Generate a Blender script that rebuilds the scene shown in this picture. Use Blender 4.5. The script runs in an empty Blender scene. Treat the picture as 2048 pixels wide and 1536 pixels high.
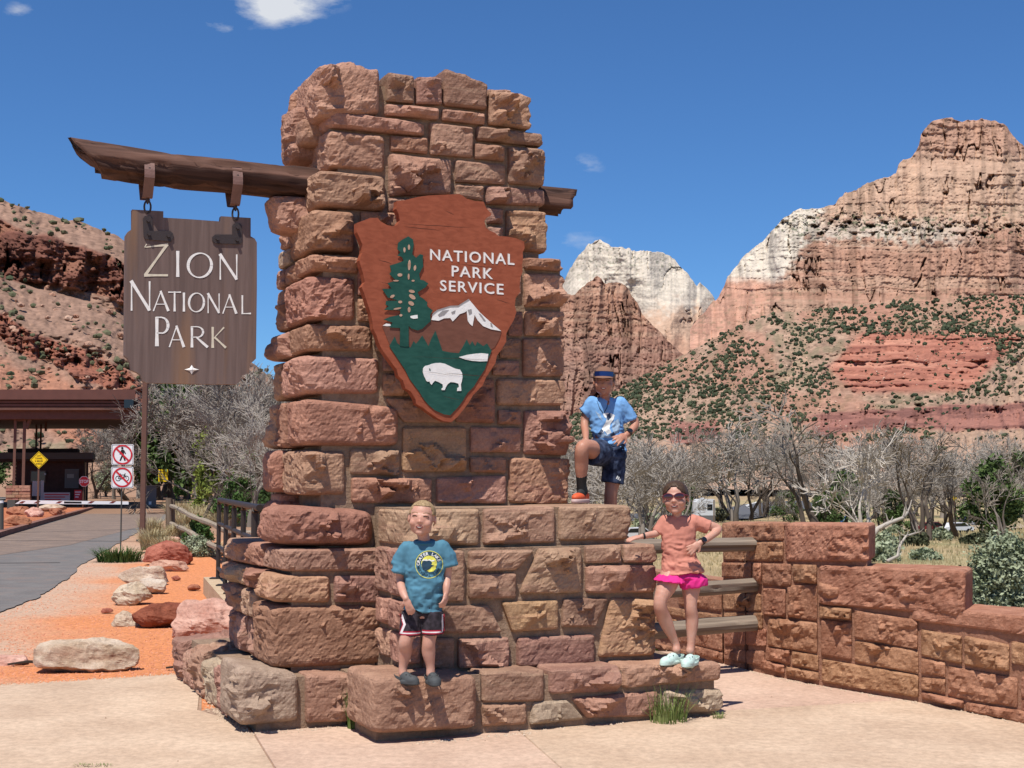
import bpy, bmesh, math, random
import numpy as np
from mathutils import Vector, Matrix
from mathutils.geometry import tessellate_polygon
from mathutils.bvhtree import BVHTree
R = math.radians
scn = bpy.context.scene
COL = scn.collection
rng = random.Random(7)
nrg = np.random.default_rng(11)

# ---------------------------------------------------------------- camera
FPX = 2700.0; CX, CY = 1024.0, 768.0; HZ = 960.0
CAMZ = 1.55
TH = math.atan((HZ - CY) / FPX)
cam_d = bpy.data.cameras.new('camera'); cam = bpy.data.objects.new('camera', cam_d); COL.objects.link(cam)
cam_d.sensor_width = 36.0; cam_d.lens = FPX / 2048 * 36.0
cam_d.clip_start = 0.1; cam_d.clip_end = 30000
cam.location = (0, 0, CAMZ); cam.rotation_euler = (R(90) + TH, 0, 0)
scn.camera = cam

# ---------------------------------------------------------------- sun and sky
LDIR = Vector((0.18, 0.44, -1.0)).normalized()          # the way the light travels
SUN_EL = math.asin(-LDIR.z)
SUN_AZ = math.atan2(-LDIR.x, -LDIR.y)                    # clockwise from +Y
sun_d = bpy.data.lights.new('sun', 'SUN'); sun_d.energy = 5.0; sun_d.angle = R(0.55); sun_d.color = (1.0, 0.95, 0.88)
sun = bpy.data.objects.new('sun', sun_d); COL.objects.link(sun)
sun.rotation_euler = LDIR.to_track_quat('-Z', 'Y').to_euler(); sun.location = (-5, -12, 30)
W = bpy.data.worlds.new('World'); scn.world = W; W.use_nodes = True
nt = W.node_tree; nt.nodes.clear()
wo = nt.nodes.new('ShaderNodeOutputWorld'); bg = nt.nodes.new('ShaderNodeBackground')
sky = nt.nodes.new('ShaderNodeTexSky'); sky.sky_type = 'NISHITA'; sky.sun_disc = False
sky.sun_elevation = SUN_EL; sky.sun_rotation = SUN_AZ % (2 * math.pi)
sky.altitude = 1200; sky.air_density = 1.0; sky.dust_density = 0.3; sky.ozone_density = 3.0
bg.inputs['Strength'].default_value = 0.077
# a few high wisps of cloud, as directions in the sky
def ray(px, py):
    a = (px - CX) / FPX; b = (CY - py) / FPX
    return Vector((a, math.cos(TH) - b * math.sin(TH), math.sin(TH) + b * math.cos(TH)))
def wn(kind, **kw):
    n = nt.nodes.new(kind)
    for k, v in kw.items(): setattr(n, k, v)
    return n
tc = wn('ShaderNodeTexCoord')
def wmath(op, a, b=None, c=None):
    n = wn('ShaderNodeMath', operation=op)
    for i, x in enumerate((a, b, c)):
        if x is None: continue
        if isinstance(x, (int, float)): n.inputs[i].default_value = x
        else: nt.links.new(x, n.inputs[i])
    return n.outputs[0]
nz = wn('ShaderNodeTexNoise'); nz.inputs['Scale'].default_value = 26; nz.inputs['Detail'].default_value = 9; nz.inputs['Roughness'].default_value = 0.62
mp = wn('ShaderNodeMapping'); mp.inputs['Scale'].default_value = (1, 1, 2.4); nt.links.new(tc.outputs['Generated'], mp.inputs['Vector']); nt.links.new(mp.outputs[0], nz.inputs['Vector'])
tot = None
for (cx_, cy_, rx, ry, g) in ((560, 8, 88, 42, 1.35), (452, 55, 55, 18, .75), (620, -10, 80, 30, 1.0), (40, 22, 32, 16, .7), (1170, 330, 36, 22, .62), (1145, 480, 75, 20, .5), (520, 700, 30, 8, .2), (700, -330, 260, 60, 1.0), (2600, 300, 200, 50, 1.0)):
    d = ray(cx_, cy_).normalized(); e1 = Vector((0, 0, 1)).cross(d).normalized(); e2 = d.cross(e1)
    def dot(v):
        n = wn('ShaderNodeVectorMath', operation='DOT_PRODUCT'); nt.links.new(tc.outputs['Generated'], n.inputs[0]); n.inputs[1].default_value = v; return n.outputs['Value']
    a = wmath('DIVIDE', dot(e1), rx / FPX); b = wmath('DIVIDE', dot(e2), ry / FPX)
    r2 = wmath('ADD', wmath('MULTIPLY', a, a), wmath('MULTIPLY', b, b))
    front = wmath('GREATER_THAN', dot(d), 0.5)
    m = wmath('MULTIPLY', wmath('MULTIPLY', wmath('MAXIMUM', wmath('SUBTRACT', 1.0, wmath('MULTIPLY', r2, 0.55)), 0.0), g), front)
    tot = m if tot is None else wmath('MAXIMUM', tot, m)
cl = wmath('MULTIPLY', wmath('MAXIMUM', wmath('SUBTRACT', wmath('ADD', wmath('MULTIPLY', tot, 0.36), nz.outputs['Fac']), 0.66), 0.0), 2.9)
cl = wmath('MINIMUM', wmath('MULTIPLY', cl, tot), 0.95)
mxw = wn('ShaderNodeMix', data_type='RGBA'); nt.links.new(cl, mxw.inputs['Factor'])
tint = wn('ShaderNodeMix', data_type='RGBA', blend_type='MULTIPLY'); tint.inputs['Factor'].default_value = 1.0
nt.links.new(sky.outputs[0], tint.inputs['A']); tint.inputs['B'].default_value = (0.56, 0.92, 1.30, 1)
nt.links.new(tint.outputs['Result'], mxw.inputs['A']); mxw.inputs['B'].default_value = (8.0, 8.3, 8.8, 1)
nt.links.new(mxw.outputs['Result'], bg.inputs['Color']); nt.links.new(bg.outputs[0], wo.inputs['Surface'])
vs = scn.view_settings; vs.view_transform = 'Standard'; vs.look = 'None'; vs.exposure = 0.27; vs.gamma = 1.0; vs.use_curve_mapping = False

# ---------------------------------------------------------------- helpers
def on_z(px, py, z=0.0):
    r = ray(px, py); t = (z - CAMZ) / r.z
    return Vector((r.x * t, r.y * t, z))
def at(px, py, Y):
    r = ray(px, py); t = Y / r.y
    return Vector((r.x * t, Y, CAMZ + r.z * t))
def tag(o, label=None, cat=None, group=None, kind=None):
    if label: o['label'] = label
    if cat: o['category'] = cat
    if group: o['group'] = group
    if kind: o['kind'] = kind
    return o
def thing(name, loc, label, cat, group=None, rz=0):
    o = bpy.data.objects.new(name, None); COL.objects.link(o); o.location = loc; o.rotation_euler = (0, 0, rz)
    o.empty_display_size = 0.2
    return tag(o, label, cat, group)
def link(name, me, mat, parent=None):
    o = bpy.data.objects.new(name, me); COL.objects.link(o)
    if mat is not None:
        if isinstance(mat, (list, tuple)):
            for m in mat: me.materials.append(m)
        elif len(me.materials) == 0: me.materials.append(mat)
    if parent is not None: o.parent = parent
    return o
def rootloc(p):
    l = Vector((0, 0, 0))
    while p is not None: l = l + Vector(p.location); p = p.parent
    return l
class MB:
    def __init__(s): s.v = []; s.f = []; s.mi = []
    def add(s, vs, fs, mi=0):
        n = len(s.v); s.v.extend([tuple(p) for p in vs]); s.f.extend([tuple(i + n for i in f) for f in fs]); s.mi.extend([mi] * len(fs)); return s
    def box(s, c, d, rz=0, M=None, mi=0):
        hx, hy, hz = d[0] / 2, d[1] / 2, d[2] / 2
        P = [Vector((sx * hx, sy * hy, sz * hz)) for sz in (-1, 1) for sx, sy in ((-1, -1), (1, -1), (1, 1), (-1, 1))]
        if M is None: M = Matrix.Rotation(rz, 3, 'Z')
        P = [M @ p + Vector(c) for p in P]
        return s.add(P, [(3, 2, 1, 0), (4, 5, 6, 7), (0, 1, 5, 4), (1, 2, 6, 5), (2, 3, 7, 6), (3, 0, 4, 7)], mi)
    def beam(s, a, b, w, h, mi=0, up=(0, 0, 1)):
        a = Vector(a); b = Vector(b); d = b - a; L = d.length; d.normalize(); up = Vector(up)
        if abs(d.dot(up)) > .99: up = Vector((0, 1, 0))
        x = d.cross(up).normalized(); z = x.cross(d)
        M = Matrix((x, d, z)).transposed()
        return s.box((a + b) / 2, (w, L, h), M=M, mi=mi)
    def tube(s, pts, rad, seg=8, mi=0, cap=True, side=None, rough=0, rs=0):
        pts = [Vector(p) for p in pts]; n = len(pts); base = len(s.v); prev = None
        rr = random.Random(rs)
        for i, p in enumerate(pts):
            t = (pts[min(i + 1, n - 1)] - pts[max(i - 1, 0)])
            t = t.normalized() if t.length > 1e-9 else Vector((0, 0, 1))
            ref = Vector(side) if side is not None else (prev if prev is not None else (Vector((1, 0, 0)) if abs(t.x) < .9 else Vector((0, 1, 0))))
            x = (ref - t * ref.dot(t)); x = x.normalized() if x.length > 1e-6 else Vector((0, 1, 0)); prev = x
            y = t.cross(x)
            r = rad[i] if isinstance(rad, (list, tuple)) else rad
            rx, ry = r if isinstance(r, (tuple, list)) else (r, r)
            for k in range(seg):
                a = 2 * math.pi * k / seg; q = 1 + (rr.uniform(-rough, rough) if rough else 0)
                s.v.append(tuple(p + x * rx * q * math.cos(a) + y * ry * q * math.sin(a)))
        for i in range(n - 1):
            for k in range(seg):
                k2 = (k + 1) % seg
                s.f.append((base + i * seg + k, base + i * seg + k2, base + (i + 1) * seg + k2, base + (i + 1) * seg + k)); s.mi.append(mi)
        if cap:
            s.f.append(tuple(base + k for k in reversed(range(seg)))); s.f.append(tuple(base + (n - 1) * seg + k for k in range(seg))); s.mi += [mi, mi]
        return s
    def ell(s, c, r, M=None, seg=14, ring=9, mi=0):
        c = Vector(c); P = []; F = []
        for i in range(ring + 1):
            ph = math.pi * i / ring
            for k in range(seg):
                a = 2 * math.pi * k / seg
                p = Vector((r[0] * math.sin(ph) * math.cos(a), r[1] * math.sin(ph) * math.sin(a), r[2] * math.cos(ph)))
                if M is not None: p = M @ p
                P.append(p + c)
        for i in range(ring):
            for k in range(seg):
                k2 = (k + 1) % seg
                F.append((i * seg + k, (i + 1) * seg + k, (i + 1) * seg + k2, i * seg + k2))
        return s.add(P, F, mi)
    def mesh(s, name, off=Vector((0, 0, 0)), smooth=False):
        me = bpy.data.meshes.new(name)
        me.from_pydata([(v[0] - off.x, v[1] - off.y, v[2] - off.z) for v in s.v], [], s.f)
        if any(s.mi): me.polygons.foreach_set('material_index', s.mi)
        if smooth: me.polygons.foreach_set('use_smooth', [True] * len(s.f))
        me.update(); return me
    def build(s, name, mat, parent=None, smooth=False, clean=False):
        me = s.mesh(name, rootloc(parent) if parent else Vector((0, 0, 0)), smooth)
        if clean:
            bm = bmesh.new(); bm.from_mesh(me); bmesh.ops.remove_doubles(bm, verts=bm.verts, dist=1e-5); bmesh.ops.recalc_face_normals(bm, faces=bm.faces); bm.to_mesh(me); bm.free()
        return link(name, me, mat, parent)
def npmesh(name, V, F, off=(0, 0, 0), smooth=False):
    V = np.asarray(V, dtype=np.float64) - np.array(off); F = np.asarray(F, dtype=np.int32)
    me = bpy.data.meshes.new(name); k = F.shape[1]
    me.vertices.add(len(V)); me.vertices.foreach_set('co', V.astype(np.float32).ravel())
    me.loops.add(F.size); me.loops.foreach_set('vertex_index', F.ravel())
    me.polygons.add(len(F)); me.polygons.foreach_set('loop_start', np.arange(0, F.size, k, dtype=np.int32))
    try: me.polygons.foreach_set('loop_total', np.full(len(F), k, dtype=np.int32))
    except Exception: pass
    me.update(calc_edges=True); me.validate()
    me.polygons.foreach_set('use_smooth', np.full(len(me.polygons), smooth))
    return me
def _h(i, j, k, seed):
    n = (i * 374761393 + j * 668265263 + k * 2147483647 + seed * 1274126177) & 0xffffffff
    n = ((n ^ (n >> 13)) * 1274126177) & 0xffffffff
    n = (n ^ (n >> 16)) & 0xffffffff
    return n / 2147483648.0 - 1.0
def vnoise(P, seed=0):
    P = np.asarray(P, dtype=np.float64); I = np.floor(P).astype(np.int64); f = P - I; f = f * f * f * (f * (f * 6 - 15) + 10)
    i, j, k = I[:, 0], I[:, 1], I[:, 2]; x, y, z = f[:, 0], f[:, 1], f[:, 2]
    def c(a, b, d): return _h(i + a, j + b, k + d, seed)
    x00 = c(0, 0, 0) * (1 - x) + c(1, 0, 0) * x; x10 = c(0, 1, 0) * (1 - x) + c(1, 1, 0) * x
    x01 = c(0, 0, 1) * (1 - x) + c(1, 0, 1) * x; x11 = c(0, 1, 1) * (1 - x) + c(1, 1, 1) * x
    return (x00 * (1 - y) + x10 * y) * (1 - z) + (x01 * (1 - y) + x11 * y) * z
def fbm(P, oct=4, seed=0, gain=.5):
    P = np.asarray(P, dtype=np.float64); a = 1.0; t = 0; s = 0
    for o in range(oct): t = t + a * vnoise(P * (2.03 ** o) + 17.3 * o, seed + o * 7); s += a; a *= gain
    return t / s
def smooth(e0, e1, x):
    t = np.clip((x - e0) / (e1 - e0), 0, 1); return t * t * (3 - 2 * t)

# ---------------------------------------------------------------- materials
def newmat(name):
    m = bpy.data.materials.new(name); m.use_nodes = True; t = m.node_tree; t.nodes.clear()
    o = t.nodes.new('ShaderNodeOutputMaterial'); b = t.nodes.new('ShaderNodeBsdfPrincipled'); t.links.new(b.outputs[0], o.inputs[0])
    return m, t, b
def plain(name, c, rough=.8, metal=0, spec=.3, var=0.0, vscale=30, bump=0.0, bscale=60, stretch=(1, 1, 1)):
    m, t, b = newmat(name)
    b.inputs['Base Color'].default_value = (*c, 1); b.inputs['Roughness'].default_value = rough; b.inputs['Metallic'].default_value = metal
    b.inputs['Specular IOR Level'].default_value = spec
    if var or bump:
        g = t.nodes.new('ShaderNodeTexCoord'); mpn = t.nodes.new('ShaderNodeMapping'); mpn.inputs['Scale'].default_value = stretch
        t.links.new(g.outputs['Object'], mpn.inputs['Vector'])
    if var:
        n = t.nodes.new('ShaderNodeTexNoise'); n.inputs['Scale'].default_value = vscale; n.inputs['Detail'].default_value = 5; t.links.new(mpn.outputs[0], n.inputs['Vector'])
        r = t.nodes.new('ShaderNodeMapRange'); r.inputs['From Min'].default_value = .3; r.inputs['From Max'].default_value = .7; r.inputs['To Min'].default_value = 1 - var; r.inputs['To Max'].default_value = 1 + var
        t.links.new(n.outputs['Fac'], r.inputs['Value'])
        h = t.nodes.new('ShaderNodeVectorMath'); h.operation = 'SCALE'; h.inputs[0].default_value = c; t.links.new(r.outputs[0], h.inputs['Scale']); t.links.new(h.outputs[0], b.inputs['Base Color'])
    if bump:
        n2 = t.nodes.new('ShaderNodeTexNoise'); n2.inputs['Scale'].default_value = bscale; n2.inputs['Detail'].default_value = 6; t.links.new(mpn.outputs[0], n2.inputs['Vector'])
        bp = t.nodes.new('ShaderNodeBump'); bp.inputs['Strength'].default_value = bump; bp.inputs['Distance'].default_value = 1.0 / bscale * .5
        t.links.new(n2.outputs['Fac'], bp.inputs['Height']); t.links.new(bp.outputs[0], b.inputs['Normal'])
    return m
def rockmat(name, c1, c2, c3=None, scale=5, bump=.6, bed=14, jitter=.12, bdist=.012):
    """sandstone: two or three tones in blotches and faint bedding, a different tint per block"""
    m, t, b = newmat(name); L = t.links.new
    g = t.nodes.new('ShaderNodeNewGeometry'); oi = t.nodes.new('ShaderNodeObjectInfo')
    n1 = t.nodes.new('ShaderNodeTexNoise'); n1.inputs['Scale'].default_value = scale; n1.inputs['Detail'].default_value = 7; n1.inputs['Roughness'].default_value = .62; L(g.outputs['Position'], n1.inputs['Vector'])
    mpn = t.nodes.new('ShaderNodeMapping'); mpn.inputs['Scale'].default_value = (1.2, 1.2, bed); mpn.inputs['Rotation'].default_value = (.12, .08, 0)
    L(g.outputs['Position'], mpn.inputs['Vector'])
    n2 = t.nodes.new('ShaderNodeTexNoise'); n2.inputs['Scale'].default_value = 2.2; n2.inputs['Detail'].default_value = 5; n2.inputs['Distortion'].default_value = .5; L(mpn.outputs[0], n2.inputs['Vector'])
    r1 = t.nodes.new('ShaderNodeValToRGB'); r1.color_ramp.elements[0].position = .36; r1.color_ramp.elements[1].position = .66
    r1.color_ramp.elements[0].color = (*c1, 1); r1.color_ramp.elements[1].color = (*c2, 1)
    L(n1.outputs['Fac'], r1.inputs['Fac'])
    mx = t.nodes.new('ShaderNodeMix'); mx.data_type = 'RGBA'; L(r1.outputs[0], mx.inputs['A']); mx.inputs['B'].default_value = (*(c3 or c1), 1)
    r2 = t.nodes.new('ShaderNodeMapRange'); r2.inputs['From Min'].default_value = .5; r2.inputs['From Max'].default_value = .72; r2.inputs['To Max'].default_value = .75; L(n2.outputs['Fac'], r2.inputs['Value']); L(r2.outputs[0], mx.inputs['Factor'])
    hs = t.nodes.new('ShaderNodeHueSaturation'); L(mx.outputs['Result'], hs.inputs['Color'])
    rr = t.nodes.new('ShaderNodeMapRange'); rr.inputs['To Min'].default_value = 1 - jitter; rr.inputs['To Max'].default_value = 1 + jitter; L(oi.outputs['Random'], rr.inputs['Value']); L(rr.outputs[0], hs.inputs['Value'])
    mu = t.nodes.new('ShaderNodeMath'); mu.operation = 'MULTIPLY'; mu.inputs[1].default_value = 7.13; L(oi.outputs['Random'], mu.inputs[0]); fr = t.nodes.new('ShaderNodeMath'); fr.operation = 'FRACT'; L(mu.outputs[0], fr.inputs[0])
    rh = t.nodes.new('ShaderNodeMapRange'); rh.inputs['To Min'].default_value = .492; rh.inputs['To Max'].default_value = .512; L(fr.outputs[0], rh.inputs['Value']); L(rh.outputs[0], hs.inputs['Hue'])
    sp = t.nodes.new('ShaderNodeVectorMath'); sp.operation = 'SCALE'; L(hs.outputs[0], sp.inputs[0]); L(sp.outputs[0], b.inputs['Base Color']); b.inputs['Roughness'].default_value = .92; b.inputs['Specular IOR Level'].default_value = .12
    n3 = t.nodes.new('ShaderNodeTexNoise'); n3.inputs['Scale'].default_value = scale * 4; n3.inputs['Detail'].default_value = 12; n3.inputs['Roughness'].default_value = .74; L(g.outputs['Position'], n3.inputs['Vector'])
    gr = t.nodes.new('ShaderNodeTexNoise'); gr.inputs['Scale'].default_value = scale * 13; gr.inputs['Detail'].default_value = 6; gr.inputs['Roughness'].default_value = .8; L(g.outputs['Position'], gr.inputs['Vector']); gm = t.nodes.new('ShaderNodeMapRange'); gm.inputs['From Min'].default_value = .36; gm.inputs['From Max'].default_value = .64; gm.inputs['To Min'].default_value = .80; gm.inputs['To Max'].default_value = 1.17; L(gr.outputs['Fac'], gm.inputs['Value']); L(gm.outputs[0], sp.inputs['Scale'])
    n4 = t.nodes.new('ShaderNodeTexVoronoi'); n4.inputs['Scale'].default_value = scale * 2.6; n4.feature = 'F1'
    L(g.outputs['Position'], n4.inputs['Vector'])
    ad = t.nodes.new('ShaderNodeMath'); ad.operation = 'ADD'; L(n3.outputs['Fac'], ad.inputs[0]); m5 = t.nodes.new('ShaderNodeMath'); m5.operation = 'MULTIPLY'; m5.inputs[1].default_value = .35; L(n4.outputs['Distance'], m5.inputs[0]); L(m5.outputs[0], ad.inputs[1])
    ad2 = t.nodes.new('ShaderNodeMath'); ad2.operation = 'ADD'; L(ad.outputs[0], ad2.inputs[0]); m6 = t.nodes.new('ShaderNodeMath'); m6.operation = 'MULTIPLY'; m6.inputs[1].default_value = .5; L(n2.outputs['Fac'], m6.inputs[0]); L(m6.outputs[0], ad2.inputs[1])
    bp = t.nodes.new('ShaderNodeBump'); bp.inputs['Strength'].default_value = min(1.0, bump * 1.35); bp.inputs['Distance'].default_value = bdist * 1.5; L(ad2.outputs[0], bp.inputs['Height']); L(bp.outputs[0], b.inputs['Normal'])
    return m
def woodmat(name, c1, c2, axis=0, scale=3, bump=.6, dist=.006, rough=.85, streak=None):
    """weathered wood with grain running along one object axis"""
    m, t, b = newmat(name); L = t.links.new
    g = t.nodes.new('ShaderNodeTexCoord'); mpn = t.nodes.new('ShaderNodeMapping')
    s = [scale * 9] * 3; s[axis] = scale * .5; mpn.inputs['Scale'].default_value = s; L(g.outputs['Object'], mpn.inputs['Vector'])
    n = t.nodes.new('ShaderNodeTexNoise'); n.inputs['Scale'].default_value = 1; n.inputs['Detail'].default_value = 8; n.inputs['Distortion'].default_value = .6; L(mpn.outputs[0], n.inputs['Vector'])
    r = t.nodes.new('ShaderNodeValToRGB'); r.color_ramp.elements[0].position = .35; r.color_ramp.elements[1].position = .65; r.color_ramp.elements[0].color = (*c1, 1); r.color_ramp.elements[1].color = (*c2, 1); L(n.outputs['Fac'], r.inputs['Fac'])
    out = r.outputs[0]
    if streak:
        mp2 = t.nodes.new('ShaderNodeMapping'); s2 = [5.5] * 3; s2[axis] = .5; mp2.inputs['Scale'].default_value = s2; L(g.outputs['Object'], mp2.inputs['Vector'])
        n2 = t.nodes.new('ShaderNodeTexNoise'); n2.inputs['Scale'].default_value = 1; n2.inputs['Detail'].default_value = 3; L(mp2.outputs[0], n2.inputs['Vector'])
        rr = t.nodes.new('ShaderNodeMapRange'); rr.inputs['From Min'].default_value = .51; rr.inputs['From Max'].default_value = .70; rr.inputs['To Max'].default_value = .8; L(n2.outputs['Fac'], rr.inputs['Value'])
        mx = t.nodes.new('ShaderNodeMix'); mx.data_type = 'RGBA'; L(rr.outputs[0], mx.inputs['Factor']); L(out, mx.inputs['A']); mx.inputs['B'].default_value = (*streak, 1); out = mx.outputs['Result']
    L(out, b.inputs['Base Color']); b.inputs['Roughness'].default_value = rough; b.inputs['Specular IOR Level'].default_value = .2
    bp = t.nodes.new('ShaderNodeBump'); bp.inputs['Strength'].default_value = bump; bp.inputs['Distance'].default_value = dist; L(n.outputs['Fac'], bp.inputs['Height']); L(bp.outputs[0], b.inputs['Normal'])
    return m
def attrmat(name, rough=.95, nscale=.02, namp=.25, bump=.8, bdist=3.0, bscale=.05, nscale2=None, stretch=(1, 1, 1)):
    """colour comes from the rock type stored per vertex, broken up by noise"""
    m, t, b = newmat(name); L = t.links.new
    a = t.nodes.new('ShaderNodeAttribute'); a.attribute_name = 'Col'; g = t.nodes.new('ShaderNodeNewGeometry')
    mpn = t.nodes.new('ShaderNodeMapping'); mpn.inputs['Scale'].default_value = stretch; L(g.outputs['Position'], mpn.inputs['Vector'])
    n = t.nodes.new('ShaderNodeTexNoise'); n.inputs['Scale'].default_value = nscale; n.inputs['Detail'].default_value = 10; n.inputs['Roughness'].default_value = .65; L(mpn.outputs[0], n.inputs['Vector'])
    r = t.nodes.new('ShaderNodeMapRange'); r.inputs['From Min'].default_value = .3; r.inputs['From Max'].default_value = .7; r.inputs['To Min'].default_value = 1 - namp; r.inputs['To Max'].default_value = 1 + namp; L(n.outputs['Fac'], r.inputs['Value'])
    v = t.nodes.new('ShaderNodeVectorMath'); v.operation = 'SCALE'; L(a.outputs['Color'], v.inputs[0]); L(r.outputs[0], v.inputs['Scale']); L(v.outputs[0], b.inputs['Base Color'])
    b.inputs['Roughness'].default_value = rough; b.inputs['Specular IOR Level'].default_value = .05
    n2 = t.nodes.new('ShaderNodeTexNoise'); n2.inputs['Scale'].default_value = bscale; n2.inputs['Detail'].default_value = 10; n2.inputs['Roughness'].default_value = .7; L(mpn.outputs[0], n2.inputs['Vector'])
    bp = t.nodes.new('ShaderNodeBump'); bp.inputs['Strength'].default_value = bump; bp.inputs['Distance'].default_value = bdist; L(n2.outputs['Fac'], bp.inputs['Height']); L(bp.outputs[0], b.inputs['Normal'])
    return m
def setcol(me, C):
    at_ = me.color_attributes.new('Col', 'FLOAT_COLOR', 'POINT'); C = np.asarray(C, dtype=np.float32)
    if C.shape[1] == 3: C = np.concatenate([C, np.ones((len(C), 1), dtype=np.float32)], 1)
    at_.data.foreach_set('color', np.clip(C, 0, 1).ravel())

M = {}
M['st_red'] = rockmat('red_sandstone', (0.265, 0.131, 0.088), (0.400, 0.211, 0.144), (0.322, 0.167, 0.116))
M['st_pink'] = rockmat('pink_sandstone', (0.302, 0.161, 0.113), (0.437, 0.250, 0.175), (0.364, 0.200, 0.141))
M['st_purple'] = rockmat('mauve_sandstone', (0.244, 0.131, 0.096), (0.364, 0.205, 0.149), (0.385, 0.239, 0.169))
M['st_tan'] = rockmat('tan_sandstone', (0.302, 0.183, 0.119), (0.426, 0.278, 0.186), (0.354, 0.200, 0.141))
M['st_ochre'] = rockmat('ochre_sandstone', (0.323, 0.180, 0.106), (0.434, 0.259, 0.161), (0.353, 0.186, 0.126))
M['st_grey'] = rockmat('buff_grey_sandstone', (0.322, 0.228, 0.164), (0.447, 0.333, 0.243), (0.374, 0.261, 0.192))
M['st_wall'] = rockmat('wall_sandstone', (0.270, 0.122, 0.070), (0.437, 0.228, 0.141), (0.343, 0.172, 0.107), scale=7)
M['mortar'] = rockmat('mortar', (.24, .155, .105), (.34, .235, .165), scale=20, bump=.5, jitter=.02)
M['wallmortar'] = rockmat('wall_mortar', (.30, .15, .095), (.40, .21, .14), scale=20, bump=.5, jitter=.02)
# ================================================================ the stone monument
UA = Vector((0.918, 0.3966, 0)).normalized(); VA = Vector((-UA.y, UA.x, 0))
O0 = Vector((-1.615, 8.40, 0))
def loc2w(u, v, z): return O0 + UA * u + VA * v + Vector((0, 0, z))
def on_v(px, py, v):
    """the point of the vertical plane v = const of the monument seen at a pixel, as (u, z)"""
    r = ray(px, py); c = Vector((0, 0, CAMZ)); q = O0 + VA * v - c
    t = q.dot(VA) / r.dot(VA); p = c + r * t - O0
    return p.dot(UA), p.z
_topo = {}
def topo(nu, nz_, nv):
    k = (nu, nz_, nv)
    if k in _topo: return _topo[k]
    idx = {}; P = []; F = []
    def g(i, j, l):
        q = (i, j, l)
        if q not in idx: idx[q] = len(P); P.append((i / nu, j / nz_, l / nv))
        return idx[q]
    for i in range(nu):
        for j in range(nz_):
            F.append((g(i, j, 0), g(i + 1, j, 0), g(i + 1, j + 1, 0), g(i, j + 1, 0)))
            F.append((g(i, j, nv), g(i, j + 1, nv), g(i + 1, j + 1, nv), g(i + 1, j, nv)))
    for i in range(nu):
        for l in range(nv):
            F.append((g(i, 0, l), g(i, 0, l + 1), g(i + 1, 0, l + 1), g(i + 1, 0, l)))
            F.append((g(i, nz_, l), g(i + 1, nz_, l), g(i + 1, nz_, l + 1), g(i, nz_, l + 1)))
    for j in range(nz_):
        for l in range(nv):
            F.append((g(0, j, l), g(0, j + 1, l), g(0, j + 1, l + 1), g(0, j, l + 1)))
            F.append((g(nu, j, l), g(nu, j, l + 1), g(nu, j + 1, l + 1), g(nu, j + 1, l)))
    _topo[k] = (np.array(P), np.array(F)); return _topo[k]
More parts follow.
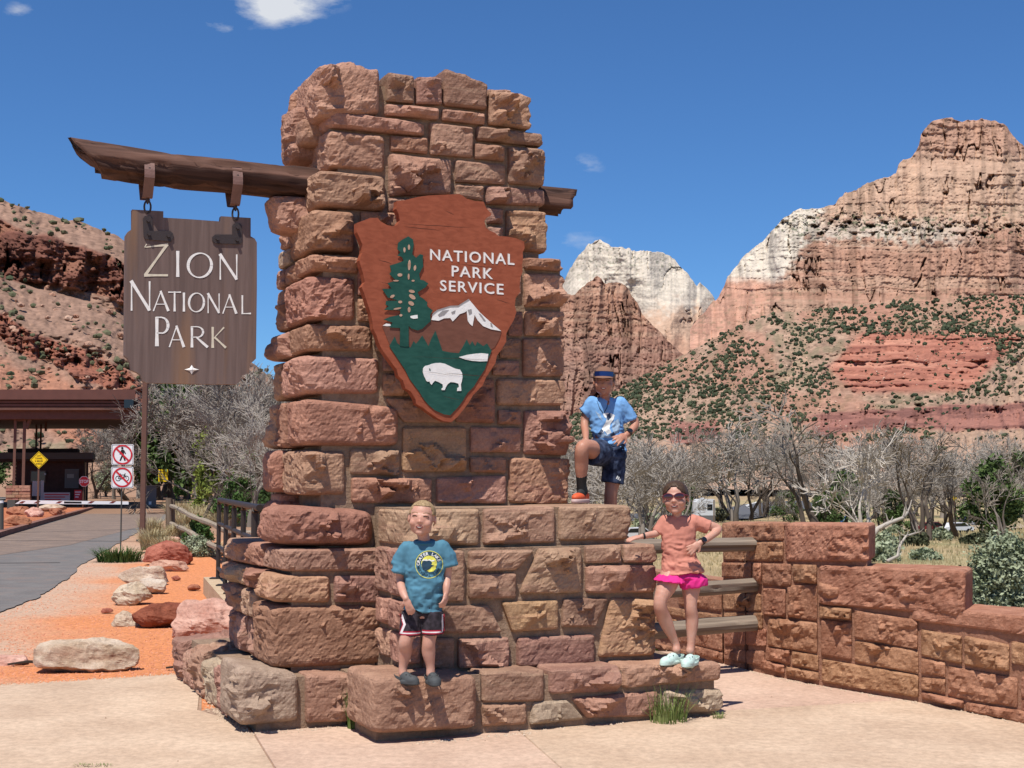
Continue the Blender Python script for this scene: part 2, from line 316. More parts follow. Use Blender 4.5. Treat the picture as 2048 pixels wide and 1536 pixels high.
def rock(quad, vf, vb, frame, seed, bulge=.045, cuts=6, lp=18, amp=.014, res=.0155, left=0.0, right=0.0, top=0.0, uleft_back=None):
    """a quarry-faced block: quad = TL,TR,BR,BL as (u,z) in the face plane, face at depth vf, back at vb; frame maps (u,v,z) arrays to the world"""
    r = np.random.default_rng(seed)
    (tl, tr, br, bl) = [np.array(q, float) for q in quad]
    wu = (np.linalg.norm(tr - tl) + np.linalg.norm(br - bl)) / 2; hz = (abs(tl[1] - bl[1]) + abs(tr[1] - br[1])) / 2; dv = abs(vb - vf)
    nu = int(np.clip(wu / res, 6, 52)); nz_ = int(np.clip(hz / res, 5, 40)); nv = int(np.clip(dv / (res * (1.2 if (left or right or top) else 5)), 3, 30))
    P, F = topo(nu, nz_, nv); p = P * 2 - 1
    nrm = (np.abs(p) ** lp).sum(1) ** (1 / lp); q = p / nrm[:, None]
    s = (q + 1) / 2; a, b, c = s[:, 0:1], s[:, 1:2], s[:, 2:3]
    # wavering edges
    off = r.uniform(0, 50, 3)
    uz = (bl * (1 - a) + br * a) * (1 - b) + (tl * (1 - a) + tr * a) * b
    v = vf + (vb - vf) * c
    X = np.concatenate([uz[:, 0:1], v, uz[:, 1:2]], 1)
    pa, pb, pc = p[:, 0], p[:, 1], p[:, 2]
    wf = np.clip(-pc, 0, 1) ** 4; wl = np.clip(-pa, 0, 1) ** 4; wr = np.clip(pa, 0, 1) ** 4; wt = np.clip(pb, 0, 1) ** 4
    def relief(x, y, sx, sy, H, k, open_=(0, 0, 0, 0)):
        """pitched rock face over a sx by sy rectangle (x, y in -1..1): tilted facets meeting in creases"""
        ex = np.minimum((1 - x) * sx / 2 + open_[1], (1 + x) * sx / 2 + open_[0]); ey = np.minimum((1 - y) * sy / 2 + open_[3], (1 + y) * sy / 2 + open_[2])
        e = np.minimum(ex, ey); w = smooth(-.004, min(.040, .32 * min(sx, sy)), e)
        H = H * (1.65 if k == 1 else .8 if k == 2 else 1.3); X2 = x * sx / 2; Y2 = y * sy / 2; m_ = max(.08, .30 * min(sx, sy))
        wob = fbm(np.stack([X2 * 9 + off[0], Y2 * 9 + off[1], x * 0 + k], 1), 3, 3) * .05
        h = H * (1.2 - .35 * (np.abs(x) ** 2.5) - .35 * np.abs(y + .15) ** 2.5)
        for i in range(cuts):
            g = r.normal(0, 1, 2) * H / m_ * .75; c0 = H * r.uniform(.65, 1.3); x0, y0 = r.uniform(-.5, .5, 2)
            h = np.minimum(h, c0 + g[0] * (X2 - x0 * sx / 2 + wob) + g[1] * (Y2 - y0 * sy / 2 + wob))
        # conchoidal flakes: the face broken into a few cells, each with its own tilt and a lip at its edge
        nc = int(np.clip(sx * sy / .012, 3, 32)); cx_, cy_ = r.uniform(-sx / 2, sx / 2, nc), r.uniform(-sy / 2, sy / 2, nc); an = r.uniform(.5, 1.2)
        wx = X2 + fbm(np.stack([X2 * 14, Y2 * 14, x * 0 + off[2]], 1), 3, 11) * .035; wy = Y2 + fbm(np.stack([X2 * 14, Y2 * 14, x * 0 + off[2] + 9], 1), 3, 12) * .035
        dd = np.hypot(wx[:, None] - cx_, (wy[:, None] - cy_) * 1.5 / an); o_ = np.argsort(dd, 1)[:, :2]; n1 = o_[:, 0]; d1 = dd[np.arange(len(x)), n1]; d2 = dd[np.arange(len(x)), o_[:, 1]]
        gx, gy, gc = r.normal(0, .36, nc) * H / m_, r.normal(.18, .32, nc) * H / m_, r.uniform(-.38, .16, nc) * H
        cell = gc[n1] + (wx - cx_[n1]) * gx[n1] * 1.2 + (wy - cy_[n1]) * gy[n1] * 1.2 - .5 * H * (1 - smooth(0, .05, d1)) * (gc[n1] < -.1 * H)
        h = h + cell * smooth(0, .012, d2 - d1) * .95
        h = np.clip(h, H * .10, H * 1.25)
        return h * (.42 + .58 * w) * smooth(-.012, .010, e)
    rid = fbm(X * np.array([9, 9, 13.]) + off, 3, 5); rid = (1 - np.abs(rid) * 2.6) * smooth(-.25, .35, vnoise(X * 5 + off, 77)); fine = fbm(X * 48 + off, 2, 9)
    n_ = rid * amp * .85 + fine * amp * .34 - amp * .3
    edge = .045
    hf = relief(pa, pb, wu, hz, bulge, 1, (edge if left else 0, edge if right else 0, 0, edge if top > .05 else 0)) + n_
    X[:, 1] -= wf * hf
    if left: X[:, 0] -= wl * (relief(pc, pb, dv, hz, left, 2, (edge, 0, 0, 0)) + n_)
    if right: X[:, 0] += wr * (relief(pc, pb, dv, hz, right, 3, (edge, 0, 0, 0)) + n_)
    if top: X[:, 2] += wt * (relief(pa, pc, wu, dv, top, 4, (edge,) * 4) + (n_ * min(1, top / .03)))
    return frame(X), F
def frame_main(X): 
    return np.array([O0.x, O0.y, 0]) + X[:, 0:1] * np.array([UA.x, UA.y, 0]) + X[:, 1:2] * np.array([VA.x, VA.y, 0]) + X[:, 2:3] * np.array([0, 0, 1.0])
mon = thing('stone_monument', loc2w(1.4, .3, 0), 'tall rough red sandstone pillar on a stepped stone base, in the middle of the picture', 'monument')
MOFF = rootloc(mon); sid = [100]
KEYS = {'r': 'st_red', 'p': 'st_pink', 'm': 'st_purple', 't': 'st_tan', 'o': 'st_ochre', 'g': 'st_grey'}
def stone(quad_px, vf, vb, col, **kw):
    G = kw.pop('gap', .003); q = [on_v(x, y, vf) for x, y in quad_px]
    cu = sum(a for a, _ in q) / 4; cz = sum(b for _, b in q) / 4
    q = [(a + (G if a < cu else -G), b + (G if b < cz else -G)) for a, b in q]
    return stone_uz(q, vf, vb, col, **kw)
def stone_uz(q, vf, vb, col, parent=None, frame=frame_main, name='stone', **kw):
    sid[0] += 1
    V, F = rock(q, vf, vb, frame, sid[0] * 13 + 5, **kw)
    pr = parent or mon
    me = npmesh(name, V, F, tuple(rootloc(pr)))
    return link(name, me, M[KEYS.get(col, col)], pr)
def z1(t): xl, a, xr, b, c, d = t; f = lambda x, y: (500 + x / 3.012, 100 + y / 3.012); return [f(xl, a), f(xr, b), f(xr, c), f(xl, d)]
def z2(t): xl, a, xr, b, c, d = t; f = lambda x, y: (500 + x / 3.012, 560 + y / 3.012); return [f(xl, a), f(xr, b), f(xr, c), f(xl, d)]
def z2q(*p): return [(500 + x / 3.012, 560 + y / 3.012) for x, y in p]
def z3(t): xl, a, xr, b, c, d = t; f = lambda x, y: (380 + x / 2.954, 960 + y / 2.954); return [f(xl, a), f(xr, b), f(xr, c), f(xl, d)]
def z4(t): xl, a, xr, b, c, d = t; f = lambda x, y: (900 + x / 2.954, 960 + y / 2.954); return [f(xl, a), f(xr, b), f(xr, c), f(xl, d)]
def z4q(*p): return [(900 + x / 2.954, 960 + y / 2.954) for x, y in p]

VP_, VT = .30, .40          # face of the shaft, face of its upper part
# --- upper part of the shaft (z1 tracings); the left-hand blocks turn the corner
for t, c, kw in [
    ((825, 130, 995, 150, 325, 308), 'm', {}), ((1003, 155, 1163, 165, 330, 325), 'm', {}),
    ((815, 318, 1148, 345, 420, 392), 'p', {'bulge': .03}), ((1160, 350, 1425, 378, 452, 422), 'p', {'bulge': .03}),
    ((845, 510, 1080, 528, 628, 608), 'r', {'bulge': .03}), ((1085, 427, 1352, 462, 652, 632), 'm', {'bulge': .05, 'cuts': 3}),
    ((1355, 555, 1542, 577, 672, 655), 'p', {}),
    ((835, 615, 1222, 657, 870, 885), 'p', {'bulge': .075, 'cuts': 6}), ((1235, 657, 1548, 687, 812, 797), 'm', {'bulge': .05}),
    ((1240, 806, 1414, 815, 908, 884), 'm', {'bulge': .03}), ((835, 886, 960, 892, 968, 975), 'm', {'bulge': .02}),
    ((665, 965, 900, 978, 1075, 1045), 'o', {'bulge': .03}), ((1430, 942, 1532, 952, 1048, 1045), 'm', {'bulge': .02}), ((1430, 1058, 1532, 1064, 1205, 1200), 'm', {'bulge': .02}),
    ((960, 900, 1230, 905, 1000, 990), 'm', {'bulge': .01}), ((910, 985, 1425, 1010, 1150, 1140), 'r', {'bulge': .005, 'amp': .006}),
    ((700, 1080, 900, 1090, 1350, 1350), 'p', {'bulge': .01, 'amp': .006}), ((910, 1160, 1425, 1165, 1350, 1350), 'm', {'bulge': .005, 'amp': .006}),
    ((1435, 1215, 1640, 1220, 1350, 1350), 'r', {'bulge': .01, 'amp': .006}),
]: stone(z1(t), VT, VT + .4, c, **kw)
for t, c, kw in [
    ((1170, 112, 1432, 222, 362, 332), 'm', {'bulge': .08, 'top': .12, 'right': .02}), ((1440, 240, 1690, 278, 482, 447), 'p', {'bulge': .09, 'right': .05, 'top': .04}),
    ((1370, 452, 1772, 502, 582, 542), 'm', {'bulge': .07, 'right': .02}), ((1560, 572, 1782, 592, 822, 806), 'm', {'bulge': .06, 'right': .02}),
    ((1422, 812, 1782, 838, 940, 930), 'm', {'bulge': .06, 'right': .02}), ((1545, 957, 1795, 968, 1222, 1205), 'o', {'bulge': .06, 'right': .03}),
]: stone(z1(t), VT, VT + .5, c, **kw)
# corner blocks of the shaft: (front quad, colour, how far back they run, how far they bulge left)
CORNER = [
    (z1((405, 75, 795, 108, 388, 412)), 'p', .62, .06, VT - .02, .12), (z1((470, 352, 1068, 432, 518, 462)), 'p', .50, .035, VT - .02, .06),
    (z1((462, 467, 825, 507, 742, 705)), 'p', .62, .03, VT, .07), (z1((400, 712, 828, 752, 972, 942)), 'p', .50, .03, VT - .03, .08),
    (z1((370, 948, 640, 967, 1222, 1198)), 'r', .62, .04, VP_, .07), (z1((360, 1220, 668, 1248, 1350, 1330)), 'r', .42, .03, VP_, .06),
    (z1((335, 1352, 645, 1364, 1638, 1630)), 'r', .60, .045, VP_, .08), (z2((330, 256, 748, 272, 434, 430)), 'r', .46, .04, VP_, .07),
    (z2((320, 442, 792, 462, 694, 690)), 'p', .62, .045, VP_, .09), (z2((312, 705, 908, 762, 1004, 1000)), 'r', .46, .05, VP_ - .02, .10),
    (z2((320, 1018, 586, 1022, 1304, 1300)), 'p', .60, .05, VP_, .08)]
side = thing
shaft_levels = []
for quad, c, back, lb, vf, bu in CORNER:
    o = stone(quad, vf, vf + back, c, bulge=bu, left=lb, cuts=9, amp=.02, lp=10, top=(.05 if quad[0][1] < 150 else .0))
    q = [on_v(x, y, vf) for x, y in quad]; shaft_levels.append((q, vf + back))
stone([(556, 1008), (757, 1018), (757, 1096), (550, 1094)], .22, .85, 'r', bulge=.10, left=.09, cuts=8, lp=5, amp=.022)
# the left flank behind the corner blocks
fl = random.Random(4)
for k, (q, vb) in enumerate(shaft_levels):
    zt = q[0][1] + .0; zb = min(q[3][1], (shaft_levels[k + 1][0][0][1] + .012) if k + 1 < len(shaft_levels) else 1.14); ul = (q[0][0] + q[3][0]) / 2
    n = 2 if vb < .85 else 1
    v0 = vb + .012; ends = [1.20 + fl.uniform(-.05, .05)] if n == 1 else [v0 + (1.22 - v0) * fl.uniform(.42, .58), 1.22 + fl.uniform(-.05, .05)]
    for ve in ends:
        splits = [(zb, zt)] if zt - zb < .22 or fl.random() < .3 else [(zb, zb + (zt - zb) * fl.uniform(.4, .6))]
        if len(splits) == 1 and splits[0][1] < zt: splits.append((splits[0][1] + .012, zt))
        for (a, b) in splits:
            uo = ul + fl.uniform(-.015, .02)
            if k in (1, 2, 3) : uo += .04
            stone_uz([(uo, b - .004), (uo + .4, b - .004), (uo + .4, a + .004), (uo, a + .004)], v0, ve, fl.choice('rrppmg'), bulge=0.0, left=fl.uniform(.045, .07), cuts=6, amp=.016, lp=12)
        v0 = ve + .012
# jutting blocks under the log and by the foot on the flank
a = on_v(592, 392, .62)
uz = on_v(530, 395, .80); uz2 = on_v(600, 395, .80); lo = on_v(545, 470, .80)
stone_uz([(uz[0], uz[1]), (uz2[0] + .1, uz[1] + .01), (uz2[0] + .1, lo[1]), (uz[0] + .08, lo[1] + .02)], .66, .95, 'p', bulge=.02, left=.05, cuts=7, lp=6, amp=.02)
for (px0, py0, px1, py1, vv, c) in ((540, 1000, 600, 1085, 1.0, 'r'), (537, 900, 590, 985, .95, 'r'), (575, 215, 640, 330, .85, 'p'), (592, 240, 650, 300, .72, 'p')):
    A = on_v(px0, py0, vv); B = on_v(px1, py1, vv)
    stone_uz([(A[0], A[1]), (B[0] + .1, A[1]), (B[0] + .1, B[1]), (A[0], B[1])], vv - .12, vv + .25, c, bulge=.01, left=.03, cuts=6, lp=6, amp=.02)
# --- lower part of the shaft (z2 tracings)
for t, c, kw in [
    ((650, -100, 695, -98, 95, 95), 'r', {'bulge': .02}), ((650, 105, 728, 108, 252, 248), 'r', {'bulge': .03}),
    ((1655, -138, 1882, -128, -50, -65), 'r', {'bulge': .05, 'right': .02}), ((1655, -45, 1892, -38, 164, 164), 'p', {'bulge': .07, 'right': .02}),
    ((1655, 183, 1893, 185, 340, 337), 'p', {'bulge': .06, 'right': .02}), ((1558, 183, 1648, 183, 340, 340), 'm', {'bulge': .01}),
    ((1645, 346, 1898, 350, 584, 584), 'p', {'bulge': .06, 'right': .02}), ((1505, 350, 1638, 350, 472, 472), 'm', {'bulge': .015}),
    ((1462, 480, 1630, 484, 578, 574), 'm', {'bulge': .015}), ((1488, 590, 1898, 600, 758, 756), 'p', {'bulge': .07, 'right': .02, 'cuts': 7}),
    ((1240, 585, 1480, 590, 868, 862), 'r', {'bulge': .02}), ((1495, 778, 1642, 784, 874, 870), 'p', {'bulge': .04}),
    ((1652, 782, 1915, 785, 1062, 1052), 'p', {'bulge': .06, 'right': .02}), ((915, 880, 1314, 880, 1160, 1162), 'o', {'bulge': .05, 'cuts': 4}),
    ((1325, 880, 1640, 888, 1042, 1042), 'p', {'bulge': .05}), ((1325, 1062, 1552, 1066, 1165, 1160), 'r', {'bulge': .05}),
    ((1562, 1066, 1928, 1072, 1360, 1345), 'o', {'bulge': .08, 'right': .02, 'cuts': 9, 'amp': .024}), ((600, 1014, 908, 1020, 1180, 1172), 't', {'bulge': .05}),
    ((606, 1184, 1108, 1190, 1352, 1345), 'r', {'bulge': .07, 'cuts': 7}), ((1120, 1186, 1554, 1172, 1352, 1345), 'p', {'bulge': .07}),
    ((800, 562, 985, 575, 704, 700), 'r', {'bulge': .03}), ((800, 440, 960, 440, 552, 552), 'm', {'bulge': .01}),
    ((985, 440, 1455, 440, 578, 578), 'm', {'bulge': .0, 'amp': .006}), ((990, 590, 1230, 590, 705, 705), 'm', {'bulge': .0, 'amp': .006}),
    ((735, -100, 1100, -100, 100, 100), 'm', {'bulge': .0, 'amp': .006}), ((1110, -100, 1645, -100, 100, 100), 'm', {'bulge': .0, 'amp': .006}),
    ((740, 110, 1100, 110, 265, 265), 'm', {'bulge': .0, 'amp': .006}), ((1110, 110, 1545, 110, 265, 265), 'r', {'bulge': .0, 'amp': .006}),
    ((755, 275, 1100, 275, 430, 430), 'm', {'bulge': .0, 'amp': .006}), ((1110, 275, 1495, 275, 430, 430), 'r', {'bulge': .0, 'amp': .006}),
]: stone(z2(t), VP_, VP_ + .35, c, **kw)
stone(z2q((808, 708), (1232, 716), (1232, 864), (925, 860)), VP_, VP_ + .35, 'p', bulge=.03)
stone([(766, 1018), (800, 1018), (800, 1088), (766, 1088)], VP_ - .06, VP_ + .3, 'r', bulge=.03)
# --- bench course beside the shaft
for q, c in (([(803, 1019), (962, 1016), (962, 1092), (803, 1093)], 't'), ([(966, 1016), (1114, 1011), (1114, 1087), (966, 1092)], 'm'), ([(1118, 1011), (1265, 1009), (1265, 1081), (1118, 1084)], 't')):
    stone(q, -.30, .22 if q[0][0] < 1100 else .9, c, bulge=.045, cuts=5, left=(.03 if q[0][0] < 900 else 0), right=(.02 if q[0][0] > 1100 else 0))
# --- base, forward section (z4 tracings), face at v = -.38
VB = -.38
for q, c, kw in [
    (z4q((110, 415), (512, 408), (400, 538), (110, 543)), 'm', {'bulge': .045}), (z4((110, 552, 400, 548, 704, 704)), 'm', {}),
    (z4q((528, 398), (788, 392), (788, 672), (408, 680)), 't', {'bulge': .06, 'cuts': 7}),
    (z4((800, 388, 1018, 380, 492, 496)), 'm', {'bulge': .03}), (z4((1030, 380, 1222, 376, 490, 492)), 'm', {'bulge': .03, 'right': .02}),
    (z4((808, 502, 1228, 498, 668, 674)), 'p', {'bulge': .05, 'right': .02}), (z4q((302, 718), (648, 706), (650, 886), (368, 905)), 'o', {'bulge': .05}),
    (z4q((670, 698), (948, 692), (868, 874), (662, 874)), 'm', {'bulge': .03, 'cuts': 3}), (z4q((952, 692), (1226, 706), (1222, 1040), (878, 1054)), 'o', {'bulge': .08, 'cuts': 7, 'right': .02, 'amp': .022}),
    (z4q((-46, 740), (240, 736), (318, 908), (-46, 914)), 'm', {'bulge': .04}), (z4((395, 930, 866, 908, 1088, 1112)), 'm', {'bulge': .06, 'cuts': 7}),
    (z4((48, 935, 358, 925, 1112, 1118)), 'm', {'bulge': .045}), (z4((-158, 925, 34, 930, 1122, 1124)), 'm', {'bulge': .03}),
    (z4((-140, 400, 95, 412, 726, 722)), 'm', {'bulge': .03, 'cuts': 3}), (z4((-215, 740, -55, 740, 914, 914)), 'm', {'bulge': .03}),
]: stone(q, VB, VB + .40, c, **kw)
# its left return, narrow blocks turning the corner
for (ya, yb, xa, xb, c) in ((1098, 1196, 800, 848, 'm'), (1203, 1262, 800, 822, 'p'), (1268, 1330, 804, 844, 'p')):
    stone([(xa, ya), (xb, ya), (xb, yb), (xa, yb)], VB, VB + .28, c, bulge=.03, left=.03, cuts=5, lp=10)
    A = on_v(xa, ya, VB); B = on_v(xa, yb, VB)
    stone_uz([(A[0] + .01, A[1] - .005), (A[0] + .3, A[1] - .005), (A[0] + .3, B[1] + .005), (A[0] + .01, B[1] + .005)], VB + .295, .18, c, bulge=.0, left=.03, cuts=4, lp=10)
# --- base, left section (z3 tracings), face at v = .2
for t, c, back, lb, bu in (((535, 405, 1180, 398, 545, 548), 'm', .5, .05, .06), ((488, 556, 838, 562, 732, 728), 'o', .42, .05, .06), ((470, 738, 1180, 732, 1092, 1128), 'r', .55, .07, .10)):
    stone(z3(t), .20, .20 + back, c, bulge=bu, left=lb, cuts=10, lp=10, amp=.024)
stone(z3((850, 562, 1175, 560, 728, 728)), .20, .55, 'm', bulge=.045)
fl = random.Random(12)
for (za, zb_, c0) in ((.34, .60, 'p'), (.612, .80, 'm'), (.812, .95, 't'), (.962, 1.12, 'p')):
    v0 = {.34: .77, .612: .77, .812: .64, .962: .72}[za]
    while v0 < 1.75:
        ve = min(v0 + fl.uniform(.28, .5), 1.85)
        uo = .22 + fl.uniform(-.03, .03)
        stone_uz([(uo, zb_), (uo + .5, zb_), (uo + .5, za), (uo, za)], v0, ve, fl.choice('rpmtp'), bulge=0, left=fl.uniform(.05, .09), cuts=6, lp=10, amp=.022)
        v0 = ve + .012
# --- plinth
VL = .0
stone(z3((285, 1095, 655, 1150, 1432, 1466)), VL, VL + .62, 'g', bulge=.06, left=.06, top=.02, cuts=8, lp=10)
stone(z3((685, 1150, 985, 1150, 1432, 1442)), VL, VL + .6, 'p', bulge=.05, cuts=6, top=.01)
stone(z3((1072, 1158, 1712, 1150, 1476, 1512)), -.66, -.10, 'p', bulge=.07, left=.05, top=.02, cuts=9, lp=10)
fl = random.Random(3); v0 = .635
for k in range(5):
    ve = v0 + fl.uniform(.34, .5); h = fl.uniform(.24, .33)
    stone_uz([(fl.uniform(-.05, .03), h), (.5, h + .02), (.5, -.02), (-.0, -.02)], v0, ve, fl.choice('prpgm'), bulge=0, left=fl.uniform(.05, .10), top=.03, cuts=7, lp=10, amp=.022)
    v0 = ve + .012
for q, c, kw in [
    (z4((187, 1132, 566, 1118, 1312, 1322)), 'm', {}), (z4((585, 1114, 1008, 1092, 1256, 1270)), 'm', {'cuts': 6}),
    (z4((1016, 1092, 1610, 1076, 1186, 1235)), 'p', {'bulge': .07, 'right': .03, 'cuts': 8}),
    (z4((190, 1326, 462, 1318, 1448, 1462)), 'p', {}), (z4q((492, 1312), (700, 1296), (815, 1418), (468, 1450)), 'g', {'bulge': .03, 'cuts': 3}),
    (z4q((715, 1284), (1242, 1252), (1242, 1402), (806, 1412)), 'p', {'bulge': .06}), (z4((1262, 1240, 1612, 1238, 1368, 1392)), 'g', {'bulge': .04, 'right': .02}),
]: stone(q, -.58, -.06 if q[0][0] < 1400 else -.06, c, top=.006, **kw)
# treads and the hidden hearts of the base: mortar and rubble cores
core = MB()
def cbox(u0, u1, v0, v1, a, b):
    P = [loc2w(u, v, z) for z in (a, b) for u, v in ((u0, v0), (u1, v0), (u1, v1), (u0, v1))]
    core.add(P, [(3, 2, 1, 0), (4, 5, 6, 7), (0, 1, 5, 4), (1, 2, 6, 5), (2, 3, 7, 6), (3, 0, 4, 7)])
uR = on_v(1440, 1380, -.58)[0]; u1R = on_v(1312, 1200, VB)[0]; u2R = on_v(1262, 1050, -.30)[0]; uPR = on_v(1132, 800, VP_)[0]; u0M = on_v(806, 1200, VB)[0]
uPL = on_v(603, 700, VP_)[0]; uTL = on_v(645, 300, VT)[0]; uTR = on_v(1086, 300, VT)[0]
uBUT = on_v(748, 1400, -.6)[0]
cbox(uBUT + .03, uR - .03, -.555, 1.9, -.05, .33); cbox(.06, uBUT + .02, .045, 2.3, -.05, .32)
cbox(u0M + .03, u1R + .0, VB + .035, 1.9, .32, 1.118); cbox(.32, u0M + .02, .235, 1.6, .318, 1.105)
cbox(u0M + .035, u2R - .03, -.265, 1.2, 1.113, 1.372)
cbox(uPL + .15, uPR - .03, VP_ + .03, 1.12, 1.09, 3.05); cbox(uTL + .12, uTR - .02, VT + .035, 1.12, 3.04, 3.92)
zt = on_v(900, 190, VT)[1]
cbox(uTL + .06, uTR - .12, VT + .05, .98, 3.9, zt + .02)
_u, _z = on_v(949, 1346, -.56); cbox(_u - .05, _u + .035, -.57, -.36, .2, .357)
core.build('mortar_core', M['mortar'], mon)
# the far edge of the top course, seen over the front stones
for (xa, xb, yt, yb, c) in ((975, 1024, 176, 240, 'p'), (905, 975, 170, 230, 'm'), (800, 900, 160, 230, 'm')):
    stone([(xa, yt), (xb, yt + 3), (xb, yb), (xa, yb)], .80, 1.05, c, bulge=.01, cuts=3, top=.01)
# ================================================================ signs on the monument
def clean_poly(P):
    out = []
    for p in P:
        if not out or (Vector(p) - Vector(out[-1])).length > 1e-5: out.append(tuple(p))
    return out
def slab(mb, poly, thick, fr, mi=0, side_mi=None, bevel=0.0):
    """extrude a 2-D outline; fr(x, y, d) gives the point at depth d (0 = front)"""
    poly = clean_poly(poly); area = sum(poly[i][0] * poly[(i + 1) % len(poly)][1] - poly[(i + 1) % len(poly)][0] * poly[i][1] for i in range(len(poly)))
    if area < 0: poly = poly[::-1]
    n = len(poly); tri = tessellate_polygon([[Vector((x, y, 0)) for x, y in poly]])
    V = [fr(x, y, 0) for x, y in poly] + [fr(x, y, thick) for x, y in poly]
    F = [tuple(t) for t in tri] + [tuple(i + n for i in reversed(t)) for t in tri]
    mb.add(V, F, mi); mb.add(V, [(i, i + n, (i + 1) % n + n, (i + 1) % n) for i in range(n)], mi if side_mi is None else side_mi)
    return mb
_txt = {}
def text2d(s, size=1.0, bold=0.0, font_res=3, spacing=1.0):
    """flat triangles of a word in the built-in typeface, centred, cap height = size"""
    k = (s, bold, spacing)
    if k not in _txt:
        cu = bpy.data.curves.new('word', 'FONT'); cu.body = s; cu.size = 1; cu.align_x = 'CENTER'; cu.resolution_u = font_res; cu.offset = bold; cu.fill_mode = 'FRONT'; cu.space_character = spacing
        ob = bpy.data.objects.new('word', cu); COL.objects.link(ob); dg = bpy.context.evaluated_depsgraph_get(); dg.update()
        me = bpy.data.meshes.new_from_object(ob.evaluated_get(dg))
        V = [(v.co.x, v.co.y) for v in me.vertices]; F = [tuple(p.vertices) for p in me.polygons]
        bpy.data.objects.remove(ob); bpy.data.curves.remove(cu); bpy.data.meshes.remove(me)
        if V:
            x0 = min(v[0] for v in V); x1 = max(v[0] for v in V); y0 = min(v[1] for v in V); y1 = max(v[1] for v in V)
            V = [(x - (x0 + x1) / 2, y - (y0 + y1) / 2) for x, y in V]
            _txt[k] = (V, F, x1 - x0, y1 - y0)
        else: _txt[k] = ([], [], 1, 1)
    return _txt[k]
def put_text(mb, s, cx_, cy_, w, h, fr, d=0.0, mi=0, bold=.0, spacing=1.0):
    V, F, W0, H0 = text2d(s, 1, bold, spacing=spacing)
    mb.add([fr(cx_ + x * w / W0, cy_ + y * h / H0, d) for x, y in V], F, mi)

# ---------------- arrowhead plaque
def white(name, rough=.6): return plain(name, (.74, .73, .70), rough, var=.06, vscale=25, bump=.2, bscale=80)
M['arrow_wood'] = woodmat('rust_painted_wood', (.235, .062, .030), (.30, .084, .042), axis=0, scale=4, bump=.35, dist=.003, rough=.55)
M['arrow_brown'] = woodmat('brown_painted_wood', (.135, .055, .036), (.165, .068, .045), axis=0, scale=4, bump=.25, dist=.002, rough=.55)
M['arrow_green'] = woodmat('green_painted_wood', (.012, .060, .045), (.020, .082, .062), axis=0, scale=4, bump=.25, dist=.002, rough=.5)
M['white_paint'] = white('white_paint')
M['arrow_edge'] = woodmat('bare_edge_wood', (.36, .22, .15), (.48, .33, .24), axis=0, scale=4, bump=.4, dist=.003)
VS = .085; M['sign_dark'] = plain('dark_crack', (.06, .022, .014), .9)
def azp(x, y): return on_v(700 + x / 3.2, 380 + y / 3.2, VS)
AO = azp(600, 700)
arrow = thing('arrowhead_plaque', loc2w(AO[0], VS, AO[1]), 'large rust red wooden arrowhead plaque with tree, mountain and bison fixed to the stone pillar', 'sign')
def afr(dv): return lambda x, y, d: loc2w(x, VS - dv + d, y)
def apoly(P): return [azp(*p) for p in P]
outline = [(300,70),(350,65),(430,45),(500,35),(600,30),(660,28),(700,25),(720,35),(745,55),(800,70),(855,75),(865,100),(880,125),(905,150),(900,165),(875,175),(860,200),(870,240),(895,260),(930,275),(950,295),(1000,297),(1060,308),(1115,330),(1118,370),(1105,400),(1108,440),(1100,480),(1105,520),(1090,560),(1085,620),(1090,650),(1060,690),(1055,740),(1065,780),(1050,830),(1020,880),(1000,920),(1000,970),(970,1020),(940,1060),(930,1110),(890,1170),(870,1200),(850,1250),(790,1310),(760,1360),(730,1400),(690,1450),(650,1485),(600,1480),(560,1460),(500,1420),(470,1395),(425,1370),(420,1340),(390,1290),(355,1270),(340,1220),(310,1190),(300,1150),(270,1110),(240,1070),(205,1020),(185,980),(170,930),(150,890),(145,850),(130,780),(110,720),(90,660),(75,620),(95,590),(85,540),(70,490),(60,450),(80,400),(80,350),(60,300),(45,270),(45,210),(100,190),(130,178),(180,178),(195,200),(240,225),(275,232),(300,225),(320,195),(310,150),(295,120),(300,100)]
mb = slab(MB(), apoly(outline), .07, afr(0)); mb.build('board', M['arrow_wood'], arrow)
# battens that hold it off the wall
for (x, y) in ((600, 260), (600, 1000)):
    a, z = azp(x, y); MB().add([loc2w(a + i * .3, VS + j, z + k * .045) for i in (-1, 1) for j in (.0705, .25) for k in (-1, 1)], [(0, 1, 3, 2), (4, 6, 7, 5), (0, 4, 5, 1), (2, 3, 7, 6), (0, 2, 6, 4), (1, 5, 7, 3)]).build('batten', M['arrow_brown'], arrow)
mount = [(205,872),(230,865),(320,872),(372,872),(430,892),(500,850),(530,800),(560,770),(640,745),(690,745),(760,705),(800,750),(870,822),(968,905),(955,950),(925,1005),(895,1025),(875,1050),(700,1070),(560,1060),(300,1030),(262,1010),(240,960),(222,915)]
slab(MB(), apoly(mount), .0035, afr(.0035)).build('mountain', M['arrow_brown'], arrow)
green = [(250,1000),(285,938),(300,980),(318,995),(345,1000),(372,1000),(385,1010),(405,968),(420,985),(440,962),(460,932),(478,960),(500,1000),(520,950),(545,902),(562,950),(590,1030),(640,1040),(695,1045),(720,1005),(745,958),(765,995),(780,968),(800,1000),(812,973),(830,985),(850,1000),(875,983),(895,1015),(905,1030),(885,1075),(880,1090),(860,1150),(820,1210),(790,1260),(750,1300),(720,1350),(690,1390),(640,1442),(600,1437),(540,1410),(500,1375),(470,1340),(440,1290),(410,1250),(380,1210),(350,1150),(310,1090),(270,1030)]
slab(MB(), apoly(green), .003, afr(.0065)).build('meadow', M['arrow_green'], arrow)
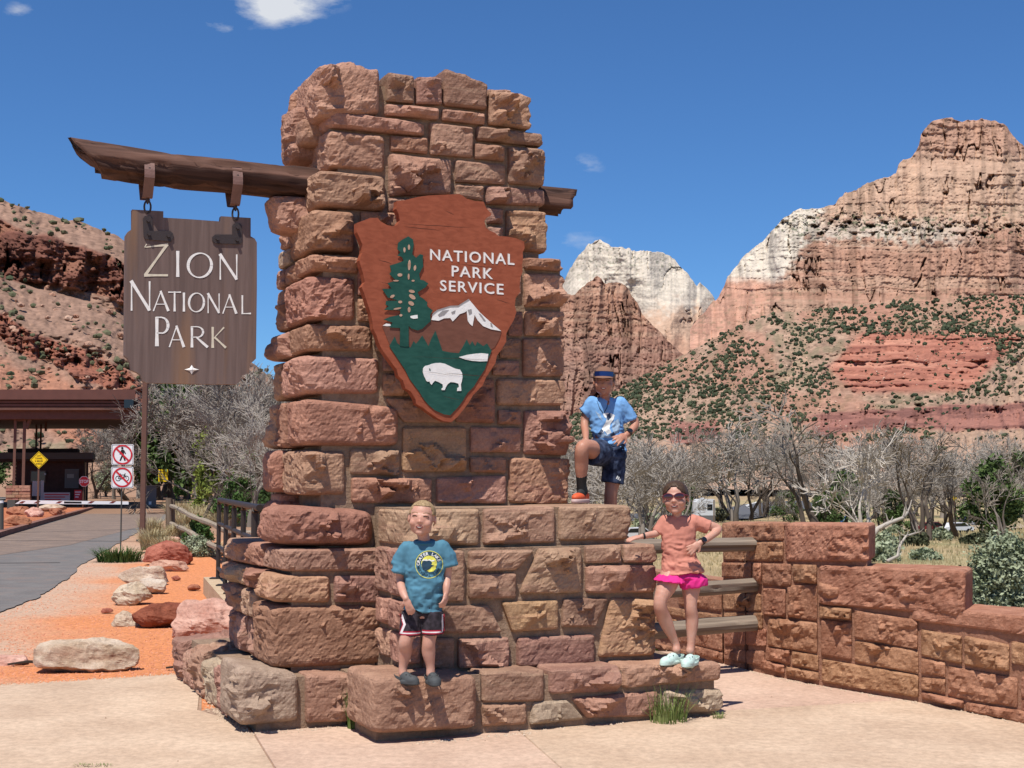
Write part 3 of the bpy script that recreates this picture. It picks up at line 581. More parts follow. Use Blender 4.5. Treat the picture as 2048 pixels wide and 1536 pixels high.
tree_l = [(300,380),(305,340),(330,320),(370,298),(400,318),(405,350),(398,395),(395,412),(420,435),(445,412),(465,418),(462,450),(466,490),(450,520),(440,540),(445,575),(470,580),(498,600),(480,625),(455,640),(430,655),(440,680),(470,700),(492,720),(490,745),(527,772),(510,800),(514,840),(480,870),(460,890),(430,900),(390,888),(372,870),(373,1003),(345,1003),(316,998),(318,885),(250,880),(270,850),(212,830),(255,812),(320,800),(318,772),(214,768),(245,745),(225,735),(228,712),(305,708),(240,690),(203,635),(262,632),(238,598),(290,580),(250,540),(262,520),(252,485),(300,470),(340,455),(330,430),(300,420),(320,400)]
slab(MB(), apoly(tree_l), .0035, afr(.0100)).build('tree_relief', M['arrow_green'], arrow)
for (x, y, w, h, a) in ((345,385,7,17,0),(374,368,7,18,0),(376,482,9,34,3),(412,500,8,18,8),(372,556,6,20,0),(400,582,10,6,0),(316,545,16,11,0),(268,682,16,9,-30),(392,650,20,10,12),(395,685,24,13,35),(388,727,20,13,30),(375,767,9,18,0),(318,718,13,9,0),(322,803,10,8,0),(300,760,26,6,-10),(290,582,20,5,0)):
    P = [(x + w * math.cos(t) * math.cos(R(a)) - h * math.sin(t) * math.sin(R(a)), y + w * math.cos(t) * math.sin(R(a)) + h * math.sin(t) * math.cos(R(a))) for t in [k * math.pi / 5 for k in range(10)]]
    slab(MB(), apoly(P), .002, afr(.0120)).build('bough_gap', M['arrow_edge'], arrow)
snow = [(520,832),(528,800),(545,778),(560,770),(600,762),(640,745),(690,745),(725,722),(760,703),(782,728),(800,750),(830,785),(870,822),(915,862),(966,904),(900,892),(850,872),(815,835),(795,800),(790,830),(782,872),(765,858),(752,838),(745,775),(730,785),(700,795),(675,822),(655,842),(640,820),(600,822),(565,838),(545,835)]
slab(MB(), apoly(snow), .003, afr(.0068)).build('snow_cap', M['white_paint'], arrow)
M['grey_paint'] = plain('grey_paint', (.27, .255, .25), .6)
for P in ([(560,800),(590,772),(630,768),(600,800),(570,812)], [(645,782),(672,770),(668,790),(650,795)], [(520,808),(528,790),(555,768),(640,742),(690,740),(758,697),(762,706),(725,726),(690,749),(640,750),(560,775),(530,800)], [(750,768),(775,762),(778,790),(760,800)], [(820,790),(832,792),(866,838),(855,840)], [(895,850),(905,855),(912,880),(898,872)]): slab(MB(), apoly(P), .0015, afr(.0085)).build('rock_streak', M['grey_paint'], arrow)
slab(MB(), apoly([(382,808),(405,803),(428,800),(430,822),(405,826),(385,820)]), .002, afr(.0125)).build('bough_snow', M['white_paint'], arrow)
slab(MB(), apoly([(208,868),(230,855),(255,858),(262,870),(235,872)]), .002, afr(.0055)).build('bough_snow', M['white_paint'], arrow)
slab(MB(), apoly([(693,1070),(750,1055),(800,1048),(840,1045),(882,1050),(876,1096),(830,1098),(780,1094),(735,1086)]), .003, afr(.0098)).build('lake', M['white_paint'], arrow)
bis = [(463,1165),(466,1140),(478,1127),(505,1120),(522,1113),(545,1108),(575,1107),(605,1113),(640,1130),(670,1144),(700,1150),(713,1170),(717,1195),(712,1225),(706,1245),(709,1286),(682,1287),(684,1268),(695,1262),(690,1240),(665,1232),(640,1230),(622,1243),(610,1262),(603,1281),(584,1281),(582,1272),(592,1265),(590,1245),(565,1230),(540,1221),(525,1238),(520,1248),(510,1238),(505,1225),(495,1228),(485,1222),(478,1205),(470,1190)]
slab(MB(), apoly(bis), .004, afr(.0110)).build('bison', M['white_paint'], arrow)
slab(MB(), apoly([(503,1144),(508,1142),(512,1152),(510,1160),(504,1155)]), .001, afr(.0122)).build('eye', M['arrow_green'], arrow)
def lettering(name, s, cx_, cy_, w, h, mat, parent, zoom, vs, dv, bold=.02, sl=0, spacing=1.0):
    V, F, W0, H0 = text2d(s, 1, bold, spacing=spacing); mb = MB(); n = len(V)
    P = []
    for x, y in V:
        u, z = zoom(cx_ + x * w / W0, cy_ - y * h / H0 + x / W0 * sl); P.append(loc2w(u, vs - dv, z))
    mb.add(P, F); return mb.build(name, mat, parent)
M['letter_shade'] = plain('letter_shadow_paint', (.42, .30, .25), .7)
for s, cx_, cy_, w, h, sl, sp in (('NATIONAL', 783, 430, 538, 70, 32, 1.15), ('PARK', 783, 528, 262, 68, 18, 1.15), ('SERVICE', 780, 624, 405, 68, 25, 1.15)):
    o = lettering('lettering', s, cx_, cy_, w, h, M['white_paint'], arrow, azp, VS, .0030, .004, sl, sp)
    lettering('letter_shading', s, cx_ - 3.5, cy_ - 3.5, w, h, M['letter_shade'], arrow, azp, VS, .0006, .012, sl, sp)  # shade of the carved letter edges, painted as an offset copy behind
    bm = bmesh.new(); bm.from_mesh(o.data); g = bmesh.ops.extrude_face_region(bm, geom=bm.faces[:]); vv = [x for x in g['geom'] if isinstance(x, bmesh.types.BMVert)]
    bmesh.ops.translate(bm, verts=vv, vec=VA * .0025); bm.to_mesh(o.data); bm.free()

rk = random.Random(9)
for (x, y, w) in ((560, 215, 480), (330, 232, 250), (250, 340, 150), (800, 470, 260), (180, 585, 120), (900, 560, 150), (640, 895, 260), (300, 905, 160), (380, 1066, 620), (760, 1172, 340), (420, 1310, 60), (640, 132, 60), (180, 445, 90), (980, 700, 90), (560, 1160, 200), (650, 1320, 120)):
    P = [azp(x + w * t - w * .5 * (x > 500), y + 28 * t + rk.uniform(-1.5, 1.5)) for t in [i / 8 for i in range(9)]]; th = rk.uniform(.0008, .0018); dv = .0005 if y < 1000 else .0112
    mb = MB(); mb.add([loc2w(a, VS - dv - (.004 if 1100 < y < 1250 and 500 < x else 0), z + s * th * math.sin(math.pi * i / 8)) for i, (a, z) in enumerate(P) for s in (1, -1)], [(2 * i, 2 * i + 1, 2 * i + 3, 2 * i + 2) for i in range(8)]); mb.build('crack', M['sign_dark'], arrow)  # thin dark crack lines in the weathered boards
# ---------------- the log through the shaft
M['log'] = woodmat('dark_weathered_log', (.035, .018, .014), (.135, .070, .050), axis=0, scale=1.4, bump=1.0, dist=.02)
VLG = .72
def logpt(px, py): u, z = on_v(px, py, VLG); return u, z
uL, zL = logpt(176, 331); uRr, zRr = logpt(1132, 407)
LG = thing('sign_log', loc2w(uL, VLG, zL), 'dark weathered log running through the stone pillar with a split tip on its left end', 'log', rz=math.atan2(UA.y, UA.x))
def log_mesh():
    n = 110; seg = 30; V = []; F = []
    L_ = uRr - uL
    for i in range(n + 1):
        t = i / n; u = t * L_; z = (zRr - zL) * t; r0 = .122 - .016 * t
        for k in range(seg):
            a = 2 * math.pi * k / seg; V.append((u, math.cos(a) * r0, math.sin(a) * r0 + z, a, t))
    V = np.array(V); X = V[:, :3].copy(); a = V[:, 3]; t = V[:, 4]
    ca, sa = np.cos(a), np.sin(a)
    N = fbm(np.stack([X[:, 0] * 1.3, ca * 2.2, sa * 2.2], 1), 4, 3); C = np.abs(fbm(np.stack([X[:, 0] * .9, ca * 5, sa * 5], 1), 3, 8))
    kn = np.abs(fbm(np.stack([X[:, 0] * 2.4, ca * 9, sa * 9], 1), 2, 18))
    d = N * .022 - np.maximum(0, .11 - C) * .40 - np.maximum(0, .07 - kn) * .26
    X[:, 1] += ca * d; X[:, 2] += sa * d
    # long bow: higher in the left half, raised tip
    X[:, 2] += .012 * np.sin(t * 9)
    # raking cuts on both ends: the upper left runs out in a point, the lower right is undercut
    X[:, 0] = np.where(t < .16, X[:, 0] + (1 - t / .16) * (-.02 - sa * .115 + np.abs(N) * .05), X[:, 0])
    X[:, 2] += np.where(t < .14, (1 - t / .14) * .045, 0)
    X[:, 0] = np.where(t > .93, X[:, 0] + (t - .93) / .07 * (sa * .07 + N * .05 + .015), X[:, 0])
    F = [(i * seg + k, (i + 1) * seg + k, (i + 1) * seg + (k + 1) % seg, i * seg + (k + 1) % seg) for i in range(n) for k in range(seg)]
    me = bpy.data.meshes.new('timber'); me.from_pydata([tuple(p) for p in X], [], F + [tuple(range(seg)), tuple(n * seg + k for k in reversed(range(seg)))]); me.polygons.foreach_set('use_smooth', [True] * len(me.polygons)); return me
link('timber', log_mesh(), M['log'], LG)
# splinters at the split tip
mb = MB(); rr = random.Random(2)
for k in range(14):
    y = rr.uniform(-.07, .07); z0 = .075 + rr.uniform(-.05, .06); mb.tube([(.10, y, z0), (-.02 - rr.uniform(0, .07), y, z0 + .035)], [.012, .003], 4)
mb2 = MB(); mb2.v = mb.v; mb2.f = mb.f; mb2.mi = mb.mi
link('splinters', mb2.mesh('splinters'), M['log'], LG)['kind'] = 'stuff'
M['strap'] = plain('brown_iron_strap', (.16, .085, .068), .6, spec=.4, var=.12, vscale=20, bump=.3, bscale=90)
M['iron'] = plain('dark_iron', (.045, .032, .030), .55, metal=.3, spec=.5, bump=.4, bscale=120)
def lf(x, y, z): # log-frame point in the thing's own space
    return (x, y, z)
bps = {}
for nm, px, pyt, pyb, pxb in (('a', 299, 316, 392, 295), ('b', 475, 331, 407, 470)):
    u, zt = on_v(px, pyt, VLG - .11); _, zb = on_v(pxb, pyb, VLG - .11); x = u - uL; z_m = zt - .115 - zL
    mb = MB(); w = .033; seg = 22; ro, ri = .137, .130; V = []; F = []
    # open strap: over the log and down both sides to a clamp below
    prof = [(math.cos(a_), math.sin(a_)) for a_ in [math.pi * (1 - k / 12) for k in range(13)]]
    out = [(-.035, zb - zL - z_m)] + [(-.06, -.135)] + [(-.137, -.02)] + [(c * .137, s_ * .137) for c, s_ in prof] + [(.137, -.02)] + [(.06, -.135)] + [(.035, zb - zL - z_m)]
    inn = [(p[0] * (.130 / .137) if abs(p[0]) > .05 else p[0] * .8, p[1] * (.130 / .137) if p[1] > 0 else p[1]) for p in out]
    nP = len(out)
    for (yy, zz), (yi, zi) in zip(out, inn): V += [(x - w, yy, zz + z_m), (x + w, yy, zz + z_m), (x + w, yi, zi + z_m), (x - w, yi, zi + z_m)]
    for i in range(nP - 1):
        for k in range(4): F.append((i * 4 + k, (i + 1) * 4 + k, (i + 1) * 4 + (k + 1) % 4, i * 4 + (k + 1) % 4))
    F += [(3, 2, 1, 0), tuple((nP - 1) * 4 + k for k in range(4))]
    mb.add(V, F); s_o = link('strap', mb.mesh('strap'), M['strap'], LG)
    mb = MB(); zz = zb - zL + .03; mb.tube([(x, -.055, zz), (x, .055, zz)], .012, 6); link('bolt', mb.mesh('bolt'), M['iron'], s_o)
    mb = MB(); mb.tube([(x, -.13, z_m + .04), (x, -.118, z_m + .04)], .010, 6); link('rivet', mb.mesh('rivet'), M['iron'], s_o)
    bps[nm] = (u, zb)

# ---------------- hanging sign board
M['board'] = woodmat('brown_stained_board', (.118, .080, .069), (.165, .115, .100), axis=2, scale=3.0, bump=.35, dist=.003, rough=.6, streak=(.27, .145, .070))
VH = VLG - .025
def hz_(x, y): return on_v(120 + x / 2.844, 260 + y / 2.844, VH)
HO = hz_(745, 950)
hang = thing('hanging_park_sign', loc2w(HO[0], VH, HO[1]), 'brown notched wooden board hanging by two chains from the log, lettered ZION NATIONAL PARK', 'sign')
hout = [(410,452),(588,462),(588,498),(750,508),(912,520),(915,490),(1085,500),(1085,605),(1108,618),(1120,640),(1120,900),(1115,1300),(1100,1315),(1080,1330),(1075,1380),(1050,1392),(1030,1400),(1024,1430),(1005,1447),(750,1444),(490,1438),(468,1425),(460,1395),(440,1380),(405,1365),(398,1325),(385,1300),(366,1282),(369,900),(372,600),(385,580),(410,563)]
slab(MB(), [hz_(*p) for p in hout], .055, lambda x, y, d: loc2w(x, VH + d, y)).build('board', M['board'], hang)
M['letter_white'] = plain('carved_white_letter', (.76, .74, .70), .6, var=.08, vscale=40)
M['letter_cream'] = plain('carved_cream_letter', (.60, .54, .42), .6, var=.1, vscale=40)
def glyph(ch, x0, x1, y0, y1):
    """strokes as quads with flared ends, coordinates of the tracing"""
    w = x1 - x0; h = y1 - y0; X = lambda t: x0 + w * t; Y = lambda t: y0 + h * t; Q = []
    T, m_, t_ = max(9, h * .115), h * .05, h * .030
    def st(a, b, wa, wb=None, wm=None):
        (ax, ay), (bx, by) = a, b; wb = wa if wb is None else wb; L_ = math.hypot(bx - ax, by - ay); nx, ny = -(by - ay) / L_, (bx - ax) / L_
        wm = (wa + wb) / 2 * .8 if wm is None else wm; mx, my = (ax + bx) / 2, (ay + by) / 2
        Q.append([(ax + nx * wa / 2, ay + ny * wa / 2), (mx + nx * wm / 2, my + ny * wm / 2), (bx + nx * wb / 2, by + ny * wb / 2), (bx - nx * wb / 2, by - ny * wb / 2), (mx - nx * wm / 2, my - ny * wm / 2), (ax - nx * wa / 2, ay - ny * wa / 2)])
    def arc(cx_, cy_, rx, ry, a0, a1, wt, wn, tilt=0, n=18):
        I, O_ = [], []
        for k in range(n + 1):
            a = R(a0 + (a1 - a0) * k / n); ww = wn + (wt - wn) * abs(math.cos(a - R(tilt))) ** 1.5
            O_.append((cx_ + rx * math.cos(a), cy_ + ry * math.sin(a))); I.append((cx_ + (rx - ww) * math.cos(a), cy_ + (ry - ww) * math.sin(a)))
        for k in range(n): Q.append([O_[k], O_[k + 1], I[k + 1], I[k]])
    if ch == 'I': st((X(.5), Y(0)), (X(.5), Y(1)), T * 1.1, T * 1.1)
    elif ch == 'Z':
        st((X(.02), Y(.12)), (X(.98), Y(.04)), t_, t_ * 3); st((X(.94), Y(.03)), (X(.04), Y(.97)), T * .8, T * .8, T * .6); st((X(0), Y(.97)), (X(.97), Y(.97)), t_ * 3, t_ * 2.2); st((X(0.02), Y(.12)), (X(.1), Y(.02)), t_, t_ * 1.2)
    elif ch == 'O': arc(X(.5), Y(.5), w / 2, h / 2, 0, 360, T * 1.05, t_ * 1.5, 15, 36)
    elif ch == 'N': st((X(.06), Y(1)), (X(.06), Y(.02)), t_ * 2, t_ * 1.6); st((X(.03), Y(0)), (X(.95), Y(.99)), T * 1.05, T * .95); st((X(.95), Y(.02)), (X(.95), Y(1)), t_ * 2, t_ * 1.6)
    elif ch == 'A': st((X(.5), Y(0)), (X(.04), Y(1)), t_ * 1.8, t_ * 2.2); st((X(.47), Y(0)), (X(.94), Y(1)), T * .9, T * 1.2); st((X(.2), Y(.66)), (X(.8), Y(.66)), t_ * 1.4)
    elif ch == 'T': st((X(.5), Y(0)), (X(.5), Y(1)), T * .75, T * 1.0); st((X(0), Y(.04)), (X(1), Y(.04)), t_ * 2.4, t_ * 2.4, t_ * 1.4)
    elif ch == 'L': st((X(.12), Y(0)), (X(.12), Y(1)), T * .8, T * .8); st((X(.02), Y(.97)), (X(.98), Y(.96)), t_ * 1.6, t_ * 2.8)
    elif ch in 'PRK':
        st((X(.12), Y(0)), (X(.12), Y(1)), T * 1.0, T * 1.15)
        if ch in 'PR':
            ry = h * (.29 if ch == 'P' else .27); arc(X(.42), Y(0) + ry, w * (.50 if ch == 'P' else .38), ry, -90, 90, T * .9, t_ * 1.5); st((X(.08), Y(.015)), (X(.42), Y(.015)), t_ * 1.6); st((X(.12), Y(0) + 2 * ry - t_), (X(.42), Y(0) + 2 * ry - t_), t_ * 1.6)
        if ch == 'R': st((X(.38), Y(.53)), (X(1.0), Y(.99)), T * .6, T * 1.1, T)
        if ch == 'K': st((X(.18), Y(.55)), (X(.88), Y(.02)), t_ * 1.4, t_ * 2.6); st((X(.26), Y(.50)), (X(1), Y(.99)), T * .8, T * 1.0)
    return Q
GL = [('Z', 478, 618, 645, 832), ('I', 657, 682, 688, 836), ('O', 720, 870, 697, 843), ('N', 905, 1010, 705, 852), ('N', 400, 515, 857, 1028), ('A', 527, 622, 915, 1030), ('T', 615, 688, 918, 1032), ('I', 697, 712, 925, 1033), ('O', 727, 825, 925, 1037), ('N', 838, 908, 928, 1042), ('A', 922, 1008, 935, 1045), ('L', 1030, 1087, 940, 1048), ('P', 540, 630, 1063, 1230), ('A', 618, 710, 1113, 1235), ('R', 738, 840, 1117, 1237), ('K', 858, 943, 1120, 1240)]
for gi, (ch, x0, x1, y0, y1) in enumerate(GL):
    mb = MB()
    for qi, q in enumerate(glyph(ch, x0, x1, y0, y1)):
        P = [hz_(*p) for p in q]; dd = .0022 + .0004 * (qi % 4); n = len(P); mb.add([loc2w(a, VH - dd, z) for a, z in P], [tuple(range(n))] if n == 4 else [(0, 1, 4, 5), (1, 2, 3, 4)])
    mb.build('letter', M['letter_cream'] if gi in (0, 15) else M['letter_white'], hang)
mb = MB(); c = hz_(749, 1363); pts = [hz_(749 + 42 * math.cos(a) * f, 1363 + 27 * math.sin(a) * f) for a, f in ((0, 1), (math.pi / 4, .42), (math.pi / 2, 1), (3 * math.pi / 4, .42), (math.pi, 1), (5 * math.pi / 4, .42), (3 * math.pi / 2, 1), (7 * math.pi / 4, .42))]
mb.add([loc2w(c[0], VH - .012, c[1])] + [loc2w(a, VH - .002, z) for a, z in pts], [(0, i + 1, (i + 1) % 8 + 1) for i in range(8)]); mb.build('diamond_mark', M['letter_white'], hang)
for vx, vy0, vy1, hx0, hx1, hy0, hy1, flip in ((498, 490, 632, 475, 643, 576, 636, 0), (1006, 532, 648, 865, 1032, 596, 650, 1)):
    w = 27
    P = [(vx - w, vy0 + 14), (vx - w * .6, vy0), (vx + w * .6, vy0), (vx + w, vy0 + 14), (vx + w, hy0)]
    if not flip: P += [(hx1 - 16, hy0), (hx1, hy0 + 16), (hx1, hy1 - 16), (hx1 - 16, hy1), (hx0 + 10, hy1 - 14), (hx0, hy1 - 30)]
    else: P = [(vx - w, vy0 + 14), (vx - w * .6, vy0), (vx + w * .6, vy0), (vx + w, vy0 + 14), (vx + w, hy1 - 8), (vx + w - 10, hy1), (hx0 + 16, hy1 - 4), (hx0, hy1 - 18), (hx0, hy0 + 14), (hx0 + 16, hy0), (vx - w, hy0)]
    br = slab(MB(), [hz_(*p) for p in P], .008, lambda x, y, d: loc2w(x, VH - .0095 + d, y)).build('corner_bracket', M['iron'], hang)
    for (bx, by) in (((500, 518), (505, 595), (615, 605)) if not flip else ((1008, 558), (1005, 628), (893, 622))):
        a, z = hz_(bx, by); mb = MB(); mb.tube([loc2w(a, VH - .028, z), loc2w(a, VH - .009, z)], .0115, 6); mb.build('bolt', M['iron'], br)
def torus_link(mb, c, w, h, r, axis, n=18):
    pts = []
    for k in range(n + 1):
        a = 2 * math.pi * k / n; pts.append(c + axis * (w * math.cos(a)) + Vector((0, 0, h * math.sin(a))))
    mb.tube(pts, r, 6, cap=False)
for nm, (lx, ly0, ly1) in (('a', (499, 372, 470)), ('b', (999, 410, 512))):
    u0, zt_ = hz_(lx, ly0); _, zb_ = hz_(lx, ly1); H = zt_ - zb_
    mb = MB(); mb.tube([loc2w(u0, VH, zt_ + .03), loc2w(u0, VH, zt_ - H * .38)], [.016, .010], 8); mb.build('hook', M['iron'], hang)
    mb = MB(); torus_link(mb, loc2w(u0, VH, zb_ + H * .33), .021, H * .36, .0065, UA); mb.build('chain_link', M['iron'], hang)
    mb = MB(); torus_link(mb, loc2w(u0, VH, zb_ + H * .68), .016, H * .15, .006, VA); mb.build('chain_link', M['iron'], hang)
# ================================================================ the ground
def gz(x, y):
    """height of the land (arrays)"""
    x = np.asarray(x, float); y = np.asarray(y, float)
    prof = np.interp(y, [0, 10, 14, 40, 100, 200, 300, 520, 800, 2000], [0, 0, -.75, -2.1, -4.1, -6.1, -7.0, -7.2, -4, 20])
    # the valley lies right of a line running out from behind the monument
    xl = -1.0 - .16 * np.maximum(y - 12, 0)
    w = smooth(0, 1, (x - xl) / (3 + .07 * np.maximum(y - 10, 0)))
    near = smooth(11.2, 13.5, y + .9 * (x - 1.6))
    left = np.interp(y, [0, 60, 100, 200, 400, 2000], [0, 0, .3, 3, 14, 60])
    n = fbm(np.stack([x * .25, y * .25, x * 0], 1).reshape(-1, 3), 3, 2).reshape(x.shape) if x.ndim == 1 else 0
    z = (1 - w) * left + w * prof * near
    return z + n * (.004 + .28 * smooth(70, 160, y)) * smooth(6, 14, y) - .012
xs = np.concatenate([-np.geomspace(14, 6000, 60)[::-1], np.linspace(-13.5, 13.5, 110), np.geomspace(14, 6000, 60)])
ys = np.concatenate([-np.geomspace(3, 3000, 20)[::-1], np.linspace(-2, 30, 130), np.geomspace(30.5, 9000, 130)])
XX, YY = np.meshgrid(xs, ys); X_, Y_ = XX.ravel(), YY.ravel(); Z_ = gz(X_, Y_)
nx_ = len(xs); idx = np.arange(len(X_)).reshape(len(ys), nx_)
F_ = np.stack([idx[:-1, :-1], idx[:-1, 1:], idx[1:, 1:], idx[1:, :-1]], -1).reshape(-1, 4)
me = npmesh('ground', np.stack([X_, Y_, Z_], 1), F_, smooth=True)
red = np.array([.57, .225, .100]); gravel = np.array([.48, .32, .225]); grass = np.array([.36, .275, .155]); dirt = np.array([.33, .20, .13]); green = np.array([.19, .18, .09])
nA = fbm(np.stack([X_ * .12, Y_ * .06, X_ * 0], 1), 4, 21)[:, None]; nB = fbm(np.stack([X_ * .8, Y_ * .8, X_ * 0], 1), 3, 22)[:, None]
valley = smooth(0, 1, (X_ - (-1.0 - .16 * np.maximum(Y_ - 12, 0))) / 3 + .3 * nB[:, 0])[:, None]
# red gravel bed close by, pale gravel at the asphalt's edge
edge = np.interp(Y_, [10, 15.8, 24.6, 46, 72], [-4.6, -6.0, -7.7, -12.5, -18.5])
dE = X_ - edge
pale = smooth(.95 + .035 * Y_, .1, dE + nB[:, 0] * .9)[:, None]
nearc = red * (1 - pale) + gravel * pale
farl = dirt * (.9 + .3 * nA); wfar = smooth(26, 42, Y_ + nB[:, 0] * 4)[:, None]
leftc = nearc * (1 - wfar) + farl * wfar
vg = grass * (1.05 + .4 * nA) * (1 - smooth(.05, .4, nA)) + green * smooth(.05, .4, nA) * 1.1
far = smooth(450, 900, Y_)[:, None]; vg = vg * (1 - far) + dirt * far
setcol(me, np.clip(leftc * (1 - valley) + vg * valley, 0, 1))
M['ground'] = attrmat('gravelly_ground', nscale=22, namp=.32, bump=.7, bdist=.02, bscale=55)
tag(link('ground', me, M['ground']), kind='structure')

# ---------------- concrete pavement: slabs with joints
M['concrete'] = rockmat('tan_concrete', (.42, .29, .21), (.53, .385, .285), (.465, .325, .235), scale=1.4, bump=.18, bed=1.2, jitter=.025, bdist=.004)
pav = thing('pavement', (0, 8, 0), None, None); pav['kind'] = 'structure'
pe = [on_z(-600, 1398), on_z(0, 1371), on_z(404, 1345)]
def slabp(P, z=.0, th=.10):
    P = [Vector((p[0], p[1], 0)) for p in P]; c = sum(P, Vector()) / len(P); G = .006
    Q = [p + (c - p).normalized() * G for p in P]
    mb = MB(); n = len(Q); a = sum(Q[i].x * Q[(i + 1) % n].y - Q[(i + 1) % n].x * Q[i].y for i in range(n))
    if a < 0: Q = Q[::-1]
    B = [c + (q - c) * (1 - .006 / max(.1, (q - c).length)) for q in Q]
    mb.add([(q.x, q.y, z) for q in B] + [(q.x, q.y, z - .006) for q in Q] + [(q.x, q.y, z - th) for q in Q], [tuple(range(n))] + [(i + n, (i + 1) % n + n, (i + 1) % n, i) for i in range(n)] + [(i + 2 * n, (i + 1) % n + 2 * n, (i + 1) % n + n, i + n) for i in range(n)])
    return mb.build('slab', M['concrete'], pav)
J1a, J1b = on_z(500, 1452), on_z(566, 1560); J2a, J2b = on_z(1025, 1450), on_z(1150, 1560); J3a, J3b = on_z(1440, 1421), on_z(1812, 1399)
def ext(a, b, t): return Vector(a) + (Vector(b) - Vector(a)) * t
J1c = ext(J1a, J1b, 9); J2c = ext(J2a, J2b, 9)
W1 = [on_z(x, y) for x, y in ((1330, 1300), (1450, 1330), (1560, 1356), (1640, 1372), (1830, 1404), (2048, 1447))]; W1.append(ext(W1[-2], W1[-1], 4))
JL0 = on_z(-700, 1560); JL = ext(J1a, J1b, 4.5)
slabp([pe[0], pe[1], pe[2], loc2w(-.12, 1.0, 0), loc2w(.1, .2, 0), J1a, JL, ext(pe[0], JL, 1.0) if False else Vector((-8, JL.y + .1, 0))])
slabp([Vector((-8, JL.y + .1, 0)), JL, J1c, Vector((-8, J1c.y, 0))])
slabp([J1a, loc2w(.1, .2, 0), loc2w(.95, .2, 0), loc2w(.95, -.3, 0), J2a, ext(J2a, J2b, 4.5), JL])
slabp([JL, ext(J2a, J2b, 4.5), J2c, J1c])
slabp([J2a, loc2w(2, -.3, 0), J3a + Vector((-.25, .1, 0)), J3a, J3b, ext(J2a, J2b, 2.2) + Vector((5.2, -.2, 0)), ext(J2a, J2b, 4.5)])
slabp([ext(J2a, J2b, 4.5), ext(J2a, J2b, 2.2) + Vector((5.2, -.2, 0)), Vector((9, 3, 0)), Vector((9, J2c.y, 0)), J2c])
slabp([J3a, J3a + Vector((-.25, .1, 0)), loc2w(2.6, .5, 0), loc2w(2.6, 2.6, 0), W1[0] + Vector((.3, 0, 0)), W1[1] + Vector((.25, .1, 0)), W1[2] + Vector((.2, .1, 0)), W1[3] + Vector((.2, .1, 0)), W1[4] + Vector((.2, .1, 0)), J3b])
slabp([J3b, W1[4] + Vector((.2, .1, 0)), W1[5] + Vector((.2, .1, 0)), W1[6] + Vector((.2, .1, 0)), ext(J2a, J2b, 2.2) + Vector((5.2, -.2, 0))])
mb = MB(); 
sub = [Vector((-8, pe[0].y, 0)), pe[1], pe[2], loc2w(-.1, 1, 0), loc2w(2.5, 3, 0), W1[0], W1[2], W1[4], W1[6], Vector((9, 1, 0)), Vector((9, -4, 0)), Vector((-8, -4, 0))]
slab(mb, [(p.x, p.y) for p in sub], .05, lambda x, y, d: Vector((x, y, -.0085 - d))); tag(mb.build('pavement_bed', plain('joint_filler', (.30, .20, .14), .95, var=.2, vscale=12)), kind='structure')
# crumbs of mortar and grit along the monument's foot and the pavement's edge
def scatter(name, pts, mat, smin, smax, seed=1, parent=None, kind='stuff'):
    r = np.random.default_rng(seed); n = len(pts); B = np.array([(1, 0, -.3), (-.6, .8, -.3), (-.6, -.8, -.3), (0, 0, .8), (.3, .2, .5)]); 
    P = np.array(pts)[:, None, :] + (B[None] * (1 + r.uniform(-.4, .4, (n, 5, 3)))) * r.uniform(smin, smax, (n, 1, 1)) * np.array([1, 1, .7])
    f = np.array([(0, 1, 4), (1, 3, 4), (1, 2, 3), (2, 0, 4), (2, 4, 3)]); F = (f[None] + (np.arange(n) * 5)[:, None, None]).reshape(-1, 3)
    a = r.uniform(0, 2 * math.pi, n)
    o = link(name, npmesh(name, P.reshape(-1, 3), F), mat, parent); o['kind'] = kind; return o
r = np.random.default_rng(5); pts = []
for a, b, n in ((loc2w(-.02, .9, 0), loc2w(-.0, .0, 0), 160), (loc2w(-.0, -.02, 0), loc2w(.82, -.02, 0), 130), (loc2w(.82, -.72, 0), loc2w(1.6, -.66, 0), 70), (loc2w(1.6, -.62, 0), loc2w(2.9, -.62, 0), 60), (pe[2], loc2w(-.05, .9, 0), 120), (pe[1], pe[2], 160)):
    for k in range(n): p = ext(a, b, r.random()); pts.append((p.x + r.normal(0, .022), p.y + r.normal(0, .022), .003))
for k in range(len(W1) - 1):
    for j in range(45): p = ext(W1[k], W1[k + 1], r.random()); pts.append((p.x - abs(r.normal(0, .03)), p.y - abs(r.normal(0, .03)), .003))
scatter('mortar_crumbs', pts, plain('crumbs', (.52, .40, .29), .95), .004, .013, 3)
pts = [(r.uniform(-8, 4), r.uniform(2, 10), .002) for k in range(90)]
scatter('loose_grit', pts, plain('grit', (.30, .19, .12), .95), .003, .008, 4)

# ---------------- asphalt road on the left, with its kerb and island
M['asphalt'] = rockmat('asphalt', (.135, .125, .118), (.175, .162, .150), (.20, .155, .13), scale=2.2, bump=.3, bed=.35, jitter=.0, bdist=.006)
def strip(name, pts, z, mat, th=0.0, kind='structure'):
    mb = MB()
    if th: slab(mb, [(p[0], p[1]) for p in pts], th, lambda x, y, d: Vector((x, y, z - d)))
    else:
        tri = tessellate_polygon([[Vector((p[0], p[1], 0)) for p in pts]]); mb.add([(p[0], p[1], z) for p in pts], [tuple(t) for t in tri])
    o = mb.build(name, mat, clean=True)
    if kind: o['kind'] = kind
    return o
def jit(P, s, amp, seed=0):
    rr = random.Random(seed); out = []
    for i in range(len(P) - 1):
        a, b = Vector(P[i]), Vector(P[i + 1]); L = (b - a).length; n = max(1, int(L / s)); nn = Vector((-(b - a).y, (b - a).x, 0)).normalized()
        for k in range(n): out.append(a + (b - a) * k / n + nn * rr.uniform(-amp, amp))
    out.append(Vector(P[-1])); return out
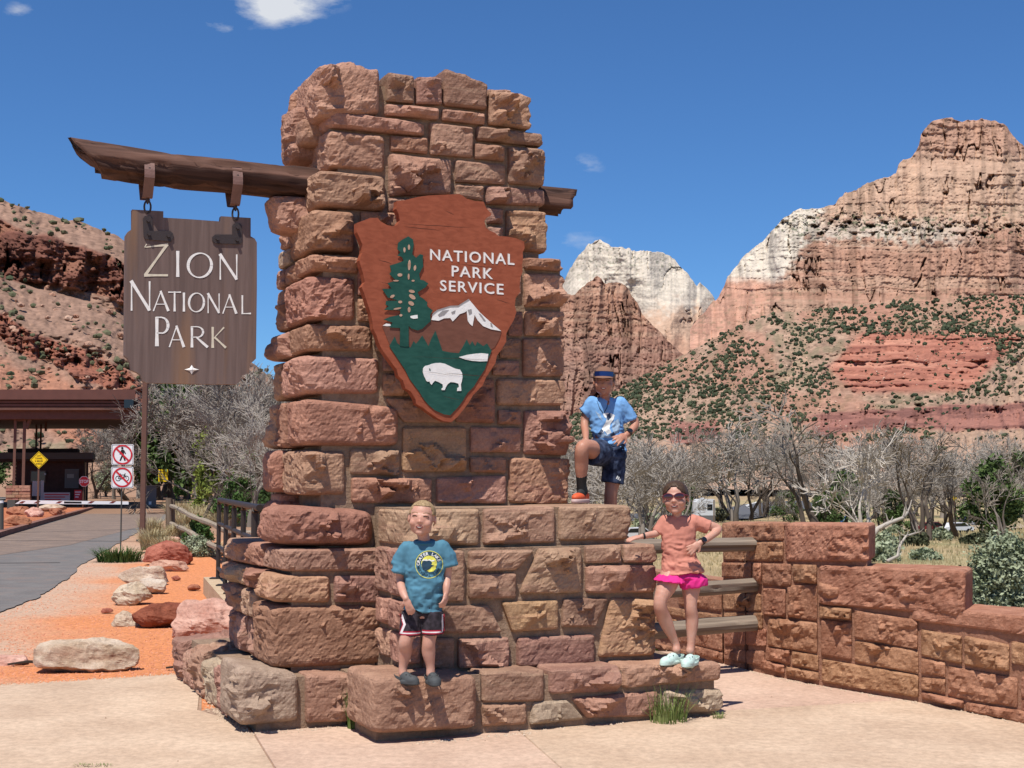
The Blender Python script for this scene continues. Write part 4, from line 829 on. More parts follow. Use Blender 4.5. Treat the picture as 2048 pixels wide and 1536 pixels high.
GL0 = lambda px, py: on_z(px, py, .0)
right_edge = jit([GL0(-700, 1420), GL0(-120, 1262), GL0(0, 1225), GL0(75, 1195), GL0(130, 1160)], .22, .030, 3) + jit([GL0(130, 1160), GL0(165, 1128), GL0(205, 1105), GL0(262, 1072), GL0(330, 1040)], .5, .04, 4)
far_r = [GL0(334, 1022), GL0(333, 1010), GL0(300, 1002)]; far_l = [GL0(268, 1002), GL0(205, 1003), GL0(186, 1012), GL0(188, 1019)]
left_e = [GL0(150, 1031), GL0(90, 1048), GL0(0, 1076), GL0(-300, 1180), GL0(-1400, 1700)]
strip('road', [(p.x, p.y) for p in right_edge + far_r + far_l + left_e], .001, M['asphalt'])
M['kerb'] = rockmat('brown_kerb', (.17, .085, .06), (.25, .14, .105), (.2, .11, .08), scale=5, bump=.3, jitter=0)
M['redgravel'] = rockmat('red_gravel', (.42, .15, .062), (.56, .235, .105), (.46, .18, .08), scale=30, bump=.8, bed=2, jitter=0, bdist=.02)
isl = [GL0(189, 1018), GL0(150, 1029), GL0(90, 1046), GL0(0, 1073), GL0(-300, 1176), GL0(-900, 1176), GL0(-900, 1030), GL0(0, 1010), GL0(120, 1011), GL0(175, 1013)]
mb = MB(); 
for a, b in zip(isl[:5], isl[1:6]): mb.beam(a + Vector((0, 0, .07)), b + Vector((0, 0, .07)), .22, .16)
tag(mb.build('kerb', M['kerb']), kind='structure')
strip('island_ground', [(p.x, p.y) for p in isl], .115, M['redgravel'])
strip('pavers_band', [(p.x, p.y) for p in (GL0(0, 1076), GL0(188, 1021), GL0(334, 1023), GL0(310, 1046), GL0(140, 1090), GL0(-200, 1140))], .005, rockmat('red_brown_paving', (.165, .118, .100), (.215, .155, .13), (.27, .18, .14), scale=1.2, bump=.2, bed=.3, jitter=0))
# pale cracks and a seam across the asphalt
M['seam'] = plain('tar_seam', (.05, .042, .038), .9)
mb = MB()
for a, b in ((GL0(-50, 1081), GL0(280, 1083)), (GL0(30, 1066), GL0(300, 1058)), (GL0(-200, 1128), GL0(120, 1126))): mb.beam(a + Vector((0, 0, .0065)), b + Vector((0, 0, .0065)), .05, .004)
tag(mb.build('tar_seams', M['seam']), kind='structure')
# the road beyond the kiosk and the campground road far right
strip('far_road', [(p.x, p.y) for p in (on_z(-400, 1000, 0), on_z(0, 1000, .0), on_z(60, 997, 0), on_z(60, 1003, 0), on_z(0, 1008, 0), on_z(-400, 1012, 0))], .3, M['asphalt'])
def onland(px, py):
    """where a ray meets the land"""
    r0 = ray(px, py); lo, hi = 8.0, 8000.0; last = lo
    ts = np.geomspace(8, 3000, 900); rx, ry, rz_ = r0
    Z = gz(rx * ts, ry * ts); hit = np.where(CAMZ + rz_ * ts < Z)[0]
    t = ts[hit[0]] if len(hit) else 3000
    return Vector((rx * t, ry * t, float(gz(np.array([rx * t]), np.array([ry * t]))[0])))
M['asphalt2'] = plain('far_asphalt', (.10, .10, .105), .9)
def landstrip(name, pxs, mat, dz=.35):
    mb = MB(); 
    for a, b in zip(pxs[:-1], pxs[1:]):
        P = [onland(*a[0]), onland(*b[0]), onland(*b[1]), onland(*a[1])]
        k = len(mb.v); mb.add([(p.x, p.y, p.z + dz) for p in P], [(0, 1, 2, 3)])
    return tag(mb.build(name, mat), kind='structure')
landstrip('campground_road', [((1250, 1030), (1250, 1046)), ((1430, 1026), (1430, 1044)), ((1480, 1012), (1505, 1040)), ((1530, 1006), (1590, 1026)), ((1600, 1003), (1650, 1012))], M['asphalt2'])
landstrip('campground_track', [((1740, 1052), (1740, 1060)), ((1850, 1052), (1850, 1064)), ((1960, 1050), (1960, 1062)), ((2080, 1046), (2080, 1058))], plain('pale_track', (.33, .26, .18), .95), .25)
landstrip('road_edge_line', [((1515, 1030), (1518, 1032)), ((1490, 1014), (1494, 1015)), ((1512, 1006), (1515, 1007))], plain('road_paint', (.6, .6, .58), .8), .4)

# ---------------- boulders
def boulder(px, py, wpx, hpx, label, mat, seed, flat=.6, yaw=None, Y=None, deep=.7, sink=.12, name='boulder', cat='boulder', zb=0.0, res=22):
    base = on_z(px, py, zb) if Y is None else at(px, py, Y); s = base.y / FPX; w = wpx * s; h = hpx * s
    rr = np.random.default_rng(seed); n = res; P = []; F = []
    U, Vv = np.meshgrid(np.linspace(0, 2 * np.pi, 2 * n, endpoint=False), np.linspace(0, np.pi, n)); U = U.ravel(); Vv = Vv.ravel()
    D = np.stack([np.sin(Vv) * np.cos(U), np.sin(Vv) * np.sin(U), np.cos(Vv)], 1)
    q = (np.abs(D) ** 3.2).sum(1) ** (1 / 3.2); X = D / q[:, None]
    for k in range(16):
        nn = rr.normal(0, 1, 3); nn /= np.linalg.norm(nn); nn[2] = abs(nn[2]) * .9 if k % 3 else nn[2]; d = rr.uniform(.62, .95); sd = np.maximum(X @ nn - d, 0); X = X - nn * sd[:, None]
    X = X * np.array([w / 2, w / 2 * deep, h / 2 / (1 - sink)])
    nrm = D; sc = 1.0 / max(w, .2)
    X = X + nrm * ((fbm(X * sc * 4 + seed, 4, seed) * .09 + (1 - np.abs(fbm(X * sc * 7 + seed, 3, seed + 3)) * 3) * .022) * min(w, h * 2))[:, None]
    a = rr.uniform(-.5, .5) if yaw is None else yaw; X = X @ np.array([[math.cos(a), math.sin(a), 0], [-math.sin(a), math.cos(a), 0], [0, 0, 1]])
    sx = (X[:, 0].max() - X[:, 0].min()); X[:, 0] *= w / sx
    X[:, 2] *= h * (1 + sink) / (X[:, 2].max() - X[:, 2].min()); X[:, 2] -= X[:, 2].min() + h * sink
    F = []
    m = 2 * n
    I = np.arange((n - 1) * m).reshape(n - 1, m); F = np.stack([I, I + m, np.roll(I, -1, 1) + m, np.roll(I, -1, 1)], -1).reshape(-1, 4)
    me = npmesh(name, X, F, smooth=False)
    o = link(name, me, mat); o.location = base; tag(o, label, cat); return o
M['b_pale'] = rockmat('pale_boulder', (.38, .275, .19), (.56, .45, .35), (.34, .195, .13), scale=4, bump=.7, bed=5, jitter=.05)
M['b_white'] = rockmat('white_boulder', (.44, .34, .26), (.62, .53, .44), (.40, .28, .2), scale=4, bump=.7, bed=5, jitter=.05)
M['b_red'] = rockmat('red_boulder', (.24, .075, .045), (.40, .16, .10), (.32, .12, .08), scale=3, bump=.7, bed=6, jitter=.05)
M['b_dark'] = rockmat('dark_red_boulder', (.16, .048, .028), (.26, .085, .048), (.2, .06, .04), scale=6, bump=.9, bed=10, jitter=.05)
M['b_pink'] = rockmat('pink_boulder', (.42, .22, .16), (.60, .38, .29), (.36, .17, .12), scale=2.5, bump=.6, bed=8, jitter=.05)
boulder(176, 1338, 206, 62, 'long pale cream boulder lying on the red gravel beside the pavement', M['b_pale'], 3, yaw=.12, deep=.5, res=40, sink=.15)
boulder(420, 1292, 130, 92, 'big sloping pink slab of rock beside the foot of the stone monument', M['b_pink'], 9, yaw=.9, deep=.9, res=36)
boulder(332, 1251, 126, 46, 'dark brick red pointed rock in the middle of the red gravel bed', M['b_dark'], 14, yaw=.15, deep=.6, res=36)
boulder(250, 1249, 66, 28, 'small half buried whitish rock left of the dark brick red one', M['b_pale'], 21, yaw=.1, sink=.5, res=26)
boulder(267, 1207, 78, 44, 'rounded tan rock with a hollow in front of the white one', M['b_pale'], 33, yaw=.2, deep=.7, res=30)
boulder(293, 1186, 82, 30, 'bright white rock behind the hollowed tan rock', M['b_white'], 35, yaw=-.2, deep=.6, res=30)
boulder(291, 1168, 94, 36, 'flat buff rock behind the white one on the red gravel', M['b_pale'], 44, yaw=.1, deep=.6, res=30)
boulder(340, 1141, 78, 22, 'low mauve rock with a square end lying against the tall red one', M['b_pink'], 51, yaw=.1, deep=.5, res=26)
boulder(332, 1128, 96, 46, 'tall red boulder at the head of the gravel bed behind the two sign posts', M['b_red'], 58, yaw=.5, deep=.7, res=34)
boulder(395, 1110, 26, 12, 'little pinkish stone at the right of the tall red boulder', M['b_pink'], 60, res=14)
boulder(345, 1087, 40, 14, 'dusty pink stone under the dry grass clump', M['b_pink'], 63, res=16)
boulder(20, 1326, 90, 16, 'flat brown slab almost buried at the left edge of the gravel bed', M['b_pink'], 66, sink=.6, res=20)
boulder(33, 1051, 56, 21, 'broad low red boulder nearest the kerb on the island', M['b_red'], 71, yaw=.1, res=24, zb=.11)
boulder(40, 1030, 48, 18, 'rounded red boulder behind the broad one on the island', M['b_red'], 73, yaw=.3, res=22, zb=.11)
boulder(66, 1034, 40, 20, 'pale pink boulder beside the diamond sign post', M['b_pink'], 75, yaw=-.1, res=22, zb=.11)
boulder(112, 1031, 32, 15, 'small bright orange red boulder right of the diamond sign', M['b_red'], 77, yaw=.1, res=20, zb=.11)
boulder(106, 1023, 52, 17, 'tan boulder behind the small orange red one', M['b_pale'], 79, yaw=.1, res=22, zb=.11)
for k, (px, py, w, h) in enumerate(((455, 1205, 34, 16), (388, 1180, 26, 12), (352, 1160, 22, 9), (215, 1225, 24, 9), (432, 1232, 30, 14))):
    boulder(px, py, w, h, ('small red rock by the concrete kerb of the railing', 'little red stone right of the flat buff rock', 'tiny red stone below the low mauve rock', 'tiny red stone left of the hollowed tan rock', 'small red rock just behind the sloping pink slab')[k], M['b_red'], 90 + k, res=14, name='rock', cat='rock')
r = np.random.default_rng(8); pts = []
while len(pts) < 5200:
    p = on_z(r.uniform(-150, 520), 1070 + 330 * r.random() ** .8, .0)
    if p.x > np.interp(p.y, [10, 15.8, 24.6, 46, 72], [-4.6, -6.0, -7.7, -12.5, -18.5]) and not (p.y < 10.2 + .53 * (p.x + 3.85) + .1) and p.x < -.5 - .16 * (p.y - 9): pts.append((p.x, p.y, float(gz(np.array([p.x]), np.array([p.y]))[0]) + .002))
scatter('gravel', pts, rockmat('loose_gravel', (.50, .20, .09), (.60, .32, .21), (.54, .24, .125), scale=35, bump=0, jitter=0), .006, .017, 5)
for k in range(3):
    mb = MB(); p = on_z((372, 150, 55)[k], (1338, 1330, 1331)[k]); mb.tube([p + Vector((-.16, -.02, .012)), p + Vector((0, .01, .03)), p + Vector((.17, .05, .02))], [.008, .014, .006], 5)
    tag(mb.build('stick', plain('dark_stick', (.04, .028, .02), .9)), ('black twig on the red gravel just behind the pavement edge, left of the monument', 'dark twig at the left end of the cream boulder', 'dark twig at the far left of the gravel bed')[k], 'twig', 'twigs on the red gravel')

# ---------------- the stepped wall on the right
wall = thing('stepped_wall', W1[3] + Vector((0, .2, 0)), 'low red sandstone wall stepping down in three tiers at the right of the pavement', 'wall')
WB = [p.copy() for p in W1]
cum = [0]
for a, b in zip(WB[:-1], WB[1:]): cum.append(cum[-1] + (b - a).length)
def wpt(s):
    i = max(0, min(len(WB) - 2, int(np.searchsorted(cum, s) - 1))); t = (s - cum[i]) / (cum[i + 1] - cum[i]); a, b = WB[i], WB[i + 1]; d = (b - a).normalized()
    return a + (b - a) * t, d
_S = np.linspace(-.6, cum[-1] + .5, 200); _P = []; _N = []
for s_ in _S: p, d = wpt(s_); _P.append(p); _N.append(Vector((-d.y, d.x, 0)))
_P = np.array(_P); _N = np.array(_N)
for c in range(3): _N[:, c] = np.convolve(np.pad(_N[:, c], 8, 'edge'), np.ones(17) / 17, 'valid')
_N /= np.linalg.norm(_N, axis=1)[:, None]
_V = _P / np.linalg.norm(_P[:, :2], axis=1)[:, None]; _V[:, 2] = 0; _N = _N * .15 + _V * .85; _N /= np.linalg.norm(_N, axis=1)[:, None]   # the ends are cut on the skew
def frame_wall(X):
    px = np.stack([np.interp(X[:, 0], _S, _P[:, c]) for c in range(3)], 1); n = np.stack([np.interp(X[:, 0], _S, _N[:, c]) for c in range(3)], 1)
    return px + n * X[:, 1:2] + X[:, 2:3] * np.array([0, 0, 1.0])
def wuz(px, py):
    """(s, z) on the wall's face seen at a pixel"""
    r0 = ray(px, py); best = None; prev = None
    for s_ in np.linspace(-.6, cum[-1] + .5, 400):
        i = np.interp(s_, _S, _P[:, 0]); j = np.interp(s_, _S, _P[:, 1]); v = i * r0.y - j * r0.x
        if prev is not None and (v > 0) != (prev[0] > 0):
            f = prev[0] / (prev[0] - v); s1 = prev[1] + f * (s_ - prev[1]); j1 = prev[2] + f * (j - prev[2]); return s1, CAMZ + r0.z * j1 / r0.y
        prev = (v, s_, j)
    return cum[-1], .5
def wst(q, thick=.4, **kw):
    Q = [wuz(1300 + x / 2.738, 1020 + y / 2.738) for x, y in q]; cu = sum(a for a, _ in Q) / 4; cz = sum(b for _, b in Q) / 4
    Q = [(a + (.003 if a < cu else -.003), b + (.003 if b < cz else -.003)) for a, b in Q]
    kw.setdefault('bulge', .034); kw.setdefault('amp', .02); kw.setdefault('cuts', 5); kw.setdefault('lp', 20)
    return stone_uz(Q, .0, thick, 'st_wall', parent=wall, frame=frame_wall, **kw)
def q4(xl, a, xr, b, c, d): return [(xl, a), (xr, b), (xr, c), (xl, d)]
for q, kw in [
    (q4(390, 70, 735, 72, 170, 165), dict(thick=.52, top=.004)), (q4(735, 72, 1200, 76, 285, 285), dict(thick=.52, top=.004, bulge=.055, cuts=8, amp=.03)),
    (q4(395, 172, 735, 172, 282, 280), {}), (q4(388, 285, 560, 287, 378, 372), {}), (q4(610, 288, 775, 292, 420, 412), {}), (q4(560, 287, 612, 288, 410, 405), {}), (q4(778, 294, 915, 298, 410, 395), {}),
    (q4(918, 300, 1728, 330, 590, 520), dict(thick=.52, top=.004, bulge=.055, cuts=9, amp=.03)),
    (q4(918, 388, 1040, 398, 520, 510), {}), (q4(615, 425, 745, 430, 590, 578), {}), (q4(748, 410, 918, 405, 612, 590), {}),
    (q4(920, 520, 1108, 540, 605, 590), {}), (q4(930, 595, 1108, 612, 830, 800), {}), (q4(1110, 545, 1470, 600, 768, 705), {}), (q4(1112, 712, 1475, 772, 905, 835), {}),
    (q4(640, 582, 920, 615, 792, 745), {}), (q4(630, 748, 770, 768, 850, 822), {}), (q4(772, 770, 925, 795, 885, 850), {}), (q4(600, 812, 738, 850, 898, 868), {}), (q4(740, 855, 928, 890, 942, 905), {}),
    (q4(932, 812, 1478, 905, 1035, 945), dict(bulge=.03)),
    (q4(1428, 525, 2420, 610, 735, 608), dict(thick=.60, top=.004, bulge=.03)),
    (q4(1478, 650, 1712, 690, 850, 800), {}), (q4(1716, 685, 1972, 735, 888, 855), {}), (q4(1970, 715, 2420, 790, 930, 840), dict(bulge=.05)),
    (q4(1480, 808, 1620, 835, 920, 895), {}), (q4(1480, 915, 1620, 925, 1015, 985), {}), (q4(1622, 850, 2020, 920, 1088, 1022), {}), (q4(1480, 990, 1722, 1045, 1090, 1035), dict(bulge=.03)), (q4(1724, 1050, 2060, 1100, 1180, 1100), dict(bulge=.03)),
    (q4(2024, 905, 2420, 980, 1200, 1110), {}), (q4(2062, 1120, 2420, 1210, 1320, 1190), {}),
    (q4(150, 445, 395, 455, 560, 520), {}), (q4(395, 450, 610, 458, 560, 550), {}), (q4(40, 520, 395, 575, 625, 570), dict(top=.004)), (q4(398, 560, 620, 560, 660, 640), {}),
    (q4(150, 610, 400, 650, 780, 720), {}), (q4(400, 645, 640, 650, 745, 745), {}), (q4(240, 740, 400, 780, 830, 790), {}), (q4(400, 765, 630, 770, 865, 820), {}), (q4(-60, 560, 150, 600, 720, 660), {}), (q4(-60, 700, 240, 780, 800, 740), {}),
]: wst(q, **kw)
mb = MB()
def wseg(s0, s1, z, z0=-.3, vf=.028, vb=.36):
    n = 10; S = np.linspace(s0, s1, n + 1); A = frame_wall(np.array([[s, v, zz] for s in S for v, zz in ((vf, z0), (vf, z), (vb, z), (vb, z0))]))
    F = [(i * 4 + k, (i + 1) * 4 + k, (i + 1) * 4 + (k + 1) % 4, i * 4 + (k + 1) % 4) for i in range(n) for k in range(4)] + [(0, 1, 2, 3), (n * 4 + 3, n * 4 + 2, n * 4 + 1, n * 4)]
    mb.add(A, F)
sA, zA = wuz(1442, 1046); sB, zB = wuz(1736, 1047); sC, zC = wuz(1929, 1141); sD, zD = wuz(1825, 1215)
wseg(-.5, sA, .70); wseg(sA + .02, sB - .02, zA - .03); wseg(sB - .019, sC - .02, wuz(1800, 1140)[1] - .05); wseg(sC - .019, cum[-1] - .02, wuz(2000, 1232)[1] - .05)
mb.build('mortar_core', M['wallmortar'], wall)

# ---------------- three weathered rails by the girl and a dark upright put in for shade
M['greywood'] = woodmat('grey_weathered_rail', (.135, .105, .080), (.27, .215, .165), axis=0, scale=2.2, bump=1.0, dist=.012)
M['shade_upright'] = plain('painted_shade_band', (.075, .035, .024), .9, var=.2, vscale=20, bump=.6, bscale=40)
rf = thing('rail_fence', Vector((1.8, 11.0, 0)), 'three weathered grey log rails with a dark upright put in for shade between the monument and the stepped wall', 'fence')
pe_ = on_z(1512, 1338); YF = pe_.y - .12
for (xl, yl, xr, yr, th, col) in ((1250, 1094, 1527, 1088, 28, 0), (1305, 1184, 1529, 1168, 28, 0), (1300, 1262, 1531, 1244, 31, 0)):
    YL = YF - .55; a = at(xl, yl, YL); b = at(xr, yr, YF); r0 = th / 2 * YF / FPX; L = (b - a).length; d = (b - a).normalized()
    n = 40; V = []; seg = 14
    for i in range(n + 1):
        for k in range(seg):
            V.append((L * i / n, math.cos(2 * math.pi * k / seg), math.sin(2 * math.pi * k / seg)))
    V = np.array(V); nn = fbm(np.stack([V[:, 0] * 1.5, V[:, 1] * 1.5 + yl, V[:, 2] * 1.5], 1), 3, 5) * .014 - np.maximum(0, .1 - np.abs(fbm(np.stack([V[:, 0] * .8, V[:, 1] * 4, V[:, 2] * 4 + yl], 1), 2, 6))) * .12
    rad = r0 + nn; X = np.stack([V[:, 0], V[:, 1] * rad, V[:, 2] * rad], 1)
    X[:, 0] = np.where(V[:, 0] > L - .01, X[:, 0] + V[:, 2] * -.01, X[:, 0])
    F = [(i * seg + k, (i + 1) * seg + k, (i + 1) * seg + (k + 1) % seg, i * seg + (k + 1) % seg) for i in range(n) for k in range(seg)] + [tuple(range(seg)), tuple(n * seg + k for k in reversed(range(seg)))]
    me = bpy.data.meshes.new('rail'); me.from_pydata([tuple(p) for p in X], [], F)
    o = link('rail', me, M['greywood'], rf); o.location = a - rf.location; o.rotation_euler = d.to_track_quat('X', 'Z').to_euler()
zt = at(1512, 1100, YF).z; mb = MB(); p0 = at(1508, 1338, YF + .12); mb.box((p0.x, p0.y, zt / 2 - .02), (.155, .12, zt + .04)); mb.build('post', M['shade_upright'], rf)  # added dark upright, stands in for a band of shade on the wall
# ================================================================ entrance station and signs on the left
def zf(x, y): return (x / 3.938, 760 + y / 3.938)
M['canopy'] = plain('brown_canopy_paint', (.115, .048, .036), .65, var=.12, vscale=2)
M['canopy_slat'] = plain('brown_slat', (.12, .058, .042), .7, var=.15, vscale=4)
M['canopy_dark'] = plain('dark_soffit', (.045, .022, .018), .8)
M['booth'] = plain('booth_boards', (.060, .026, .020), .8, var=.2, vscale=5)
M['booth_roof'] = plain('booth_roof_metal', (.075, .068, .066), .6)
M['glass'] = plain('dark_glass', (.012, .014, .016), .12, spec=.6)
M['post_brown'] = plain('brown_steel_post', (.125, .062, .044), .6, var=.08, vscale=8)
M['post_grey'] = plain('grey_green_post', (.085, .085, .075), .6, metal=.2)
M['sign_white'] = plain('sign_white', (.72, .72, .72), .45)
M['sign_red'] = plain('sign_red', (.50, .018, .028), .45)
M['sign_black'] = plain('sign_black', (.012, .012, .012), .5)
M['sign_yellow'] = plain('sign_yellow', (.80, .55, .010), .45)
M['box_grey'] = plain('grey_cabinet', (.14, .13, .125), .6)
M['paper'] = plain('pale_notice', (.50, .46, .44), .7)
YC = 68.0; SKEW = True      # the station stands at an angle to the view
def bx(mb, px0, px1, py0, py1, Y0, Y1, mi=0):
    a = at(px0, py1, Y0); b = at(px1, py0, Y0); n = len(mb.v); k = (-.29 if Y0 > 60 and SKEW else 0) * (Y1 - Y0)
    mb.box(((a.x + b.x) / 2, (Y0 + Y1) / 2, (a.z + b.z) / 2), (abs(b.x - a.x), Y1 - Y0, abs(b.z - a.z)), mi=mi)
    mb.v[n:] = [(x + (k if y > (Y0 + Y1) / 2 else 0), y, z) for x, y, z in mb.v[n:]]; return mb
can = thing('entrance_canopy', at(40, 1000, YC), 'long brown flat canopy on paired posts over the entrance lanes at the left edge', 'canopy')
bx(MB(), -420, 271, 779, 799, YC, YC + 9).build('roof', M['canopy'], can)
k = 0
for y0, y1 in ((801, 806), (807.5, 813), (814.5, 820)):
    bx(MB(), -420, 273 + k, y0, y1, YC + .18, YC + .5).build('fascia_board', M['canopy_slat'], can); k += 1
bx(MB(), -420, 276, 800, 838, YC + .5, YC + .8).build('beam', M['canopy_slat'], can)
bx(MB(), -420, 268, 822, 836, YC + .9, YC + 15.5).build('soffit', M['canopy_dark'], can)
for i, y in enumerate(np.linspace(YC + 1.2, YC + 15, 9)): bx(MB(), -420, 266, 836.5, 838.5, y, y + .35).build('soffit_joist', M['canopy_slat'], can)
bx(MB(), 248, 267, 799, 816, YC - .1, YC + .17).build('end_light', M['glass'], can)
for px0, px1 in ((24.5, 34), (43, 53)):
    bx(MB(), px0, px1, 812, 972, YC + .9, YC + 1.15).build('post', M['post_brown'], can)
bx(MB(), 30, 47, 806, 842, YC + .95, YC + 1.1).build('gusset', M['post_brown'], can)
for px in (70, 79): 
    bx(MB(), px, px + 5, 836, 900, YC + 9, YC + 9.3).build('post', M['canopy_dark'], can)
mb = MB(); mb.beam(at(53, 858, YC + 1), at(66, 822, YC + 1), .16, .16); mb.build('brace', M['post_brown'], can)
bx(MB(), 89, 94, 832, 862, YC + 6, YC + 6.3).build('hanging_light', M['canopy_dark'], can)
pier = thing('stone_pier', at(36, 1000, YC), 'coursed red stone pier under the canopy posts', 'pier')
for j, (y0, y1) in enumerate(((971, 976), (976.6, 982), (982.6, 989), (989.6, 995), (995.6, 1004))):
    xs_ = [11, 24 + (j % 2) * 6, 40 + (j % 2) * 5 - 3, 60]
    for x0, x1 in zip(xs_[:-1], xs_[1:]): bx(MB(), x0 + .3, x1 - .3, y0, y1, YC + .5 - (j % 2) * .03, YC + 1.5).build('stone', M[('st_red', 'st_pink', 'st_tan')[(j + int(x0)) % 3]], pier)
bx(MB(), 11.5, 59.5, 972, 1004, YC + .62, YC + 1.45).build('mortar_core', M['mortar'], pier)
YB = 76.0
booth = thing('fee_booth', at(95, 1012, YB), 'dark brown fee booth with a flat overhanging roof behind the diamond sign', 'booth')
bx(MB(), -60, 187, 905, 918, YB - .9, YB + 5).build('roof', M['booth_roof'], booth)
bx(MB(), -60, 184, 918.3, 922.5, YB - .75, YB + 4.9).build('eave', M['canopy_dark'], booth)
bx(MB(), 15, 156, 897, 904.6, YB + .6, YB + 4).build('upper_roof', M['canopy_dark'], booth)
bx(MB(), 30, 168, 922.8, 1012, YB, YB + 4.4).build('wall', M['booth'], booth)
for y in range(926, 1008, 7): bx(MB(), 30.2, 167.8, y, y + 5.6, YB - .035, YB - .002).build('siding_board', M['booth'], booth)
w = bx(MB(), 60, 92, 941, 965, YB - .10, YB - .04).build('window_frame', M['post_brown'], booth); bx(MB(), 62, 90, 943, 963, YB - .13, YB - .101).build('pane', M['glass'], w)
w = bx(MB(), 129, 158, 938, 976, YB - .10, YB - .04).build('notice_board', M['box_grey'], booth); bx(MB(), 131, 156, 940, 974, YB - .13, YB - .101).build('sheet', plain('notice_sheet', (.13, .11, .10), .6), w); bx(MB(), 134, 148, 948, 956, YB - .15, YB - .131).build('map', plain('notice_map', (.30, .27, .24), .7), w)
bx(MB(), 88, 92, 946, 950, YB - .2, YB - .14).build('sticker', M['paper'], booth)
bx(MB(), 170, 177, 922.8, 1018, YB - .6, YB - .35).build('corner_post', M['booth'], booth)
for (x0, x1, y0, y1, nm, m, lab, cat) in ((87, 140, 985, 1003, 'low_sign_board', 'paper', 'wide pale notice board standing low in front of the fee booth', 'sign'), (148, 164, 980, 1002, 'low_sign_board', 'sign_red', 'small upright red and white board beside the fee booth corner post', 'sign'),
                                          (64, 80, 962, 992, 'payment_box', 'box_pale', 'pale grey upright box left of the notice board by the booth', 'box'), (80.5, 88, 961, 1004, 'panel', 'box_pale', 'narrow white upright panel beside the grey box by the booth', 'panel')):
    if m == 'box_pale' and m not in M: M[m] = plain('pale_box', (.40, .39, .38), .6)
    g = on_z((x0 + x1) / 2, 1015).y + .5 * 0; Yq = 72.0
    t = thing(nm, at((x0 + x1) / 2, 1008, Yq), lab, cat)
    bx(MB(), x0, x1, y0, y1, Yq, Yq + (.5 if cat == 'box' else .06)).build('face' if cat != 'box' else 'case', M[m], t)
    bx(MB(), (x0 + x1) / 2 - 1, (x0 + x1) / 2 + 1, y1, 1014, Yq + .02, Yq + .05).build('leg', M['post_grey'], t)
    if nm == 'low_sign_board':
        for i in range(3): bx(MB(), x0 + 2, x1 - 2 - i * (x1 - x0) * .15, y0 + 3 + i * 5, y0 + 5 + i * 5, Yq - .012, Yq - .001).build('printed_line', M['sign_red'] if m == 'paper' else M['sign_white'], t)
# ---- road signs
def frY(Y): return lambda px, py, d: at(px, py, Y) + Vector((0, d, 0))
def post(t, px0, px1, ytop, ybot, Y, mat, th=.05):
    a = at(px0, ybot, Y); b = at(px1, ytop, Y); mb = MB(); mb.box(((a.x + b.x) / 2, Y + th / 2, (a.z + b.z) / 2), (b.x - a.x, th, b.z - a.z)); return mb.build('post', mat, t)
def rrect(x0, x1, y0, y1, r, n=4):
    P = []
    for cx_, cy_, a0 in ((x1 - r, y0 + r, -90), (x1 - r, y1 - r, 0), (x0 + r, y1 - r, 90), (x0 + r, y0 + r, 180)):
        for k in range(n + 1): a = R(a0 + 90 * k / n); P.append((cx_ + r * math.cos(a), cy_ + r * math.sin(a)))
    return P
def plate(name, P, Y, mat, parent, th=.004, dy=0.0):
    return slab(MB(), [(p[0], p[1]) for p in P], th, lambda x, y, d: at(x, y, Y) + Vector((0, d + dy, 0))).build(name, mat, parent, clean=True)
def sline(name, s, cx_, cy_, w, h, Y, mat, parent, bold=.02):
    V, F, W0, H0 = text2d(s, 1, bold); mb = MB(); mb.add([at(cx_ + x * w / W0, cy_ - y * h / H0, Y) for x, y in V], F); return mb.build(name, mat, parent)
def circ(cx_, cy_, r, n=28, ry=None): return [(cx_ + r * math.cos(2 * math.pi * k / n), cy_ + (ry or r) * math.sin(2 * math.pi * k / n)) for k in range(n)]
def ringmesh(cx_, cy_, r0, r1, Y, mat, parent, name='ring', n=32):
    mb = MB(); O = circ(cx_, cy_, r1, n); I = circ(cx_, cy_, r0, n); mb.add([at(x, y, Y) for x, y in O + I], [(k, (k + 1) % n, (k + 1) % n + n, k + n) for k in range(n)]); return mb.build(name, mat, parent)
Y1 = on_z(242, 1108).y
t = thing('prohibition_sign_post', on_z(242, 1108), 'grey post by the road with two square signs, no pedestrians over no bicycles', 'road sign')
post(t, 239.3, 245.6, 886, 1112, Y1, M['post_grey'])
